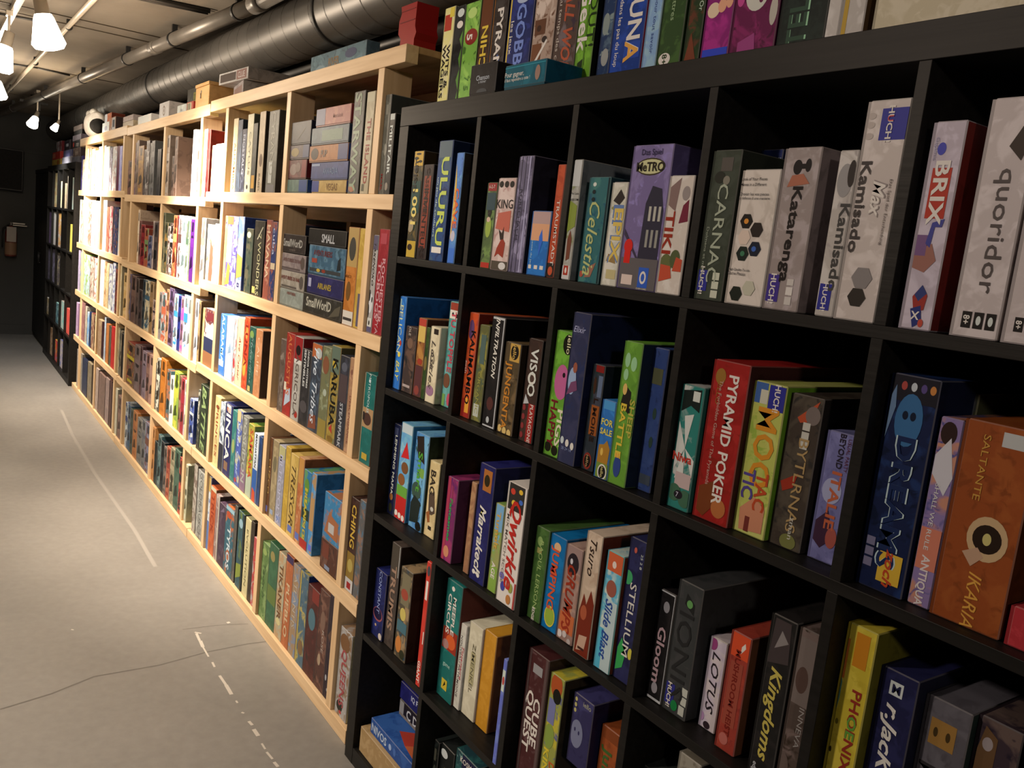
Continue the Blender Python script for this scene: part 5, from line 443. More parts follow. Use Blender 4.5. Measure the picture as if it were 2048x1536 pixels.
('A', -0.2595, -0.2105, 0.032, 0.85, 1.1413, 0.2913, 'a07858/b08868/986c54', '6a4c3c', [('T', 'DESCENDANCE', 0.5, 0.35, 0.3, '7a4838', ''), ('E', 0.4, 0.85, 0.15, 0.03, '7a5040')], ('pinkish tan box, 18th from left, third shelf, near pine bookcase', 'board games on the third shelf of the near pine bookcase')),
('A', -0.1494, -0.0723, 0.032, 0.85, 1.1162, 0.2662, '1c6058/246c64', '7a5844', [('R', 0, 0.4, 1, 0.62, 'a8845c'), ('E', 0.5, 0.5, 0.35, 0.07, '4a3028'), ('E', 0.2, 0.52, 0.12, 0.05, '2c2420'), ('T', 'METROPOLIS', 0.5, 0.78, 0.2, 'b8c8c0', ''), ('R', 0, 0, 0.12, 1, 'a88c6c'), ('R', 0.3, 0.05, 0.75, 0.12, 'b89838'), ('E', 0.5, 0.92, 0.08, 0.02, 'c8d0cc')], ('teal box with street scene strip, 19th from left, third shelf, near pine bookcase', 'board games on the third shelf of the near pine bookcase')),
('A', -1.9, -1.8633, 0.032, 0.445, 0.7248, 0.2798, '2c3028/a8a490', '1c1e18', [('T', 'TORA', 0.5, 0.6, 0.5, 'c0bca8', '')], ('black box with white marks, first from left, fourth shelf, near pine bookcase', 'board games on the fourth shelf of the near pine bookcase')),
('A', -1.8621, -1.7299, 0.032, 0.445, 0.76, 0.3, '20281c/343c2c', '141a10', [('T', 'BATTLE', 0.5, 0.5, 0.6, '8a9c64', 'BI')], ('black green box with pale lettering, second from left, fourth shelf, near pine bookcase', 'board games on the fourth shelf of the near pine bookcase')),
('A', -1.715, -1.6855, 0.032, 0.445, 0.7431, 0.2981, 'c09858/d0a868', '8a6c3c', [('T', 'CARTAGENA', 0.5, 0.55, 0.35, '7a5c34', '')], ('narrow golden tan box, third from left, fourth shelf, near pine bookcase', 'board games on the fourth shelf of the near pine bookcase')),
('A', -1.6217, -1.5387, 0.032, 0.445, 0.7536, 0.3, 'c8ac74/d8bc84', '9a7c4c', [('T', 'PRINCES', 0.5, 0.5, 0.35, '8a3c24', ''), ('E', 0.5, 0.85, 0.3, 0.03, '6a4c30')], ('cream gold box, fourth from left, fourth shelf, near pine bookcase', 'board games on the fourth shelf of the near pine bookcase')),
('A', -1.5375, -1.4708, 0.032, 0.445, 0.7431, 0.2981, 'c0c4c8/3c4450/8a98a4', '5a606c', [('R', 0, 0, 1, 0.4, '2c2c34')], ('white blue box with night scene, fifth from left, fourth shelf, near pine bookcase', 'board games on the fourth shelf of the near pine bookcase')),
('A', -1.4696, -1.3663, 0.032, 0.445, 0.7547, 0.3, '20244c/2a2e58', '141838', [('E', 0.5, 0.92, 0.3, 0.04, 'a87058'), ('T', 'FINCA', 0.5, 0.6, 0.6, 'd0ccc0', 'B'), ('R', 0.2, 0.08, 0.7, 0.2, '7a5c48')], ('dark blue box with tall white lettering, sixth from left, fourth shelf, near pine bookcase', 'board games on the fourth shelf of the near pine bookcase')),
('A', -1.3651, -1.3059, 0.032, 0.445, 0.7447, 0.2997, '2c6864/4c7c70', '1c4440', [('E', 0.5, 0.5, 0.3, 0.1, '8a9458')], ('narrow teal box, seventh from left, fourth shelf, near pine bookcase', 'board games on the fourth shelf of the near pine bookcase')),
('A', -1.3047, -1.2326, 0.032, 0.445, 0.7591, 0.3, '40508c/a8a080/4c5c98', '242c54', [('R', 0, 0.85, 0.7, 1, 'c0a878'), ('T', 'Santa Cruz', 0.5, 0.5, 0.4, 'a8b4d0', 'I'), ('E', 0.3, 0.07, 0.2, 0.03, 'a03838')], ('blue box with sandy sky corner, eighth from left, fourth shelf, near pine bookcase', 'board games on the fourth shelf of the near pine bookcase')),
('A', -1.2314, -1.1549, 0.032, 0.445, 0.7513, 0.3, '6a6860/7c7a70/5a5448', '3a3834', [('T', 'POSEIDON', 0.5, 0.55, 0.5, '9a988c', 'B'), ('R', 0, 0, 1, 0.3, '7a6070')], ('grey box with raised lettering, ninth from left, fourth shelf, near pine bookcase', 'board games on the fourth shelf of the near pine bookcase')),
('A', -1.1537, -1.0821, 0.032, 0.445, 0.7361, 0.2911, 'a8943c/5c7c34/c8a848', '4c5c28', [('T', 'SAMARA', 0.6, 0.6, 0.5, 'a8442c', 'B'), ('R', 0, 0, 1, 0.3, 'a0a890')], ('yellow green box with red lettering, tenth from left, fourth shelf, near pine bookcase', 'board games on the fourth shelf of the near pine bookcase')),
('A', -1.0809, -1.0227, 0.032, 0.445, 0.7152, 0.2702, 'b8bcc0/c8ccd0', '2c4c80', [('T', 'MANHATTAN', 0.5, 0.75, 0.35, '1c1c24', 'B'), ('R', 0, 0, 1, 0.48, '2c5490'), ('P', [(0.2, 0), (0.9, 0), (0.8, 0.16), (0.2, 0.2)], 'b84828')], ('white blue box with black lettering, 11th from left, fourth shelf, near pine bookcase', 'board games on the fourth shelf of the near pine bookcase')),
('A', -1.0215, -0.9828, 0.032, 0.445, 0.7153, 0.2703, '1c3458/24406c', '142440', [], ('narrow deep blue box, 12th from left, fourth shelf, near pine bookcase', 'board games on the fourth shelf of the near pine bookcase')),
('A', -0.9045, -0.8681, 0.032, 0.445, 0.7406, 0.2956, '5a3820/6c4830', '3c2414', [('T', 'CUZCO', 0.5, 0.5, 0.5, 'a8884c', ''), ('R', 0.1, 0.04, 0.6, 0.12, '5c5c90')], ('brown box with tan lettering, 13th from left, fourth shelf, near pine bookcase', 'board games on the fourth shelf of the near pine bookcase')),
('A', -0.8669, -0.8049, 0.032, 0.445, 0.7411, 0.2961, '8a7858/a08c68', '5a4c34', [('E', 0.5, 0.7, 0.3, 0.1, '6a6048'), ('R', 0.2, 0.06, 0.7, 0.12, '8a94a4')], ('tan gold box, 14th from left, fourth shelf, near pine bookcase', 'board games on the fourth shelf of the near pine bookcase')),
('A', -0.8037, -0.7361, 0.032, 0.445, 0.7367, 0.2917, '8c8890/9c98a0', '6a6870', [('T', 'METROPOLYS', 0.5, 0.45, 0.5, 'a8a4b4', 'B'), ('R', 0.3, 0.04, 0.8, 0.12, '6c7ca8'), ('R', 0, 0.85, 1, 1, 'a8a070')], ('lilac grey box, 15th from left, fourth shelf, near pine bookcase', 'board games on the fourth shelf of the near pine bookcase')),
('A', -0.7349, -0.6843, 0.032, 0.445, 0.7493, 0.3, 'b08c34/c09c40', '7a5c24', [], ('plain mustard box, 16th from left, fourth shelf, near pine bookcase', 'board games on the fourth shelf of the near pine bookcase')),
('A', -0.6831, -0.6057, 0.032, 0.445, 0.7379, 0.2929, 'b8964c/c8a65c', '7a6030', [('T', 'TRESOR', 0.5, 0.5, 0.5, '4a3418', 'I'), ('R', 0.2, 0.05, 0.7, 0.13, '5c6ca8')], ('yellow sand box with black script, 17th from left, fourth shelf, near pine bookcase', 'board games on the fourth shelf of the near pine bookcase')),
('A', -0.6045, -0.554, 0.032, 0.445, 0.7443, 0.2993, 'b0683c/c89c70/a0542c', '6a3c24', [('R', 0.2, 0.04, 0.9, 0.12, '5c6ca8'), ('R', 0, 0.7, 1, 1, 'b88444')], ('orange and cream box, 18th from left, fourth shelf, near pine bookcase', 'board games on the fourth shelf of the near pine bookcase')),
('A', -0.5528, -0.484, 0.032, 0.445, 0.7158, 0.2708, '2c6c94/5c8c5c/387ca8', '1c4458', [('T', 'HUANG DI', 0.5, 0.45, 0.32, 'b8a434', 'B'), ('R', 0, 0.38, 1, 0.52, '203428'), ('E', 0.5, 0.8, 0.3, 0.1, '5c8434'), ('R', 0, 0, 1, 0.12, 'a82c24'), ('T', 'HUANG', 0.5, 0.45, 0.34, 'b8a434', 'B')], ('turquoise island scene box, 19th from left, fourth shelf, near pine bookcase', 'board games on the fourth shelf of the near pine bookcase')),
('A', -0.4828, -0.4409, 0.032, 0.445, 0.7228, 0.2778, '4c8cb8/a8845c/6c9cc0', '2c5c80', [('R', 0.3, 0.05, 0.9, 0.12, '5c6cc8'), ('R', 0, 0.3, 1, 0.7, 'b08858')], ('sky blue and tan box, 20th from left, fourth shelf, near pine bookcase', 'board games on the fourth shelf of the near pine bookcase')),
('A', -0.1695, -0.11, 0.032, 0.445, 0.7355, 0.2905, '34201c/442c24', '5c3424', [('T', 'CHING', 0.5, 0.7, 0.5, 'c8a040', 'B'), ('R', 0, 0.14, 1, 0.42, '8a6c30'), ('E', 0.5, 0.28, 0.3, 0.07, 'b09850'), ('R', 0, 0, 1, 0.14, 'c0b8b0'), ('R', 0.3, 0.03, 0.75, 0.1, '9a2424')], ('dark brown box with yellow capitals, 21st from left, fourth shelf, near pine bookcase', 'board games on the fourth shelf of the near pine bookcase')),
('A', -0.1088, -0.0676, 0.032, 0.445, 0.7452, 0.3, '5c5a58/8a6854/4c6c80', '3c3434', [], ('blue and rust mottled box, 22nd from left, fourth shelf, near pine bookcase', 'board games on the fourth shelf of the near pine bookcase')),
('A', -1.8967, -1.8379, 0.032, 0.045, 0.3738, 0.3, 'a89c8c/6a5448', '4a4038', [], ('narrow cream brown box, first from left, bottom shelf, near pine bookcase', 'board games on the bottom shelf of the near pine bookcase')),
('A', -1.825, -1.6997, 0.032, 0.045, 0.3658, 0.3, '8a867c/a8a498', '4a4844', [('T', 'GOLDRAUSCH', 0.5, 0.5, 0.45, '5c5a54', '')], ('grey box with faint lettering, second from left, bottom shelf, near pine bookcase', 'board games on the bottom shelf of the near pine bookcase')),
('A', -1.6445, -1.611, 0.032, 0.045, 0.3819, 0.3, 'c8c8c4/4c5c90', '343c5c', [('R', 0, 0, 1, 0.4, '5c70a0'), ('R', 0, 0.8, 1, 1, 'b89858')], ('white blue box, third from left, bottom shelf, near pine bookcase', 'board games on the bottom shelf of the near pine bookcase')),
('A', -1.6098, -1.5244, 0.032, 0.045, 0.3513, 0.3, 'a84c28/b85c34', '5c3c24', [('T', 'TRICK', 0.5, 0.6, 0.5, '8a3018', 'B'), ('R', 0, 0.94, 1, 1, 'c0b898')], ('burnt orange box, fourth from left, bottom shelf, near pine bookcase', 'board games on the bottom shelf of the near pine bookcase')),
('A', -1.5232, -1.4684, 0.032, 0.045, 0.3378, 0.2928, '8a6c64/b0a094', '3c3028', [('R', 0.75, 0, 1, 1, 'b0a898')], ('narrow patterned box with cream edge, fifth from left, bottom shelf, near pine bookcase', 'board games on the bottom shelf of the near pine bookcase')),
('A', -1.4672, -1.3762, 0.032, 0.045, 0.3187, 0.2737, '3c2c3c/54404c/2c2430', '1c141c', [('P', [(0.2, 0.85), (0.8, 0.9), (0.7, 0.97)], '6a5868')], ('dark plum box, sixth from left, bottom shelf, near pine bookcase', 'board games on the bottom shelf of the near pine bookcase')),
('A', -1.375, -1.2573, 0.032, 0.045, 0.337, 0.292, '2c5460/a85c34/3c6c74', '242c2c', [('E', 0.4, 0.88, 0.3, 0.05, 'a84424'), ('T', 'TYROS', 0.5, 0.4, 0.35, 'b8c0c0', 'B'), ('R', 0, 0.94, 1, 1, '8aa8b0')], ('dark teal box with red moon, seventh from left, bottom shelf, near pine bookcase', 'board games on the bottom shelf of the near pine bookcase')),
('A', -1.2561, -1.2211, 0.032, 0.045, 0.3708, 0.3, '4c4840/5c5850', '242220', [], ('narrow grey brown box, eighth from left, bottom shelf, near pine bookcase', 'board games on the bottom shelf of the near pine bookcase')),
('A', -1.2063, -1.129, 0.032, 0.045, 0.3653, 0.3, '2c4c54/5c6c34/24403c', '141c1c', [('E', 0.5, 0.85, 0.3, 0.06, '8aa4ac'), ('P', [(0, 0.1), (1, 0.2), (1, 0.35), (0, 0.3)], '7a8434'), ('R', 0.85, 0, 1, 1, '101414')], ('dark box with green jungle art, ninth from left, bottom shelf, near pine bookcase', 'board games on the bottom shelf of the near pine bookcase')),
('A', -1.1148, -1.0464, 0.032, 0.045, 0.3663, 0.3, 'c0b080/ccbc8c', '8a7c54', [('T', 'EVOLUTION', 0.5, 0.5, 0.3, '6a6040', '')], ('narrow cream yellow box, tenth from left, bottom shelf, near pine bookcase', 'board games on the bottom shelf of the near pine bookcase')),
('A', -1.0452, -1.0057, 0.032, 0.045, 0.3729, 0.3, '2c241c/3c3024', '1c1410', [], ('narrow near black box, 11th from left, bottom shelf, near pine bookcase', 'board games on the bottom shelf of the near pine bookcase')),
('A', -1.0045, -0.9455, 0.032, 0.045, 0.3215, 0.2765, 'a84444/a89c94/b0584c', '5c3030', [('T', 'LOGO', 0.5, 0.5, 0.5, 'b83c34', 'B')], ('red and white comic box, 12th from left, bottom shelf, near pine bookcase', 'board games on the bottom shelf of the near pine bookcase')),
('A', -0.9045, -0.826, 0.032, 0.045, 0.3405, 0.2955, '5c7440/7c9058/4c6834', '2c3c20', [('T', 'Tadsch', 0.5, 0.5, 0.3, '3c5030', 'I'), ('E', 0.4, 0.88, 0.3, 0.04, '8a9c58')], ('pale green box with olive script, 13th from left, bottom shelf, near pine bookcase', 'board games on the bottom shelf of the near pine bookcase')),
('A', -0.8248, -0.7302, 0.032, 0.045, 0.3662, 0.3, '34583c/3c6444', '1c3424', [('E', 0.4, 0.85, 0.25, 0.06, '8a7c48'), ('R', 0, 0.3, 1, 0.5, '5c6c34')], ('forest green box, 14th from left, bottom shelf, near pine bookcase', 'board games on the bottom shelf of the near pine bookcase')),
('A', -0.729, -0.6538, 0.032, 0.045, 0.3627, 0.3, 'b08c64/a8a084', '6a5434', [('T', 'TIKANER', 0.5, 0.55, 0.45, '6a4424', 'B'), ('E', 0.5, 0.2, 0.3, 0.04, 'c8b880')], ('sand box with orange lettering, 15th from left, bottom shelf, near pine bookcase', 'board games on the bottom shelf of the near pine bookcase')),
('A', -0.6526, -0.584, 0.032, 0.045, 0.3836, 0.3, 'a85c34/b86c44', '6a3820', [('T', 'PUEBLO', 0.5, 0.4, 0.45, 'c8a880', 'B'), ('R', 0, 0.92, 1, 1, '3c2c50')], ('rust orange box with cream lettering, 16th from left, bottom shelf, near pine bookcase', 'board games on the bottom shelf of the near pine bookcase')),
('A', -0.5828, -0.5168, 0.032, 0.045, 0.3732, 0.3, '9a7c5c/7a8494', '5a4834', [('T', 'ATLANTIS', 0.5, 0.6, 0.4, 'b0a494', '')], ('tan and blue grey box, 17th from left, bottom shelf, near pine bookcase', 'board games on the bottom shelf of the near pine bookcase')),
('A', -0.5156, -0.4419, 0.032, 0.045, 0.3747, 0.3, '4c6470/b09c54/3c5460', '1c2c58', [('R', 0, 0, 0.2, 1, 'b09848'), ('E', 0.6, 0.2, 0.3, 0.08, '7a5c3c')], ('blue box with yellow edge, 18th from left, bottom shelf, near pine bookcase', 'board games on the bottom shelf of the near pine bookcase')),
('A', -0.4407, -0.3414, 0.032, 0.045, 0.3544, 0.3, '4a2420/5c2c28/3a2824', '2c1414', [('E', 0.5, 0.65, 0.3, 0.12, '4c6c74'), ('R', 0.4, 0.85, 1, 1, '7a2c24')], ('dark red brown box with bird art, 19th from left, bottom shelf, near pine bookcase', 'board games on the bottom shelf of the near pine bookcase')),
('A', -0.3402, -0.2614, 0.032, 0.045, 0.3788, 0.3, '54342c/7a5444/3c2824', '2c1c18', [('E', 0.5, 0.7, 0.25, 0.1, '7a5c4c'), ('E', 0.4, 0.3, 0.15, 0.06, 'a88c70'), ('T', 'ROSE', 0.6, 0.5, 0.2, 'b09c8c', '')], ('reddish brown box with oval portraits, 20th from left, bottom shelf, near pine bookcase', 'board games on the bottom shelf of the near pine bookcase')),
('A', -0.2602, -0.2105, 0.032, 0.045, 0.391, 0.3, '2c2028/3c2c30/241c24', '1c1418', [('P', [(0.1, 0.6), (0.7, 0.7), (0.5, 0.55)], '5a4034'), ('E', 0.3, 0.2, 0.12, 0.03, 'a8a4a4'), ('E', 0.6, 0.1, 0.08, 0.015, 'a8a4a4')], ('near black plum box, 21st from left, bottom shelf, near pine bookcase', 'board games on the bottom shelf of the near pine bookcase')),
('A', -0.1639, -0.079, 0.032, 0.045, 0.327, 0.282, 'a8a098/8a6c50/b8b0a8', 'a89c78', [('T', 'QUEENS', 0.5, 0.45, 0.4, 'a04848', 'B'), ('E', 0.45, 0.85, 0.4, 0.1, '7a5434'), ('E', 0.4, 0.12, 0.25, 0.06, '2c2c24'), ('E', 0.5, 0.06, 0.1, 0.02, 'b83c38')], ('white box with horses and red letters, 22nd from left, bottom shelf, near pine bookcase', 'board games on the bottom shelf of the near pine bookcase')),
('B', -3.78, -3.6205, 0.032, 1.598, 1.8071, 0.2091, '6a4438/80584a', None, [], ('reddish brown box, first from left, top shelf, middle pine bookcase', 'board games on the top shelf of the middle pine bookcase')),
('B', -3.5795, -3.5394, 0.032, 1.598, 1.9068, 0.3, '8a7064/6a4c60', None, [], ('tan and purple box, second from left, top shelf, middle pine bookcase', 'board games on the top shelf of the middle pine bookcase')),
('B', -3.5382, -3.4769, 0.032, 1.598, 1.919, 0.3, '7c6456/6a5040', None, [], ('brown box, third from left, top shelf, middle pine bookcase', 'board games on the top shelf of the middle pine bookcase')),
('B', -3.4757, -3.3399, 0.032, 1.598, 1.8832, 0.2852, '8a6444/b08440', None, [], ('brown and orange tan box, fourth from left, top shelf, middle pine bookcase', 'board games on the top shelf of the middle pine bookcase')),
('B', -3.3226, -3.2669, 0.032, 1.598, 1.8583, 0.2603, '4a403e/5c504c', None, [], ('dark grey box, fifth from left, top shelf, middle pine bookcase', 'board games on the top shelf of the middle pine bookcase')),
('B', -3.2657, -3.1891, 0.032, 1.598, 1.9057, 0.3, '5a4c46/b0a498', None, [], ('brown and tan box, sixth from left, top shelf, middle pine bookcase', 'board games on the top shelf of the middle pine bookcase')),
('B', -3.1685, -3.1317, 0.032, 1.598, 1.8886, 0.2906, '5c5850/6c665c', None, [], ('dark grey and grey box, seventh from left, top shelf, middle pine bookcase', 'board games on the top shelf of the middle pine bookcase')),
('B', -3.1305, -3.0586, 0.032, 1.598, 1.8984, 0.3, '6c6862/504c4a', None, [], ('grey and dark grey box, eighth from left, top shelf, middle pine bookcase', 'board games on the top shelf of the middle pine bookcase')),
('B', -2.9768, -2.8948, 0.032, 1.598, 1.8474, 0.2494, '1c1c20/2a2a2c', None, [], ('black and dark grey box, ninth from left, top shelf, middle pine bookcase', 'board games on the top shelf of the middle pine bookcase')),
('B', -2.7695, -2.7024, 0.032, 1.598, 1.9107, 0.3, '9c8470/b0a090', None, [], ('tan box, tenth from left, top shelf, middle pine bookcase', 'board games on the top shelf of the middle pine bookcase')),
('B', -2.6336, -2.5876, 0.032, 1.598, 1.8013, 0.2033, '5c4438/7a6050', None, [], ('brown box, 11th from left, top shelf, middle pine bookcase', 'board games on the top shelf of the middle pine bookcase')),
('B', -2.5864, -2.5313, 0.032, 1.598, 1.8942, 0.2962, '8c7060/6a4c3c', None, [], ('tan and brown box, 12th from left, top shelf, middle pine bookcase', 'board games on the top shelf of the middle pine bookcase')),
('B', -2.2393, -2.195, 0.032, 1.598, 1.9117, 0.3, 'e8e4e8/d0d4e8', None, [], ('white and pale blue box, 13th from left, top shelf, middle pine bookcase', 'board games on the top shelf of the middle pine bookcase')),
('B', -2.1938, -2.1448, 0.032, 1.598, 1.9081, 0.3, 'c8d0e8/e8e0e0', None, [], ('pale blue and white box, 14th from left, top shelf, middle pine bookcase', 'board games on the top shelf of the middle pine bookcase')),
('B', -2.1436, -2.1109, 0.032, 1.598, 1.8995, 0.3, 'b8a49c/5c3c34', None, [], ('beige and reddish brown box, 15th from left, top shelf, middle pine bookcase', 'board games on the top shelf of the middle pine bookcase')),
('B', -2.0395, -1.9901, 0.032, 1.598, 1.9028, 0.3, 'e8c0b0/f0e0d8', None, [], ('cream and pale blue box, 16th from left, top shelf, middle pine bookcase', 'board games on the top shelf of the middle pine bookcase')),
('B', -1.9889, -1.9408, 0.032, 1.598, 1.8972, 0.2992, 'a02c28/8a1c1c', None, [], ('red box, 17th from left, top shelf, middle pine bookcase', 'board games on the top shelf of the middle pine bookcase')),
('B', -3.4113, -3.3673, 0.032, 1.195, 1.5126, 0.3, 'd0b090/e0c8a8', None, [], ('beige and cream box, first from left, second shelf, middle pine bookcase', 'board games on the second shelf of the middle pine bookcase')),
('B', -3.3661, -3.3117, 0.032, 1.195, 1.453, 0.258, '8a5c50/6a3c34', None, [], ('reddish brown box, second from left, second shelf, middle pine bookcase', 'board games on the second shelf of the middle pine bookcase')),
('B', -3.3105, -3.2105, 0.032, 1.195, 1.4321, 0.2371, '8c2c2c/701c20', None, [], ('red box, third from left, second shelf, middle pine bookcase', 'board games on the second shelf of the middle pine bookcase')),
('B', -3.2093, -3.1109, 0.032, 1.195, 1.4134, 0.2184, 'a04c34/6a8050', None, [], ('red and green box, fourth from left, second shelf, middle pine bookcase', 'board games on the second shelf of the middle pine bookcase')),
('B', -3.1097, -3.0199, 0.032, 1.195, 1.377, 0.2, '7a7480/34385c', None, [], ('grey and blue box, fifth from left, second shelf, middle pine bookcase', 'board games on the second shelf of the middle pine bookcase')),
('B', -3.0032, -2.9714, 0.032, 1.195, 1.4605, 0.2655, 'c0a89c/b09888', None, [], ('beige and tan box, sixth from left, second shelf, middle pine bookcase', 'board games on the second shelf of the middle pine bookcase')),
('B', -2.9702, -2.8861, 0.032, 1.195, 1.4544, 0.2594, '2c2424/544440', None, [], ('black and reddish brown box, seventh from left, second shelf, middle pine bookcase', 'board games on the second shelf of the middle pine bookcase')),
('B', -2.8702, -2.8105, 0.032, 1.195, 1.4611, 0.2661, '8c6454/6a3428', None, [], ('brown and red box, eighth from left, second shelf, middle pine bookcase', 'board games on the second shelf of the middle pine bookcase')),
('B', -2.7695, -2.7246, 0.032, 1.195, 1.5118, 0.3, '5c5c44/444434', None, [], ('olive and dark grey box, ninth from left, second shelf, middle pine bookcase', 'board games on the second shelf of the middle pine bookcase')),
('B', -2.7234, -2.6502, 0.032, 1.195, 1.4623, 0.2673, '4a4c38/8a6834', None, [], ('olive and brown box, tenth from left, second shelf, middle pine bookcase', 'board games on the second shelf of the middle pine bookcase')),
('B', -2.649, -2.6066, 0.032, 1.195, 1.4446, 0.2496, 'b0a098/5c4438', None, [], ('tan and brown box, 11th from left, second shelf, middle pine bookcase', 'board games on the second shelf of the middle pine bookcase')),
('B', -2.6054, -2.5367, 0.032, 1.195, 1.4628, 0.2678, '3c2c28/d0c0b0', None, [], ('reddish brown and beige box, 12th from left, second shelf, middle pine bookcase', 'board games on the second shelf of the middle pine bookcase')),
('B', -2.5355, -2.459, 0.032, 1.195, 1.5045, 0.3, 'a0442c/c08c54', None, [], ('red and orange tan box, 13th from left, second shelf, middle pine bookcase', 'board games on the second shelf of the middle pine bookcase')),
('B', -2.4578, -2.4318, 0.032, 1.195, 1.5032, 0.3, '5c1418/701c1c', None, [], ('red box, 14th from left, second shelf, middle pine bookcase', 'board games on the second shelf of the middle pine bookcase')),
('B', -2.4306, -2.365, 0.032, 1.195, 1.5071, 0.3, 'e0c8c0/503834', None, [], ('pale blue and reddish brown box, 15th from left, second shelf, middle pine bookcase', 'board games on the second shelf of the middle pine bookcase')),
('B', -2.3638, -2.2805, 0.032, 1.195, 1.4898, 0.2948, 'd8f0ec/c0e0d8', None, [], ('pale blue and pale green box, 16th from left, second shelf, middle pine bookcase', 'board games on the second shelf of the middle pine bookcase')),
('B', -2.2793, -2.2224, 0.032, 1.195, 1.486, 0.291, 'c8d8b0/485c48', None, [], ('green box, 17th from left, second shelf, middle pine bookcase', 'board games on the second shelf of the middle pine bookcase')),
('B', -2.1914, -2.1243, 0.032, 1.195, 1.4948, 0.2998, '50206a/5c2474', None, [], ('purple box, 18th from left, second shelf, middle pine bookcase', 'board games on the second shelf of the middle pine bookcase')),
('B', -2.0011, -1.935, 0.032, 1.195, 1.5063, 0.3, 'e8dcd4/a08068', None, [], ('cream and tan box, 19th from left, second shelf, middle pine bookcase', 'board games on the second shelf of the middle pine bookcase')),
('B', -3.7564, -3.6545, 0.032, 0.835, 1.1145, 0.2795, 'c89c5c/d8b47c', None, [], ('orange tan box, first from left, third shelf, middle pine bookcase', 'board games on the third shelf of the middle pine bookcase')),
('B', -3.5795, -3.5435, 0.032, 0.835, 1.1217, 0.2867, '6a5c74/8a6c3c', None, [], ('purple and brown box, second from left, third shelf, middle pine bookcase', 'board games on the third shelf of the middle pine bookcase')),
('B', -3.5193, -3.3895, 0.032, 0.835, 1.1193, 0.2843, '5c443c/705448', None, [], ('reddish brown and brown box, third from left, third shelf, middle pine bookcase', 'board games on the third shelf of the middle pine bookcase')),
('B', -3.3734, -3.3051, 0.032, 0.835, 1.1127, 0.2777, '4c3c34/5c4840', None, [], ('brown box, fourth from left, third shelf, middle pine bookcase', 'board games on the third shelf of the middle pine bookcase')),
('B', -3.2916, -3.2032, 0.032, 0.835, 1.0554, 0.2204, '4c3c38/3a302c', None, [], ('reddish brown and dark grey box, fifth from left, third shelf, middle pine bookcase', 'board games on the third shelf of the middle pine bookcase')),
('B', -3.188, -3.1312, 0.032, 0.835, 1.124, 0.289, '3c4448/2c3438', None, [], ('dark grey box, sixth from left, third shelf, middle pine bookcase', 'board games on the third shelf of the middle pine bookcase')),
('B', -3.13, -3.0061, 0.032, 0.835, 1.1245, 0.2895, 'c0ac88/3c5460', None, [], ('tan and teal box, seventh from left, third shelf, middle pine bookcase', 'board games on the third shelf of the middle pine bookcase')),
('B', -3.0049, -2.9176, 0.032, 0.835, 1.1266, 0.2916, '7c6040/8c6c48', None, [], ('brown box, eighth from left, third shelf, middle pine bookcase', 'board games on the third shelf of the middle pine bookcase')),
('B', -2.9164, -2.8105, 0.032, 0.835, 1.0329, 0.2, 'a08474/342c30', None, [], ('tan and dark grey box, ninth from left, third shelf, middle pine bookcase', 'board games on the third shelf of the middle pine bookcase')),
('B', -2.7695, -2.7093, 0.032, 0.835, 1.0902, 0.2552, '6c6c6c/8c7c74', None, [], ('grey and tan box, tenth from left, third shelf, middle pine bookcase', 'board games on the third shelf of the middle pine bookcase')),
('B', -2.7081, -2.6061, 0.032, 0.835, 1.0967, 0.2617, '9ab0b0/b05c40', None, [], ('teal and red box, 11th from left, third shelf, middle pine bookcase', 'board games on the third shelf of the middle pine bookcase')),
('B', -2.6049, -2.5463, 0.032, 0.835, 1.1212, 0.2862, 'c08c60/704030', None, [], ('tan and reddish brown box, 12th from left, third shelf, middle pine bookcase', 'board games on the third shelf of the middle pine bookcase')),
('B', -2.5451, -2.4527, 0.032, 0.835, 1.135, 0.3, '6c5878/3c2430', None, [], ('purple box, 13th from left, third shelf, middle pine bookcase', 'board games on the third shelf of the middle pine bookcase')),
('B', -2.4359, -2.3581, 0.032, 0.835, 1.1136, 0.2786, 'e0e4e4/4090c0', None, [], ('white and blue box, 14th from left, third shelf, middle pine bookcase', 'board games on the third shelf of the middle pine bookcase')),
('B', -2.3569, -2.2971, 0.032, 0.835, 1.1137, 0.2787, '2c3478/242c68', None, [], ('blue and navy box, 15th from left, third shelf, middle pine bookcase', 'board games on the third shelf of the middle pine bookcase')),
('B', -2.2959, -2.2406, 0.032, 0.835, 1.116, 0.281, 'b08890/b0509c', None, [], ('pink and purple box, 16th from left, third shelf, middle pine bookcase', 'board games on the third shelf of the middle pine bookcase')),
('B', -2.2394, -2.1641, 0.032, 0.835, 1.1295, 0.2945, 'e8ecf0/3c84d0', None, [], ('white and blue box, 17th from left, third shelf, middle pine bookcase', 'board games on the third shelf of the middle pine bookcase')),
('B', -2.1629, -2.0989, 0.032, 0.835, 1.1297, 0.2947, 'ece8e0/e0dcd0', None, [], ('white box, 18th from left, third shelf, middle pine bookcase', 'board games on the third shelf of the middle pine bookcase')),
('B', -2.0336, -1.9712, 0.032, 0.835, 1.1319, 0.2969, 'e0dce0/a89ca8', None, [], ('white and light grey box, 19th from left, third shelf, middle pine bookcase', 'board games on the third shelf of the middle pine bookcase')),
('B', -1.97, -1.9392, 0.032, 0.835, 1.1277, 0.2927, '8a6c4c/b09060', None, [], ('brown and tan box, 20th from left, third shelf, middle pine bookcase', 'board games on the third shelf of the middle pine bookcase')),
('B', -3.78, -3.752, 0.032, 0.445, 0.7421, 0.2971, '8c7c64/a09070', None, [], ('tan box, first from left, fourth shelf, middle pine bookcase', 'board games on the fourth shelf of the middle pine bookcase')),
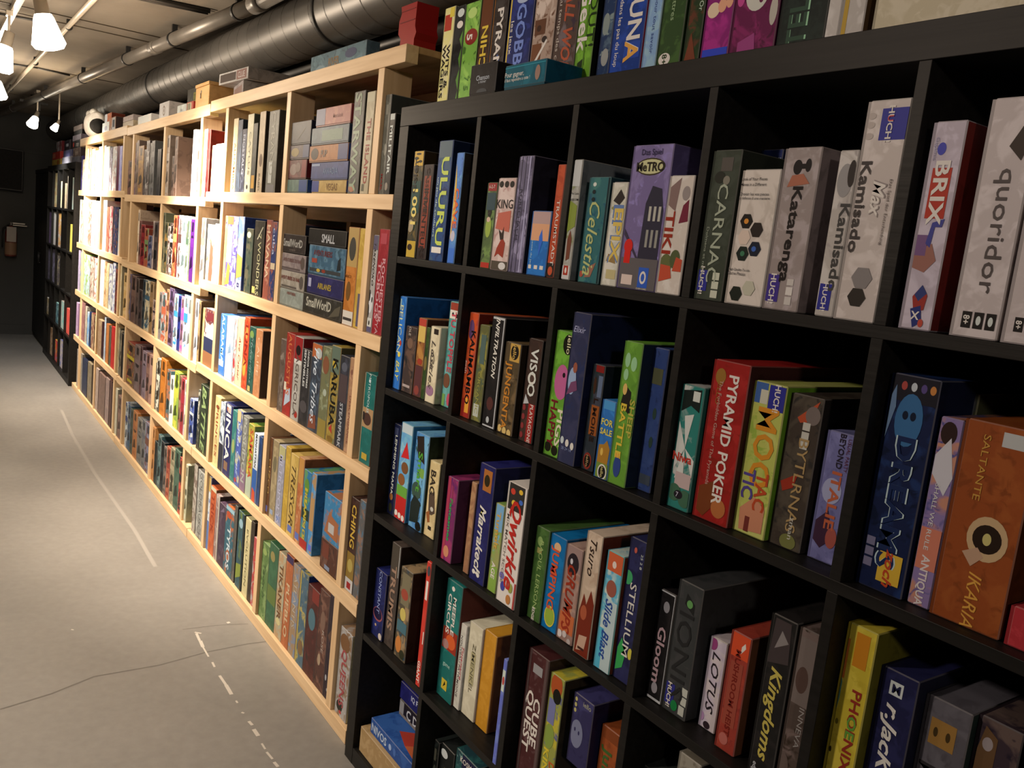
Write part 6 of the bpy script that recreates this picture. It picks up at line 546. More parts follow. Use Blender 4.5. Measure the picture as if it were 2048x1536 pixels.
('B', -3.7508, -3.6891, 0.032, 0.445, 0.7314, 0.2864, '141414/201c1c', None, [], ('black box, second from left, fourth shelf, middle pine bookcase', 'board games on the fourth shelf of the middle pine bookcase')),
('B', -3.6879, -3.6205, 0.032, 0.445, 0.75, 0.3, '6a6458/7c8070', None, [], ('brown and grey box, third from left, fourth shelf, middle pine bookcase', 'board games on the fourth shelf of the middle pine bookcase')),
('B', -3.5656, -3.3432, 0.032, 0.445, 0.7081, 0.2631, '6c4c3c/8c3c30/b8a030', None, [], ('brown and red box, fourth from left, fourth shelf, middle pine bookcase', 'board games on the fourth shelf of the middle pine bookcase')),
('B', -3.3292, -3.1805, 0.032, 0.445, 0.7238, 0.2788, '6c5850/7a6460', None, [], ('brown and reddish brown box, fifth from left, fourth shelf, middle pine bookcase', 'board games on the fourth shelf of the middle pine bookcase')),
('B', -3.1793, -3.1265, 0.032, 0.445, 0.7369, 0.2919, '4c3434/603c3c', None, [], ('reddish brown box, sixth from left, fourth shelf, middle pine bookcase', 'board games on the fourth shelf of the middle pine bookcase')),
('B', -3.1134, -3.0079, 0.032, 0.445, 0.7194, 0.2744, '8a7478/746068', None, [], ('reddish brown and purple box, seventh from left, fourth shelf, middle pine bookcase', 'board games on the fourth shelf of the middle pine bookcase')),
('B', -3.0067, -2.9252, 0.032, 0.445, 0.7225, 0.2775, '704c44/886454', None, [], ('reddish brown and brown box, eighth from left, fourth shelf, middle pine bookcase', 'board games on the fourth shelf of the middle pine bookcase')),
('B', -2.924, -2.821, 0.032, 0.445, 0.7267, 0.2817, '9c7464/a88070', None, [], ('tan box, ninth from left, fourth shelf, middle pine bookcase', 'board games on the fourth shelf of the middle pine bookcase')),
('B', -2.7695, -2.7471, 0.032, 0.445, 0.7042, 0.2592, '2c4c48/704c40', None, [], ('teal and reddish brown box, tenth from left, fourth shelf, middle pine bookcase', 'board games on the fourth shelf of the middle pine bookcase')),
('B', -2.7459, -2.6701, 0.032, 0.445, 0.7336, 0.2886, '4c4438/e0d8c0', None, [], ('brown and cream box, 11th from left, fourth shelf, middle pine bookcase', 'board games on the fourth shelf of the middle pine bookcase')),
('B', -2.6552, -2.5403, 0.032, 0.445, 0.7526, 0.3, 'c4772c/b86c28', None, [], ('orange tan box, 12th from left, fourth shelf, middle pine bookcase', 'board games on the fourth shelf of the middle pine bookcase')),
('B', -2.5101, -2.4346, 0.032, 0.445, 0.7143, 0.2693, '4c6464/a86c4c', None, [], ('teal and tan box, 13th from left, fourth shelf, middle pine bookcase', 'board games on the fourth shelf of the middle pine bookcase')),
('B', -2.4334, -2.3534, 0.032, 0.445, 0.6951, 0.2501, 'd8d8d0/e4e4dc', None, [], ('white box, 14th from left, fourth shelf, middle pine bookcase', 'board games on the fourth shelf of the middle pine bookcase')),
('B', -2.3522, -2.2603, 0.032, 0.445, 0.7337, 0.2887, '88a040/c0c048', None, [], ('green and yellow box, 15th from left, fourth shelf, middle pine bookcase', 'board games on the fourth shelf of the middle pine bookcase')),
('B', -2.2475, -2.2105, 0.032, 0.445, 0.7285, 0.2835, 'a08064/7c3c30', None, [], ('tan and reddish brown box, 16th from left, fourth shelf, middle pine bookcase', 'board games on the fourth shelf of the middle pine bookcase')),
('B', -2.2093, -2.1433, 0.032, 0.445, 0.7237, 0.2787, '8a3434/9c2c38', None, [], ('red box, 17th from left, fourth shelf, middle pine bookcase', 'board games on the fourth shelf of the middle pine bookcase')),
('B', -2.1421, -2.09, 0.032, 0.445, 0.7243, 0.2793, 'd8d8d0/b8a0a8', None, [], ('white and purple box, 18th from left, fourth shelf, middle pine bookcase', 'board games on the fourth shelf of the middle pine bookcase')),
('B', -2.035, -1.9593, 0.032, 0.445, 0.657, 0.212, '3c5090/c0c4c0', None, [], ('blue and light grey box, 19th from left, fourth shelf, middle pine bookcase', 'board games on the fourth shelf of the middle pine bookcase')),
('B', -3.78, -3.6686, 0.032, 0.045, 0.3249, 0.2799, '8c6c5c/7c5c50', None, [], ('tan and brown box, first from left, bottom shelf, middle pine bookcase', 'board games on the bottom shelf of the middle pine bookcase')),
('B', -3.6674, -3.6205, 0.032, 0.045, 0.3297, 0.2847, 'a87c60/94684c', None, [], ('tan and brown box, second from left, bottom shelf, middle pine bookcase', 'board games on the bottom shelf of the middle pine bookcase')),
('B', -3.5286, -3.4574, 0.032, 0.045, 0.3304, 0.2854, 'c8c8c0/34406c', None, [], ('light grey and blue box, third from left, bottom shelf, middle pine bookcase', 'board games on the bottom shelf of the middle pine bookcase')),
('B', -3.4562, -3.37, 0.032, 0.045, 0.3318, 0.2868, '3c5468/6c6c68', None, [], ('blue and grey box, fourth from left, bottom shelf, middle pine bookcase', 'board games on the bottom shelf of the middle pine bookcase')),
('B', -3.3688, -3.3063, 0.032, 0.045, 0.3233, 0.2783, '4c5044/384438', None, [], ('dark grey box, fifth from left, bottom shelf, middle pine bookcase', 'board games on the bottom shelf of the middle pine bookcase')),
('B', -3.2933, -3.1786, 0.032, 0.045, 0.3295, 0.2845, 'b0703c/a06038', None, [], ('orange tan box, sixth from left, bottom shelf, middle pine bookcase', 'board games on the bottom shelf of the middle pine bookcase')),
('B', -3.1661, -3.0361, 0.032, 0.045, 0.3147, 0.2697, '7c7468/686460', None, [], ('brown and grey box, seventh from left, bottom shelf, middle pine bookcase', 'board games on the bottom shelf of the middle pine bookcase')),
('B', -3.0349, -2.9507, 0.032, 0.045, 0.331, 0.286, '74706c/5c5c60', None, [], ('grey box, eighth from left, bottom shelf, middle pine bookcase', 'board games on the bottom shelf of the middle pine bookcase')),
('B', -2.9495, -2.82, 0.032, 0.045, 0.3376, 0.2926, '7c7c8c/6c4438', None, [], ('grey and reddish brown box, ninth from left, bottom shelf, middle pine bookcase', 'board games on the bottom shelf of the middle pine bookcase')),
('B', -2.7695, -2.7203, 0.032, 0.045, 0.3488, 0.3, 'b87c44/a86c38', None, [], ('orange tan box, tenth from left, bottom shelf, middle pine bookcase', 'board games on the bottom shelf of the middle pine bookcase')),
('B', -2.7042, -2.6433, 0.032, 0.045, 0.2848, 0.2398, '1c3030/141c1c', None, [], ('teal and black box, 11th from left, bottom shelf, middle pine bookcase', 'board games on the bottom shelf of the middle pine bookcase')),
('B', -2.6303, -2.5594, 0.032, 0.045, 0.3386, 0.2936, '3c5454/708078', None, [], ('teal and grey box, 12th from left, bottom shelf, middle pine bookcase', 'board games on the bottom shelf of the middle pine bookcase')),
('B', -2.5582, -2.4891, 0.032, 0.045, 0.3206, 0.2756, '141c20/242c30', None, [], ('black and dark grey box, 13th from left, bottom shelf, middle pine bookcase', 'board games on the bottom shelf of the middle pine bookcase')),
('B', -2.4879, -2.4302, 0.032, 0.045, 0.3088, 0.2638, '7c6c60/544840', None, [], ('brown box, 14th from left, bottom shelf, middle pine bookcase', 'board games on the bottom shelf of the middle pine bookcase')),
('B', -2.429, -2.3512, 0.032, 0.045, 0.3236, 0.2786, 'b06444/8c3c30', None, [], ('tan and red box, 15th from left, bottom shelf, middle pine bookcase', 'board games on the bottom shelf of the middle pine bookcase')),
('B', -2.35, -2.2652, 0.032, 0.045, 0.3377, 0.2927, '7c7458/a89878', None, [], ('brown and tan box, 16th from left, bottom shelf, middle pine bookcase', 'board games on the bottom shelf of the middle pine bookcase')),
('B', -2.264, -2.1643, 0.032, 0.045, 0.3538, 0.3, '4c6450/3c5444', None, [], ('green box, 17th from left, bottom shelf, middle pine bookcase', 'board games on the bottom shelf of the middle pine bookcase')),
('B', -2.1631, -2.0914, 0.032, 0.045, 0.3356, 0.2906, 'c04c3c/2c2424', None, [], ('red and black box, 18th from left, bottom shelf, middle pine bookcase', 'board games on the bottom shelf of the middle pine bookcase')),
('B', -2.0395, -2.003, 0.032, 0.045, 0.3308, 0.2858, 'b8b490/d0c8a8', None, [], ('yellow box, 19th from left, bottom shelf, middle pine bookcase', 'board games on the bottom shelf of the middle pine bookcase')),
('C', -5.69, -5.6255, 0.032, 1.62, 1.8917, 0.2717, '3c3468/544c80', None, [], ('', '')),
('C', -5.6243, -5.4902, 0.032, 1.62, 1.8597, 0.2397, 'd0b890/e8dcc8', None, [], ('', '')),
('C', -5.3995, -5.3422, 0.032, 1.62, 1.9356, 0.3, 'e0d4b8/a08070', None, [], ('', '')),
('C', -5.3241, -5.2169, 0.032, 1.62, 1.936, 0.3, '9c6c54/c0a890', None, [], ('', '')),
('C', -5.1993, -5.0444, 0.032, 1.62, 1.926, 0.3, 'e0cc80/d8c060', None, [], ('', '')),
('C', -5.0276, -4.8954, 0.032, 1.62, 1.9091, 0.2891, 'b0a060/e8e0c0', None, [], ('', '')),
('C', -4.8792, -4.7363, 0.032, 1.62, 1.9305, 0.3, 'f0ece0/e0d890', None, [], ('', '')),
('C', -4.6495, -4.5836, 0.032, 1.62, 1.9297, 0.3, 'f0f0ec/ffffff', None, [], ('', '')),
('C', -4.5687, -4.4369, 0.032, 1.62, 1.9189, 0.2989, 'f0f0f0/fafafa', None, [], ('', '')),
('C', -4.4226, -4.3377, 0.032, 1.62, 1.9084, 0.2884, '8a7c80/c8c0c8', None, [], ('', '')),
('C', -4.3237, -4.1737, 0.032, 1.62, 1.9097, 0.2897, 'e8e4e0/c8a8a0', None, [], ('', '')),
('C', -4.1604, -4.0775, 0.032, 1.62, 1.9083, 0.2883, '6c2c44/54203c', None, [], ('', '')),
('C', -4.0763, -3.9916, 0.032, 1.62, 1.9051, 0.2851, 'a8a0d8/c8c4e8', None, [], ('', '')),
('C', -3.979, -3.9205, 0.032, 1.62, 1.8967, 0.2767, 'a08c74/7c6c5c', None, [], ('', '')),
('C', -5.69, -5.6263, 0.032, 1.205, 1.5471, 0.3, 'e8dcc8/f0e4d4', None, [], ('', '')),
('C', -5.6065, -5.4405, 0.032, 1.205, 1.5435, 0.3, 'e0c8b0/a86c50', None, [], ('', '')),
('C', -5.3995, -5.2649, 0.032, 1.205, 1.5515, 0.3, 'f0f0e4/e8e4d0', None, [], ('', '')),
('C', -5.2467, -5.1217, 0.032, 1.205, 1.5364, 0.3, '8c5c48/d8c8b8', None, [], ('', '')),
('C', -5.1042, -4.9329, 0.032, 1.205, 1.5493, 0.3, 'd8c4b4/e8dcd0', None, [], ('', '')),
('C', -4.9161, -4.7687, 0.032, 1.205, 1.5461, 0.3, 'c8b0a0/e0d4c8', None, [], ('', '')),
('C', -4.7527, -4.6905, 0.032, 1.205, 1.5481, 0.3, 'a8a49c/e8e8e4', None, [], ('', '')),
('C', -4.5959, -4.4602, 0.032, 1.205, 1.5552, 0.3, 'f0f4f0/e8ece8', None, [], ('', '')),
('C', -4.4454, -4.358, 0.032, 1.205, 1.5112, 0.3, 'c06c54/b04c3c', None, [], ('', '')),
('C', -4.3436, -4.2306, 0.032, 1.205, 1.518, 0.3, 'b8a094/8a2c38', None, [], ('', '')),
('C', -4.1892, -4.0281, 0.032, 1.205, 1.5158, 0.3, '2c3454/1c2440/a86c30', None, [], ('', '')),
('C', -4.015, -3.9205, 0.032, 1.205, 1.5045, 0.2995, 'd0d4cc/e0c8bc', None, [], ('', '')),
('C', -5.6703, -5.5736, 0.032, 0.822, 1.1434, 0.3, 'b0a0b8/c8b8d0', None, [], ('', '')),
('C', -5.5545, -5.4405, 0.032, 0.822, 1.1331, 0.3, 'c0b890/8a9cb0', None, [], ('', '')),
('C', -5.3682, -5.0865, 0.032, 0.822, 1.1333, 0.3, 'a8b8c0/88a048', None, [], ('', '')),
('C', -5.0695, -4.8874, 0.032, 0.822, 1.1303, 0.3, 'b8a898/7c5c4c', None, [], ('', '')),
('C', -4.8712, -4.7674, 0.032, 0.822, 1.1326, 0.3, 'e8dccc/c05c4c', None, [], ('', '')),
('C', -4.7662, -4.6905, 0.032, 0.822, 1.1447, 0.3, '4c4c50/7c8890', None, [], ('', '')),
('C', -4.6215, -4.4659, 0.032, 0.822, 1.1389, 0.3, 'e8e8dc/d8d8c8', None, [], ('', '')),
('C', -4.4647, -4.3799, 0.032, 0.822, 1.1346, 0.3, 'c8a074/8c6444', None, [], ('', '')),
('C', -4.3787, -4.2892, 0.032, 0.822, 1.1307, 0.3, 'b89c70/c8b890', None, [], ('', '')),
('C', -4.2754, -4.1536, 0.032, 0.822, 1.1332, 0.3, 'c8c8bc/7c7488', None, [], ('', '')),
('C', -4.1403, -4.0487, 0.032, 0.822, 1.151, 0.3, 'd8d4d0/4c5490', None, [], ('', '')),
('C', -4.0358, -3.9344, 0.032, 0.822, 1.1175, 0.2955, '7c3c34/301c1c', None, [], ('', '')),
('C', -3.8795, -3.8358, 0.032, 0.822, 1.151, 0.3, 'd8c49c/c8b080', None, [], ('', '')),
('C', -5.69, -5.5837, 0.032, 0.45, 0.7185, 0.2685, 'b890b0/d0b0c8', None, [], ('', '')),
('C', -5.3995, -5.246, 0.032, 0.45, 0.7526, 0.3, '8c5c5c/a87c74', None, [], ('', '')),
('C', -5.228, -5.1392, 0.032, 0.45, 0.738, 0.288, 'c8b8a0/a09080', None, [], ('', '')),
('C', -5.1217, -5.0295, 0.032, 0.45, 0.7058, 0.2558, '7098c0/bcc4c4', None, [], ('', '')),
('C', -5.0283, -4.9505, 0.032, 0.45, 0.7168, 0.2668, '2c3c5c/1c2c48', None, [], ('', '')),
('C', -4.9337, -4.8024, 0.032, 0.45, 0.7225, 0.2725, 'a88c6c/6c3430', None, [], ('', '')),
('C', -4.7702, -4.6905, 0.032, 0.45, 0.7155, 0.2655, '8c6c54/c8b090', None, [], ('', '')),
('C', -4.6274, -4.4788, 0.032, 0.45, 0.7121, 0.2621, '8c6c54/a08868', None, [], ('', '')),
('C', -4.4606, -4.3793, 0.032, 0.45, 0.7142, 0.2642, '3c2024/2c1c20', None, [], ('', '')),
('C', -4.3781, -4.3183, 0.032, 0.45, 0.7554, 0.3, 'a0a8b0/c8ccd0', None, [], ('', '')),
('C', -4.3009, -4.1982, 0.032, 0.45, 0.7223, 0.2723, 'b87440/a86438', None, [], ('', '')),
('C', -4.1814, -4.1061, 0.032, 0.45, 0.7197, 0.2697, '504838/686050', None, [], ('', '')),
('C', -4.1049, -3.9221, 0.032, 0.45, 0.7297, 0.2797, 'b02c28/c03430', None, [], ('', '')),
('C', -3.8795, -3.8218, 0.032, 0.45, 0.7501, 0.3, 'b09870/8c7c5c', None, [], ('', '')),
('C', -3.8206, -3.8, 0.032, 0.45, 0.7443, 0.2943, '8c8474/3c3c34', None, [], ('', '')),
('C', -5.5642, -5.4405, 0.032, 0.045, 0.3503, 0.3, 'a89888/8c7c70', None, [], ('', '')),
('C', -5.3646, -5.2831, 0.032, 0.045, 0.3456, 0.3, '8c8070/9c9080', None, [], ('', '')),
('C', -5.2819, -5.0387, 0.032, 0.045, 0.3236, 0.2786, '34384c/282c3c', None, [], ('', '')),
('C', -5.0173, -4.8296, 0.032, 0.045, 0.3394, 0.2944, '7c6c54/8c7c64', None, [], ('', '')),
('C', -4.8093, -4.721, 0.032, 0.045, 0.3474, 0.3, '3c2c20/4c3c2c', None, [], ('', '')),
('C', -4.6495, -4.5352, 0.032, 0.045, 0.3533, 0.3, 'a08878/b49c8c', None, [], ('', '')),
('C', -4.5164, -4.2619, 0.032, 0.045, 0.3459, 0.3, '70584c/806458', None, [], ('', '')),
('C', -4.2443, -4.107, 0.032, 0.045, 0.357, 0.3, '8c746c/a08478', None, [], ('', '')),
('C', -4.0902, -4.0074, 0.032, 0.045, 0.3668, 0.3, '4c3430/5c3c34', None, [], ('', '')),
('C', -3.991, -3.9205, 0.032, 0.045, 0.3613, 0.3, '5c4c44/745c50', None, [], ('', '')),
('C', -3.8795, -3.8, 0.032, 0.045, 0.3518, 0.3, 'c0b498/d0c4a8', None, [], ('', '')),
('D', -7.2073, -6.9879, 0.02, 1.4596, 1.7732, 0.3, '9c7c54/c8a070', None, [], ('', '')),
('D', -6.9647, -6.8743, 0.02, 1.4596, 1.7734, 0.3, '8c3430/3c6888', None, [], ('', '')),
('D', -6.7701, -6.566, 0.02, 1.4596, 1.6957, 0.236, 'd8d070/e0d880', None, [], ('', '')),
('D', -6.502, -6.3786, 0.02, 1.4596, 1.6773, 0.2177, '7c6850/94805c', None, [], ('', '')),
('D', -6.3379, -6.1984, 0.02, 1.4596, 1.7373, 0.2777, '8c7c68/a09080', None, [], ('', '')),
('D', -6.0441, -5.8223, 0.02, 1.4596, 1.7235, 0.2639, '8ca0c8/d8d090', None, [], ('', '')),
('D', -7.5445, -7.2882, 0.02, 1.107, 1.4069, 0.3, '5c485c/4c3c50', None, [], ('', '')),
('D', -7.2073, -7.092, 0.02, 1.107, 1.4133, 0.3, 'c8c0b8/e8e0d8', None, [], ('', '')),
('D', -6.8546, -6.6113, 0.02, 1.107, 1.4114, 0.3, 'b87c3c/e0d8c8/a82c34', None, [], ('', '')),
('D', -6.0959, -5.8678, 0.02, 1.107, 1.336, 0.229, 'd8cc48/c8bc40', None, [], ('', '')),
('D', -7.55, -7.3548, 0.02, 0.7544, 1.0482, 0.2938, '443c44/605864', None, [], ('', '')),
('D', -7.2073, -6.9831, 0.02, 0.7544, 1.0626, 0.3, '4c444c/706874', None, [], ('', '')),
('D', -6.8546, -6.5929, 0.02, 0.7544, 1.0478, 0.2935, '3c343c/8a7c5c', None, [], ('', '')),
('D', -7.55, -7.399, 0.02, 0.4017, 0.5657, 0.2, '847048/b0a890', None, [], ('', '')),
('D', -6.8546, -6.6201, 0.02, 0.4017, 0.5915, 0.2, '2c4454/7ca0b4', None, [], ('', '')),
('D', -6.502, -6.2727, 0.02, 0.4017, 0.6445, 0.2427, '6c98b8/a8a898', None, [], ('', '')),
('D', -6.1494, -5.9299, 0.02, 0.4017, 0.6194, 0.2177, 'b03c34/c04c40', None, [], ('', '')),
('D', -7.2073, -6.8743, 0.02, 0.0491, 0.3087, 0.2596, '7c5c40/a08870', None, [], ('', '')),
('D', -6.8371, -6.5357, 0.02, 0.0491, 0.2451, 0.2, 'b83428/c87c30/2c5c98', None, [], ('', '')),
('D', -6.491, -6.169, 0.02, 0.0491, 0.2951, 0.246, '8c8084/5c5c80/c0a870', None, [], ('', '')),
('S', -0.9045, -0.7158, 0.03, 1.622, 1.6689, 0.26, '5a6c60/6a7c6c', '2c4470', [('R', 0.6, 0, 1, 1, '2c4474')], ('grey green box, bottom left of stack, top shelf, near pine bookcase', 'flat stacked board games on the top pine shelf')),
('S', -0.9045, -0.7327, 0.03, 1.6695, 1.7351, 0.26, '5a3430/7a4c44', '5a1c1c', [('R', 0.75, 0, 1, 1, '7a2824'), ('E', 0.3, 0.5, 0.2, 0.3, '8a7468'), ('E', 0.55, 0.6, 0.15, 0.25, '7a6458')], ('dark red box, pale figures, top shelf, near pine bookcase', 'flat stacked board games on the top pine shelf')),
('S', -0.9045, -0.7186, 0.03, 1.7357, 1.785, 0.26, '4a3c3c/5c4c50', '34405c', [('E', 0.3, 0.5, 0.2, 0.3, '8a7440'), ('R', 0.7, 0, 1, 1, '3c4460')], ('brown box, yellow badge, top shelf, near pine bookcase', 'flat stacked board games on the top pine shelf')),
('S', -0.897, -0.7158, 0.03, 1.7856, 1.8629, 0.26, '20242c/2c3038', '181c24', [('P', [(0.3, 0.2), (0.7, 0.7), (0.75, 0.7), (0.35, 0.2)], '4a4034')], ('small black box atop left stack, top shelf, near pine bookcase', 'flat stacked board games on the top pine shelf')),
('S', -0.6719, -0.3907, 0.03, 1.622, 1.6645, 0.26, 'b08c48/c09c58', '34407c', [('R', 0, 0, 0.22, 1, '34407c'), ('T', 'VEGAS', 0.6, 0.5, 0.5, '7a5424', 'HB')], ('yellow box with blue end, top shelf, near pine bookcase', 'flat stacked board games on the top pine shelf')),
('S', -0.6877, -0.3882, 0.03, 1.6651, 1.721, 0.26, '34406c/3c4878', '202c4c', [('T', 'AKKADIA', 0.55, 0.5, 0.35, '6a7c94', 'H'), ('R', 0.02, 0.8, 0.25, 0.92, '8a94a8')], ('blue box, faint capitals, top shelf, near pine bookcase', 'flat stacked board games on the top pine shelf')),
('S', -0.7138, -0.3973, 0.03, 1.7216, 1.776, 0.26, '9a5c2c/a86834', '34406c', [('E', 0.15, 0.5, 0.1, 0.35, '2c2018'), ('T', 'PUP', 0.4, 0.5, 0.4, '5a5048', 'HB'), ('R', 0.76, 0, 1, 1, '343c68')], ('orange box, black figure, top shelf, near pine bookcase', 'flat stacked board games on the top pine shelf')),
('S', -0.7052, -0.4022, 0.03, 1.7766, 1.8328, 0.26, '4a5860/5c6c70', '2c3444', [('R', 0.3, 0.2, 0.85, 0.8, '6a7c68'), ('T', 'Hermagor', 0.57, 0.5, 0.2, '8a9880', 'H')], ('slate box, pale green panel, top shelf, near pine bookcase', 'flat stacked board games on the top pine shelf')),
('S', -0.6757, -0.3989, 0.03, 1.8334, 1.8916, 0.26, 'a0584c/b06c58', '7a3030', [('R', 0, 0, 0.28, 1, '6a6c80'), ('T', 'Marrakesh', 0.65, 0.5, 0.22, '7a3c34', 'H')], ('salmon box on top of stack, top shelf, near pine bookcase', 'flat stacked board games on the top pine shelf')),
('S', -0.9045, -0.6754, 0.03, 1.23, 1.2899, 0.26, '8a8c80/9a9c90', '5a5c54', [('T', 'AVENTURIERS', 0.5, 0.8, 0.16, '7a4034', 'HB')], ('grey green box, bottom of stack, second shelf, near pine bookcase', 'flat stacked board games on the second pine shelf')),
('S', -0.9045, -0.6754, 0.03, 1.2905, 1.3539, 0.26, '948878/a89c8c', '5a5248', [('T', 'AVENTURIERS DU RAIL', 0.42, 0.62, 0.2, '6a2c24', 'HB'), ('E', 0.88, 0.5, 0.08, 0.35, '5a5048'), ('R', 0.05, 0.1, 0.7, 0.2, '5a5048')], ('grey box, red title and figure, second shelf, near pine bookcase', 'flat stacked board games on the second pine shelf')),
('S', -0.9045, -0.6754, 0.03, 1.3545, 1.415, 0.26, '80706c/94847c', '4a4040', [('T', 'AVENTURIERS DU RAIL', 0.45, 0.62, 0.2, '6a4a44', 'HB'), ('E', 0.88, 0.55, 0.08, 0.35, '5a4c44'), ('R', 0.02, 0.1, 0.8, 0.2, '5a4c48')], ('dusky grey box, faded title, second shelf, near pine bookcase', 'flat stacked board games on the second pine shelf')),
('S', -0.9045, -0.6891, 0.03, 1.4156, 1.4818, 0.26, '2c2420/3a302c', '1c1816', [('T', 'SmallWorlD', 0.45, 0.55, 0.42, 'a8a094', 'HB'), ('T', 'au temps de', 0.45, 0.2, 0.12, '7a6c60', 'H')], ('black box, white crooked letters, second shelf, near pine bookcase', 'flat stacked board games on the second pine shelf')),
('S', -0.6734, -0.35, 0.03, 1.23, 1.2963, 0.26, '343028/44403a', '201c1a', [('T', 'SmallWorlD', 0.42, 0.6, 0.45, 'b8b09c', 'HB'), ('P', [(0.7, 0.1), (0.95, 0.3), (0.98, 0.8), (0.85, 0.6)], '5c5444')], ('dark box, cream crooked letters, second shelf, near pine bookcase', 'flat stacked board games on the second pine shelf')),
('S', -0.6486, -0.35, 0.03, 1.2969, 1.3608, 0.26, '2c2850/34305c', '1c1838', [('T', 'AIRLANES', 0.5, 0.5, 0.28, 'b09434', 'HB'), ('R', 0.04, 0.35, 0.12, 0.8, 'a8a4b8')], ('purple box, gold central title, second shelf, near pine bookcase', 'flat stacked board games on the second pine shelf')),
('S', -0.6508, -0.35, 0.03, 1.3614, 1.4569, 0.26, '3c5c70/5c7c8c/34505c', '243844', [('T', 'AVENTURIERS', 0.4, 0.75, 0.18, '6a2c2c', 'HB'), ('R', 0.05, 0.1, 0.9, 0.22, '3a3c3c'), ('E', 0.3, 0.16, 0.05, 0.06, 'c0a040'), ('E', 0.45, 0.16, 0.05, 0.06, '8a3828'), ('R', 0.1, 0.4, 0.25, 0.55, '9a4434'), ('P', [(0.8, 0.25), (0.9, 0.3), (0.88, 0.7), (0.82, 0.6)], '1c2428')], ('blue sea scene box, second shelf, near pine bookcase', 'flat stacked board games on the second pine shelf')),
('S', -0.666, -0.3579, 0.03, 1.4575, 1.51, 0.26, '14120f/1c1a18', '0c0c0c', [('T', 'SMALL', 0.55, 0.45, 0.5, 'b8b4b0', 'HB')], ('black wide box, big white capitals, second shelf, near pine bookcase', 'flat stacked board games on the second pine shelf')),
('S', -0.3613, -0.2296, 0.03, 0.445, 0.5441, 0.26, '5a3428/7a5444/3a2c2c', '3c2420', [('R', 0.1, 0.4, 0.5, 0.9, '7a3c2c'), ('R', 0.3, 0.06, 0.6, 0.2, '8a94a8')], ('brown townhouse scene box, underneath, fourth shelf, near pine bookcase', 'flat stacked board games on the fourth pine shelf')),
('S', -0.3613, -0.2105, 0.03, 0.5447, 0.6957, 0.26, '3c84b0/b07450/5c94b8', '2c4c68', [('P', [(0.1, 0.15), (0.8, 0.1), (0.8, 0.5), (0.3, 0.6)], 'b06c44'), ('R', 0.3, 0.2, 0.6, 0.4, 'c8c0b8')], ('blue box, orange building on top, fourth shelf, near pine bookcase', 'flat stacked board games on the fourth pine shelf'))]
texts = {}
for r_ in ROWS:
    for e in r_[-2]:
        if e[0] == 'T':
            fl = e[6] if len(e) > 6 else ''
            texts[(e[1].strip(), 'B' in fl, 'I' in fl)] = None
for k in (('2005', True, False), ('C D', True, False), ('CLUE', False, False), ('IQ FIT', True, False), ('NIVOS', True, False), ('Parker', False, False), ('RIVER', True, False), ('fluxx', False, False), ('stratego', True, False)): texts[k] = None
tmp = []
for k in texts:
    cu = bpy.data.curves.new('t', 'FONT'); cu.body = k[0]; cu.resolution_u = 2; cu.offset = .022 if k[1] else .004; cu.shear = .3 if k[2] else 0
    o = bpy.data.objects.new('t', cu); C.objects.link(o); tmp.append((k, o, cu))
bpy.context.view_layer.update(); dg = bpy.context.evaluated_depsgraph_get()
for k, o, cu in tmp:
    me = bpy.data.meshes.new_from_object(o.evaluated_get(dg)); vs = [(v.co.x, v.co.y) for v in me.vertices]; fs = [tuple(p.vertices) for p in me.polygons]
    xs = [v[0] for v in vs] or [0, 1]; texts[k] = (vs, fs, min(xs), max(xs)); bpy.data.meshes.remove(me)
for k, o, cu in tmp: bpy.data.objects.remove(o); bpy.data.curves.remove(cu)
CAP = .70
def put_text(mb, e, w, h, y):
    """lettering on a face of width w (x from -w/2) and height h (z from 0)"""
    _, s, u, v, size, col = e[:6]; fl = e[6] if len(e) > 6 else ''
    vs, fs, x0, x1 = texts[(s.strip(), 'B' in fl, 'I' in fl)]; ln = max(x1 - x0, .01)
    if 'H' in fl:
        sy = size * h / CAP; sx = sy; mxl = min(.92, 1.9 * min(u, 1 - u)) * w
        if ln * sx > mxl: k = mxl / (ln * sx); sx *= k; sy *= max(k, .55) if k > .5 else k
    else:
        sy = size * w / CAP; sx = sy; mxl = min(v, 1 - v) * 2 * h * .97
        if ln * sx > mxl: k = mxl / (ln * sx); sx *= k; sy *= max(k, .8) if k > .6 else k * 1.2
        elif ln * sx < mxl * .75 and len(s) > 3: sx *= min(1.45, mxl * .75 / (ln * sx))
    cx = -w / 2 + u * w; cz = v * h; c = alb(col); b = len(mb.v); xm = (x0 + x1) / 2
    for (x, yy) in vs:
        a, t_ = (x - xm) * sx, (yy - CAP / 2) * sy
        if 'H' in fl: p = (cx + a, y, cz + t_)
        elif 'U' in fl: p = (cx - t_, y, cz + a)
        else: p = (cx + t_, y, cz - a)
        mb.v.append(p)
    for f in fs: mb.f.append(tuple(b + i for i in f)); mb.c.append(c); mb.sm.append(False)
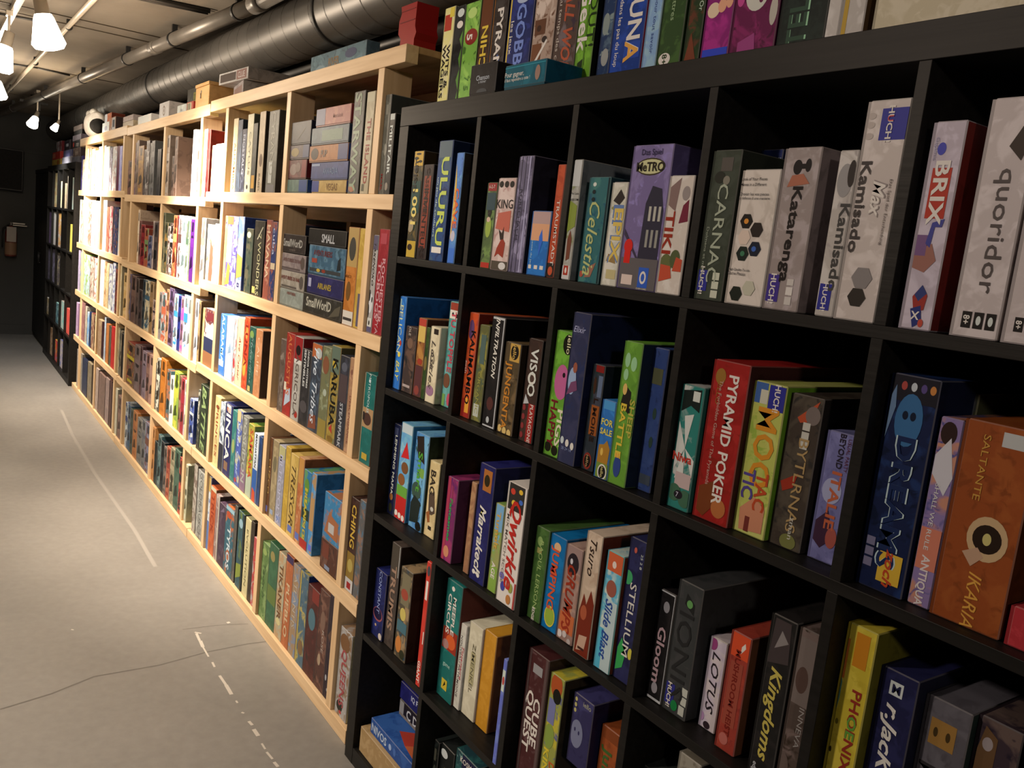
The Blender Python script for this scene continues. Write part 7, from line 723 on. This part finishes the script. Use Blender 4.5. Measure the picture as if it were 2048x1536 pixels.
def put_shapes(mb, els, w, h, lo=None):
    y = -.0003
    for e in els:
        y -= .00005
        k = e[0]
        if k == 'T': continue
        c = alb(e[-1]); U = lambda u: -w / 2 + min(1, max(0, u)) * w; V = lambda v: min(1, max(0, v)) * h
        i = .0016 if True else 0
        lx, lz = lo or (-w / 2, 0); clx = lambda x: max(lx + i, min(w / 2 - i, x)); clz = lambda z: max(lz + i, min(h - i, z))
        if k == 'R': _, a, b_, c2, d, _c = e; pts = [(a, b_), (c2, b_), (c2, d), (a, d)]; pts = [(clx(U(p)), clz(V(q))) for p, q in pts]
        elif k == 'P': pts = [(clx(U(p)), clz(V(q))) for p, q in e[1]]
        elif k == 'E': _, u, v, ru, rv, _c = e; pts = [(clx(-w / 2 + (u + ru * math.cos(t_ * math.pi / 10)) * w), clz((v + rv * math.sin(t_ * math.pi / 10)) * h)) for t_ in range(20)]
        elif k == 'X': _, u, v, rr, _c = e; pts = [(clx(-w / 2 + u * w + rr * w * math.cos(t_ * math.pi / 3)), clz(v * h + rr * w * math.sin(t_ * math.pi / 3))) for t_ in range(6)]
        mb.face([(p, y, q) for p, q in pts], c)
    return y
def shade(c, k): return tuple(x * k for x in c[:3]) + (1,)
def game_box(w, h, d, cols, side, els, name='board_game_box', art=True, lid=False):
    if not els and not side and w < h:
        rr = random.Random(int(w * 1e5) + int(h * 1e4)); hx = cols.split('/'); dk = '%02x%02x%02x' % tuple(int(int(hx[0][i:i + 2], 16) * .45) for i in (0, 2, 4)) if len(hx[0]) == 6 else '333'
        els = [('R', .15, .05 + .04 * rr.random(), .8, .14, hx[-1]), ('E', .5, .3 + .5 * rr.random(), .32, .07, dk), ('R', 0, .55 + .1 * rr.random(), 1, .70, hx[-1]), ('P', [(.1, .2), (.8, .25), (.6, .42), (.3, .38)], dk), ('R', .3, .8, .7, .95, dk)][rr.randint(0, 1):]
    cs = [alb(c) for c in cols.split('/')]
    while len(cs) < 3: cs.append(cs[-1])
    sp = tuple(cs[:3]); sd = tuple(min(.7, x * 1.8) for x in alb(side)[:3]) + (1,) if side else shade(cs[0], .8); sdm = (sd, shade(sd, .75), sd)  # given side colours hold the shade they were picked in, partly lifted
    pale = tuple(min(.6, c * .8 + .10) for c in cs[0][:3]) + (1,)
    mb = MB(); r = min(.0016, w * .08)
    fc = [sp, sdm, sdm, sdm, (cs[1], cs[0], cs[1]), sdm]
    if lid and min(w, h) > .03:              # base tray peeping out beside / below the lid
        flat = w > h * 1.3; e = .0011; g = .0035
        tray = MB(); tm = tuple(shade(c, .6) for c in (cs[0],) * 3)
        tray.box(-w / 2, w / 2 - (e if flat else g), e, d - e, 0, h - (g if flat else e), col=tm)
        if flat: tray.v = [(min(max(v[0], -w / 2 + e), w / 2 - e), v[1], v[2]) for v in tray.v]; lb = (-w / 2, w / 2, 0, d, g, h)
        else: tray.v = [(v[0], v[1], max(v[2], 0)) for v in tray.v]; lb = (-w / 2 + g, w / 2, 0, d, 0, h)
        o = tray.build(name, M['card'])
        mb.bevbox(*lb, r, fc, (pale,) * 3); y = put_shapes(mb, els, w, h, (lb[0], lb[4])); mb.build('box_lid', M['card'], o)
    else:
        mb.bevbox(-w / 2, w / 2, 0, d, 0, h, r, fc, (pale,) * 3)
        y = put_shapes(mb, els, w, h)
        o = mb.build(name, M['card'])
    k = 0
    for e in sorted((e for e in els if e[0] == 'T'), key=lambda e: -e[4]):
        y -= .00008; t_ = MB(); put_text(t_, e, w, h, y)
        if t_.f: t_.build('title_lettering' if k == 0 else 'small_lettering', M['ink'], o); k += 1
    return o
stuff = MB()
for r_ in ROWS:
    u, x0, x1, y, z0, z1, d, cols, side, els, lab = r_
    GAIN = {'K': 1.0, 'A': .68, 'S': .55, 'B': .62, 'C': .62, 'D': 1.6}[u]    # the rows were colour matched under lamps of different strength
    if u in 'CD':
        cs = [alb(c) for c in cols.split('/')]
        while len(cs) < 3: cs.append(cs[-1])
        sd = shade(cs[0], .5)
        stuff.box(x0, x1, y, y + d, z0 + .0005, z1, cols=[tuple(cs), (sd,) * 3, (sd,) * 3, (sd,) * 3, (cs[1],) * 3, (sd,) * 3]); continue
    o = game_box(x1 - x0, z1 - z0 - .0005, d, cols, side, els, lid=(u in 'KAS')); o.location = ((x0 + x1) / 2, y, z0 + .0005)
    tag(o, lab[0], 'board game', lab[1])
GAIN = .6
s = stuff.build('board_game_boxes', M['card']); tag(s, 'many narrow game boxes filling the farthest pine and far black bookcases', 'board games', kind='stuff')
# ---------------------------------------------------------------- services under the ceiling
DY, DZ, DR = .214, 2.285, .112
r = empty('air_duct', (-3.2, DY, DZ)); tag(r, 'long round grey spiral air duct above the pine bookcases', 'duct')
mb = MB(); mb.lathe([(DR, -5.66), (DR, 8.3)], n=64, axis='X'); mb.build('duct_pipe', M['duct'], r)
mb = MB(); n_ = 28; turns = int(13.9 / .141); b_ = 0
for i in range(turns * n_ + 1):
    a_ = 2 * math.pi * i / n_; x = -5.65 + .141 * i / n_
    for dx, rr in ((-.0035, DR - .0005), (0, DR + .0022), (.0035, DR - .0005)): mb.v.append((x + dx, rr * math.cos(a_), rr * math.sin(a_)))
for i in range(turns * n_):
    for k in (0, 1): p_ = 3 * i + k; mb.f.append((p_, p_ + 1, p_ + 4, p_ + 3)); mb.c.append(None); mb.sm.append(True)
mb.build('spiral_seam', M['seam'], r)
for hx in (-3.5, -.55, 2.2, 4.9):
    mb = MB(); mb.lathe([(DR + .001, hx), (DR + .004, hx), (DR + .004, hx + .025), (DR + .001, hx + .025)], n=40, axis='X'); mb.build('hanger_band', M['dark'], r)
    mb = MB(); mb.tube((hx + .012, 0, DR + .003), (hx + .012, 0, ZC - DZ - .001), .005, 8); mb.build('hanger_rod', M['steel'], r)
r = empty('service_pipe', (-3.2, .345, 2.185)); tag(r, 'thin dark pipe low behind the big round duct', 'pipe')
mb = MB(); mb.tube((-5.6, 0, 0), (8.3, 0, 0), .042, 20); mb.build('pipe_run', M['darkpipe'], r)
for hx in (-3.2, -.4, 2.4, 5.0):
    mb = MB(); mb.tube((hx, .0, .041), (hx, .0, ZC - 2.185 - .001), .004, 8); mb.build('pipe_hanger', M['darkpipe'], r)
p0, p1 = Vector((-1.42, .049, 2.352)), Vector((-8.8, -.36, 2.345))
r = empty('water_pipe', (-3, 0, 2.35)); tag(r, 'shiny grey pipe running along the ceiling in front of the duct', 'pipe')
mb = MB(); mb.tube(p0 - r.location, p1 - r.location, .031, 24); mb.build('pipe_run', M['pipe'], r)
mb = MB(); mb.tube(p0 - r.location, Vector((5.1, p0.y, p0.z)) - r.location, .031, 24); mb.tube(p0 - r.location + Vector((-.05, -.003, 0)), p0 - r.location + Vector((.05, 0, 0)), .036, 24); mb.build('pipe_run', M['pipe'], r)
for t_ in (.03, .15, .27, .43, .62, .85):
    c = p0.lerp(p1, t_) - r.location
    mb = MB(); mb.tube(c + Vector((-.012, 0, 0)), c + Vector((.012, .0007, 0)), .035, 20); mb.box(c.x - .01, c.x + .01, c.y - .012, c.y + .012, .034, ZC - 2.35 - .001); mb.build('pipe_clamp', M['dark'], r)
mb = MB(); c = p0.lerp(p1, .20) - r.location; mb.tube(c, c + Vector((.09, .0055, 0)), .034, 24); mb.build('pipe_coupling', M['pipe'], r)
r = empty('cable_conduit', (-4, -.415, 2.383)); tag(r, 'slim pale conduit tube running the length of the ceiling', 'conduit')
mb = MB(); mb.tube((5.5, .0, .0), (-4.8, -.012, .0), .0125, 14); mb.build('conduit_tube', M['conduit'], r)
for cx in (3.0, 1.0, -.55, -2.4):
    mb = MB(); mb.tube((cx - .008, 0, 0), (cx + .008, 0, 0), .017, 14); mb.box(cx - .01, cx + .01, -.012, .012, .0165, .0360); mb.build('conduit_clip', M['dark'], r)
for (pts, lab) in (([(-3.24, -1.6), (-3.22, -.72), (-3.17, -.46)], 'black cable across the ceiling above the first lit lamp'), ([(-5.07, -1.6), (-5.06, -.58), (-5.0, -.36), (-5.06, -.15)], 'black cable across the ceiling beyond the lamps')):
    mb = MB()
    for a, b_ in zip(pts[:-1], pts[1:]): mb.tube((a[0], a[1], ZC - .008), (b_[0], b_[1], ZC - .008), .006, 8)
    tag(mb.build('ceiling_cable', M['darkpipe']), lab, 'cable')
mb = MB()
for k, o_ in enumerate((0, .035)): mb.tube((-2.15 + o_, -.55, ZC - .011), (-2.05 + o_, .02, ZC - .011), .010, 10)
tag(mb.build('twin_cables', M['darkpipe']), 'pair of dark cables crossing the ceiling towards the shiny pipe', 'cable')
# track and lamps
mb = MB(); mb.box(-5.6, 1.5, -.675, -.645, ZC - .03, ZC - .0005); o = mb.build('lighting_track', M['conduit']); tag(o, 'pale lighting track fixed to the ceiling carrying the lamps', 'lighting track')
def lamp(x, y, z, tgt, s, lab, name='track_lamp'):
    r = empty(name, (x, y, z)); tag(r, lab, 'lamp', 'lit spot lamps on the ceiling')
    d = (Vector(tgt) - Vector((x, y, z))).normalized(); q = d.to_track_quat('Z', 'Y').to_matrix()
    def dirv(mb, m, n, prof):
        b = mb; b.lathe(prof, n=24); b.v = [tuple(q @ Vector(v)) for v in b.v]; return b.build(n, m, r)
    top = ZC - (.031 if name == 'track_lamp' else .001) - z
    back = q @ Vector((0, 0, -.11 * s))
    mb = MB(); mb.tube((back.x, back.y, back.z), (back.x, back.y, top), .006, 10); mb.box(back.x - .03, back.x + .03, back.y - .014, back.y + .014, top - .022, top); mb.build('lamp_stem', M['conduit'], r)
    dirv(MB(), M['conduit'], 'lamp_socket', [(0, -.13 * s), (.028 * s, -.13 * s), (.032 * s, -.05 * s), (.036 * s, -.045 * s), (.0, -.045 * s)])
    sh = dirv(MB(), M['glow'], 'lamp_bulb', [(0, -.045 * s), (.036 * s, -.045 * s), (.043 * s, -.03 * s), (.064 * s, .05 * s), (.074 * s, .085 * s), (.06 * s, .105 * s), (.03 * s, .112 * s), (0, .114 * s)])
    return r
lamp(-1.98, -.625, 2.195, (-2.0, -.42, 1.3), .86, 'nearest brightly glowing lamp hanging at the top left')
lamp(-2.97, -.70, 2.19, (-2.99, -.86, 1.5), .82, 'second glowing lamp, cut by the left edge of the photo')
lamp(-4.95, -.605, 2.235, (-4.93, -.5, 1.4), .8, 'third glowing lamp at the left edge, below the second')
lamp(-6.45, -.235, 2.17, (-6.2, -.5, 1.5), .62, 'small distant white lamp above the far corner', 'ceiling_lamp')
lamp(-5.93, -.13, 2.11, (-5.9, -.4, 1.6), .40, 'tiny distant lamp just above the far boxes', 'ceiling_lamp')
r = empty('ceiling_bracket', (-6.9, -.20, ZC)); tag(r, 'dark metal bracket with arms on the ceiling near the far wall', 'bracket')
mb = MB(); mb.tube((0, 0, -.001), (0, 0, -.05), .03, 14); mb.box(-.16, .16, -.012, .012, -.07, -.05); mb.box(-.012, .012, -.11, .11, -.072, -.052); mb.box(-.02, .02, .03, .05, -.13, -.07); mb.build('bracket_arms', M['dark'], r)
# far wall
r = empty('fire_extinguisher', (XW + .09, -.21, .87)); tag(r, 'fire extinguisher with white tag hung on the far dark wall', 'fire extinguisher')
mb = MB(); mb.lathe([(0, 0), (.05, 0), (.058, .01), (.058, .25), (.05, .29), (.025, .315), (.018, .33), (0, .33)], n=24); mb.build('cylinder_body', noisy('dull_red', (.16, .03, .02), (.22, .05, .03), 5, .4), r)
mb = MB(); mb.lathe([(.0585, .02), (.0592, .03), (.0592, .14), (.0585, .15)], n=24); mb.build('paper_band', plain('tan_label', (.30, .18, .11), .6), r)
mb = MB(); mb.tube((0, 0, .33), (0, 0, .365), .017, 12); mb.build('valve', M['steel'], r)
mb = MB(); mb.box(-.008, .008, -.01, .13, .355, .367); mb.box(-.008, .008, 0, .15, .335, .345); mb.build('squeeze_handle', M['steel'], r)
mb = MB(); mb.box(.0605, .062, -.045, .045, .16, .32); mb.build('inspection_tag', plain('white_tag', (.45, .42, .40), .6), r)
mb = MB(); mb.tube((0, -.02, .34), (.0, -.075, .30), .008, 8); mb.tube((0, -.075, .30), (0, -.08, .09), .008, 8); mb.build('hose', M['dark'], r)
mb = MB(); mb.box(-.0895, -.057, -.03, .03, .1, .3); mb.build('wall_bracket', M['dark'], r)
r = empty('wall_speaker', (XW + .12, -.27, 1.58)); tag(r, 'black speaker cabinet mounted high on the far wall', 'speaker')
mb = MB(); mb.box(-.12, .10, -.15, .15, 0, .43); mb.build('speaker_body', M['darkpipe'], r, bevel=.006)
mb = MB(); mb.box(.1002, .112, -.14, .14, .01, .42); mb.build('speaker_grille', noisy('grille_cloth', (.008, .008, .008), (.014, .014, .014), 60, .9), r)
# ---------------------------------------------------------------- things on top of the pine shelving
TA, TB, TCC = 2.0155, 2.0055, 2.0205
r = empty('display_stand', (-.215, .10, TA)); tag(r, 'bright red notched stand on the near pine bookcase top', 'stand')
pr = [(-.045, 0), (.052, 0), (.050, .045), (.060, .062), (.050, .08), (.050, .10), (.052, .145), (-.045, .145), (-.040, .125), (-.052, .105), (-.052, .07), (-.034, .055), (-.036, .04)]
mb = MB(); n = len(pr)
f = [(x_, 0, z_) for x_, z_ in pr]; bk = [(x_, .07, z_) for x_, z_ in pr]
mb.face(f); mb.face(bk[::-1])
for i in range(n): mb.face([f[i], bk[i], bk[(i + 1) % n], f[(i + 1) % n]])
mb.build('stand_body', M['red'], r, bevel=.002)
mb = MB(); mb.box(-.040, .046, -.0012, -.0002, .02, .024); mb.box(-.044, .046, -.0012, -.0002, .098, .1005); mb.box(-.04, .046, -.0012, -.0002, .128, .130); mb.build('fold_line', plain('dark_red', (.18, .004, .004), .5), r)
def top_box(name, x, y, z, w_, h, d, cols, side, els, lab, rot=0, grp=None, cat='box'):
    o = game_box(w_, h, d, cols, side, els, name); o.location = (x, y, z); o.rotation_euler.z = math.radians(rot); tag(o, lab, cat, grp); return o
top_box('board_game_box', -.94, .19, TA, .50, .135, .05, '6c8488/7c9498/5c6c70', '4c5c60', [('T', 'RIVER', .45, .72, .2, 'a07c54', 'HB'), ('P', [(.25, .0), (.8, .0), (.7, .5), (.35, .45)], '7a5c48'), ('E', .2, .5, .12, .2, '8ca0a4'), ('E', .75, .8, .1, .12, '5a5c74')], 'wide grey blue box lying on the near pine bookcase top', cat='board game')
top_box('board_game_box', -1.80, .075, TA + .0810, .36, .048, .25, 'b0a498/c8bcb0', 'a89c90', [('R', .05, .15, .6, .85, '4a3c34'), ('R', .62, .1, .95, .9, '8a6458'), ('T', 'CLUE', .78, .5, .5, 'c8bcb0', 'H')], 'worn white flat box, top of the tilted pair on pine', 3, cat='board game')
top_box('board_game_box', -1.80, .10, TA, .26, .080, .20, 'a89890/8a7c74', 'b0a498', [('R', .1, .1, .9, .8, '8a6c60')], 'pinkish box underneath the worn white flat box', -8, cat='board game')
top_box('board_game_box', -2.02, .28, TB, .07, .12, .10, '6a6c64/7c7e74', '5a5c54', [], 'grey green box between wooden box and worn white pair', -15, cat='board game')
r = empty('wooden_box', (-2.17, .13, TB)); tag(r, 'light orange wooden cube box on the bookcase tops', 'box')
mb = MB(); mb.box(-.10, .13, -.09, .11, 0, .098); mb.build('box_body', noisy('honey_wood', (.55, .32, .11), (.68, .42, .17), 6, .5, (1, 6, 6)), r, bevel=.003)
mb = MB(); mb.box(-.103, .133, -.093, .113, .0985, .113); mb.build('box_lid', noisy('honey_wood_lid', (.55, .32, .11), (.68, .42, .17), 6, .5, (1, 6, 6)), r, bevel=.002)
mb = MB(); mb.tube((.0, -.0915, .075), (.0, -.0905, .075), .007, 12); mb.tube((0, -.0925, .068), (0, -.0925, .045), .0025, 8); mb.build('box_latch', M['steel'], r)
top_box('board_game_box', -2.66, .135, TB, .33, .16, .06, '4c463c/5c564c', '3c362c', [('R', .38, .55, .7, .85, '8c8440'), ('T', '2005', .54, .7, .2, '5a5428', 'HB'), ('R', .3, .15, .8, .5, '6a6450')], 'dark box with yellow panel standing behind the small cards', cat='board game')
top_box('card_box', -2.41, .05, TB, .12, .052, .05, 'b84838/c05844', '8a2820', [('R', .1, .1, .75, .9, 'c8b890'), ('R', .15, .15, .3, .85, '5a5040'), ('R', .4, .15, .55, .85, '5a5040')], 'small red and white card box in front of dark box', grp='card boxes on the bookcase tops')
top_box('card_box', -2.575, .05, TB, .18, .050, .05, 'c8c4b4/d8d4c8', 'a8a498', [('T', 'fluxx', .5, .5, .3, '8a8c90', 'H')], 'small white card box left of the red card box', grp='card boxes on the bookcase tops')
top_box('card_box', -2.94, .045, TB, .22, .090, .11, 'c8bcb0/d4c8bc', '9a8c80', [('E', .5, .5, .13, .3, '8a7464'), ('E', .5, .5, .09, .2, 'c8bcb0'), ('E', .5, .5, .04, .1, '8a7464')], 'whitish box with round brown emblem', grp='card boxes on the bookcase tops')
top_box('card_box', -3.46, .05, TB, .36, .058, .16, 'f0ece0/ffffff', 'c8c0b0', [], 'bright plain white flat box on the middle pine bookcase', grp='card boxes on the bookcase tops')
top_box('card_box', -3.95, .05, TCC, .33, .038, .16, 'c8b094/d4bc9c', 'a89070', [], 'beige flat box, lower of two beside the white box', grp='card boxes on the bookcase tops')
top_box('card_box', -3.955, .05, TCC + .0385, .32, .034, .16, 'c0a498/ccb4a4', 'a08c80', [], 'beige flat box, upper of two beside the white box', grp='card boxes on the bookcase tops')
top_box('card_box', -4.50, .05, TCC, .24, .098, .10, 'a87454/c0a088/5a4c48', '3a2c28', [('R', .45, .05, .95, .95, 'b8b0a8'), ('R', .55, .3, .85, .8, '3c3c44')], 'orange box with dark window picture', grp='card boxes on the bookcase tops')
top_box('card_box', -4.81, .06, TCC, .30, .085, .10, 'd8d4c8/e8e8e4', 'b0a8a0', [('E', .5, .5, .2, .2, 'b0acb0')], 'white card box under the red topped one', grp='card boxes on the bookcase tops')
top_box('card_box', -4.80, .07, TCC + .0855, .26, .062, .09, 'b05c3c/d0a080', '6a2c1c', [('R', 0, 0, .4, 1, 'c8c4c0')], 'orange red card box on the white card box', grp='card boxes on the bookcase tops')
# white plush hanging over the end of the far pine bookcase
r = empty('plush_panda', (-5.27, .06, TCC)); tag(r, 'white plush toy with black patches at the pine row end', 'plush toy')
bm = bmesh.new(); bmesh.ops.create_icosphere(bm, subdivisions=4, radius=1)
for v in bm.verts:
    n_ = v.co.normalized(); k = 1 + .05 * math.sin(n_.x * 5 + 1) * math.cos(n_.z * 4)
    v.co = Vector((n_.x * .24 * k, n_.y * .075 * k, n_.z * .098 * k + .096))
    if n_.x > .3 and abs(n_.z) < .6: v.co.y += .03 * (n_.x - .3)
me = bpy.data.meshes.new('plush_body'); bm.to_mesh(me); bm.free(); me.materials.append(noisy('white_plush', (.72, .70, .66), (.82, .80, .77), 30, .95, bump=.3)); me.polygons.foreach_set('use_smooth', [True] * len(me.polygons))
o = bpy.data.objects.new('plush_body', me); C.objects.link(o); o.parent = r
def blob(name, c, s_, mat):
    bm = bmesh.new(); bmesh.ops.create_icosphere(bm, subdivisions=3, radius=1)
    for v in bm.verts: v.co = Vector((v.co.x * s_[0] + c[0], v.co.y * s_[1] + c[1], v.co.z * s_[2] + c[2]))
    me = bpy.data.meshes.new(name); bm.to_mesh(me); bm.free(); me.materials.append(mat); me.polygons.foreach_set('use_smooth', [True] * len(me.polygons))
    o = bpy.data.objects.new(name, me); C.objects.link(o); o.parent = r; return o
bp_ = noisy('black_plush', (.015, .014, .014), (.03, .03, .03), 30, .95)
blob('plush_patch', (.205, -.01, .07), (.06, .06, .055), bp_); blob('plush_ear', (-.12, -.02, .175), (.045, .03, .03), M['white']); blob('plush_ear', (.06, -.02, .180), (.05, .03, .025), M['white'])
# box pile on the far black bookcase
zz = HB + .0005; dk = 'boxes piled on the far black bookcase'
for (x, y, w_, h, d, cols, els, lab, lv) in (
    (-6.02, .03, .40, .05, .25, '5a5458/706a6c', [], 'grey box at the right bottom of the far pile', 0),
    (-6.55, .03, .58, .065, .25, '8a8080/a09898', [], 'pale grey long box at the bottom of the far pile', 0),
    (-7.25, .03, .62, .06, .25, 'c8a040/d0b060', [('E', .7, .5, .12, .4, 'c06c30')], 'yellow box under the red one in the far pile', 0),
    (-6.03, .04, .42, .075, .24, '4a3c38/8a6c5c', [('T', 'Parker', .5, .5, .5, 'c0a890', 'H')], 'brown box with pale letters in the far pile', 1),
    (-6.60, .04, .50, .06, .24, '54506a/6a6478', [], 'violet grey box in the middle of the far pile', 1),
    (-7.27, .03, .56, .07, .24, 'b83028/c84838', [('R', .05, .2, .4, .8, 'd08060')], 'red box on the yellow one in the far pile', 1),
    (-6.05, .04, .46, .06, .24, '1c1a1c/2a2628', [('E', .12, .5, .07, .35, 'c04030'), ('T', 'stratego', .58, .5, .6, 'b8a898', 'HB')], 'black box with pale letters and a red dot', 2),
    (-6.62, .04, .36, .085, .24, '241c20/30282c', [('R', .3, .35, .75, .65, '8a8484')], 'small black box left of the red dotted one', 2),
    (-7.26, .05, .36, .10, .2, '7a1c24/c8c0bc', [('P', [(.3, 0), (.6, .2), (.4, .6), (.6, 1), (.3, 1)], 'd0c8c4')], 'crimson and white box standing at the far pile end', 2),
    (-6.06, .04, .46, .045, .24, '8a787c/a8989c', [], 'dusty pink flat box high in the far pile', 3),
    (-6.08, .05, .44, .04, .24, '1a1618/2c2628', [], 'black flat box second from the top of pile', 4),
    (-6.10, .05, .46, .04, .24, 'a88878/b09c8c', [], 'tan flat box topping the far pile', 5)):
    base = {0: 0, 1: .066, 2: .1425, 3: .2035, 4: .249, 5: .2895}[lv]
    if lab.startswith('red box'): base = .0605
    if lab.startswith('crimson'): base = .131
    if lab.startswith('small black'): base = .1265
    if lab.startswith('brown box'): base = .0505; 
    if lab.startswith('violet'): base = .0655
    if lab.startswith('black box with'): base = .126
    if lv == 3: base = .1865
    if lv == 4: base = .232
    if lv == 5: base = .2725
    top_box('board_game_box', x, y, zz + base, w_, h, d, cols, None, els, lab, grp=dk, cat='board game')
# pile in the bottom left cube of the near black bookcase
zb = T + .0005
o = top_box('cardboard_box', .215, .012, zb, .30, .075, .31, 'b08c5c/c09c6c', 'a07c4c', [('E', .62, .0, .06, .3, '1a1410')], 'open tan cardboard box in the bottom left cube', 0)
o = top_box('board_game_box', .240, .022, zb + .0760, .27, .045, .28, '2c5090/3860a0', '2c5090', [('T', 'NIVOS', .2, .5, .5, 'c8d0e0', 'HB'), ('E', .45, .5, .03, .2, 'a8b8d8'), ('E', .55, .5, .03, .25, '4c70b0')], 'blue box lying on the tan cardboard box', 0, cat='board game')
a = MB()
for (x0_, x1_, y0_, y1_, col) in ((-.09, -.05, .09, .15, 'a8ac90'), (.0, .05, .12, .16, 'd8dce4'), (.02, .06, .17, .21, 'd8dce4')): a.face([(x0_, y0_, .0453), (x1_, y0_, .0453), (x1_, y1_, .0453), (x0_, y1_, .0453)], alb(col))
a.face([(-.04, .04, .0454), (.03, .02, .0454), (.06, .07, .0454), (.0, .09, .0454)], alb('b03c2c')); a.face([(.03, .02, .0455), (.10, -.0 + .01, .0455), (.11, .05, .0455), (.06, .07, .0455)], alb('c06038'))
a.build('lid_artwork', M['ink'], o)
o = top_box('board_game_box', .215, .10, zb + .1220, .19, .048, .2, '241c20/302828', '201a1c', [('T', 'C D', .4, .5, .55, 'd0ccc8', 'HB'), ('R', 0, 0, 1, .22, '8a7c70'), ('R', 0, .2, .14, .95, '9a9490')], 'black box with white capitals lying on the blue one', 0, cat='board game')
o = top_box('board_game_box', .210, .10, zb + .1710, .19, .050, .2, '20205c/28286c', '1a1a4c', [('T', 'IQ FIT', .5, .6, .3, 'c8c8d8', 'HB')], 'dark blue box topping the bottom left pile', 0, cat='board game')
# tiny blue package behind, cube 5
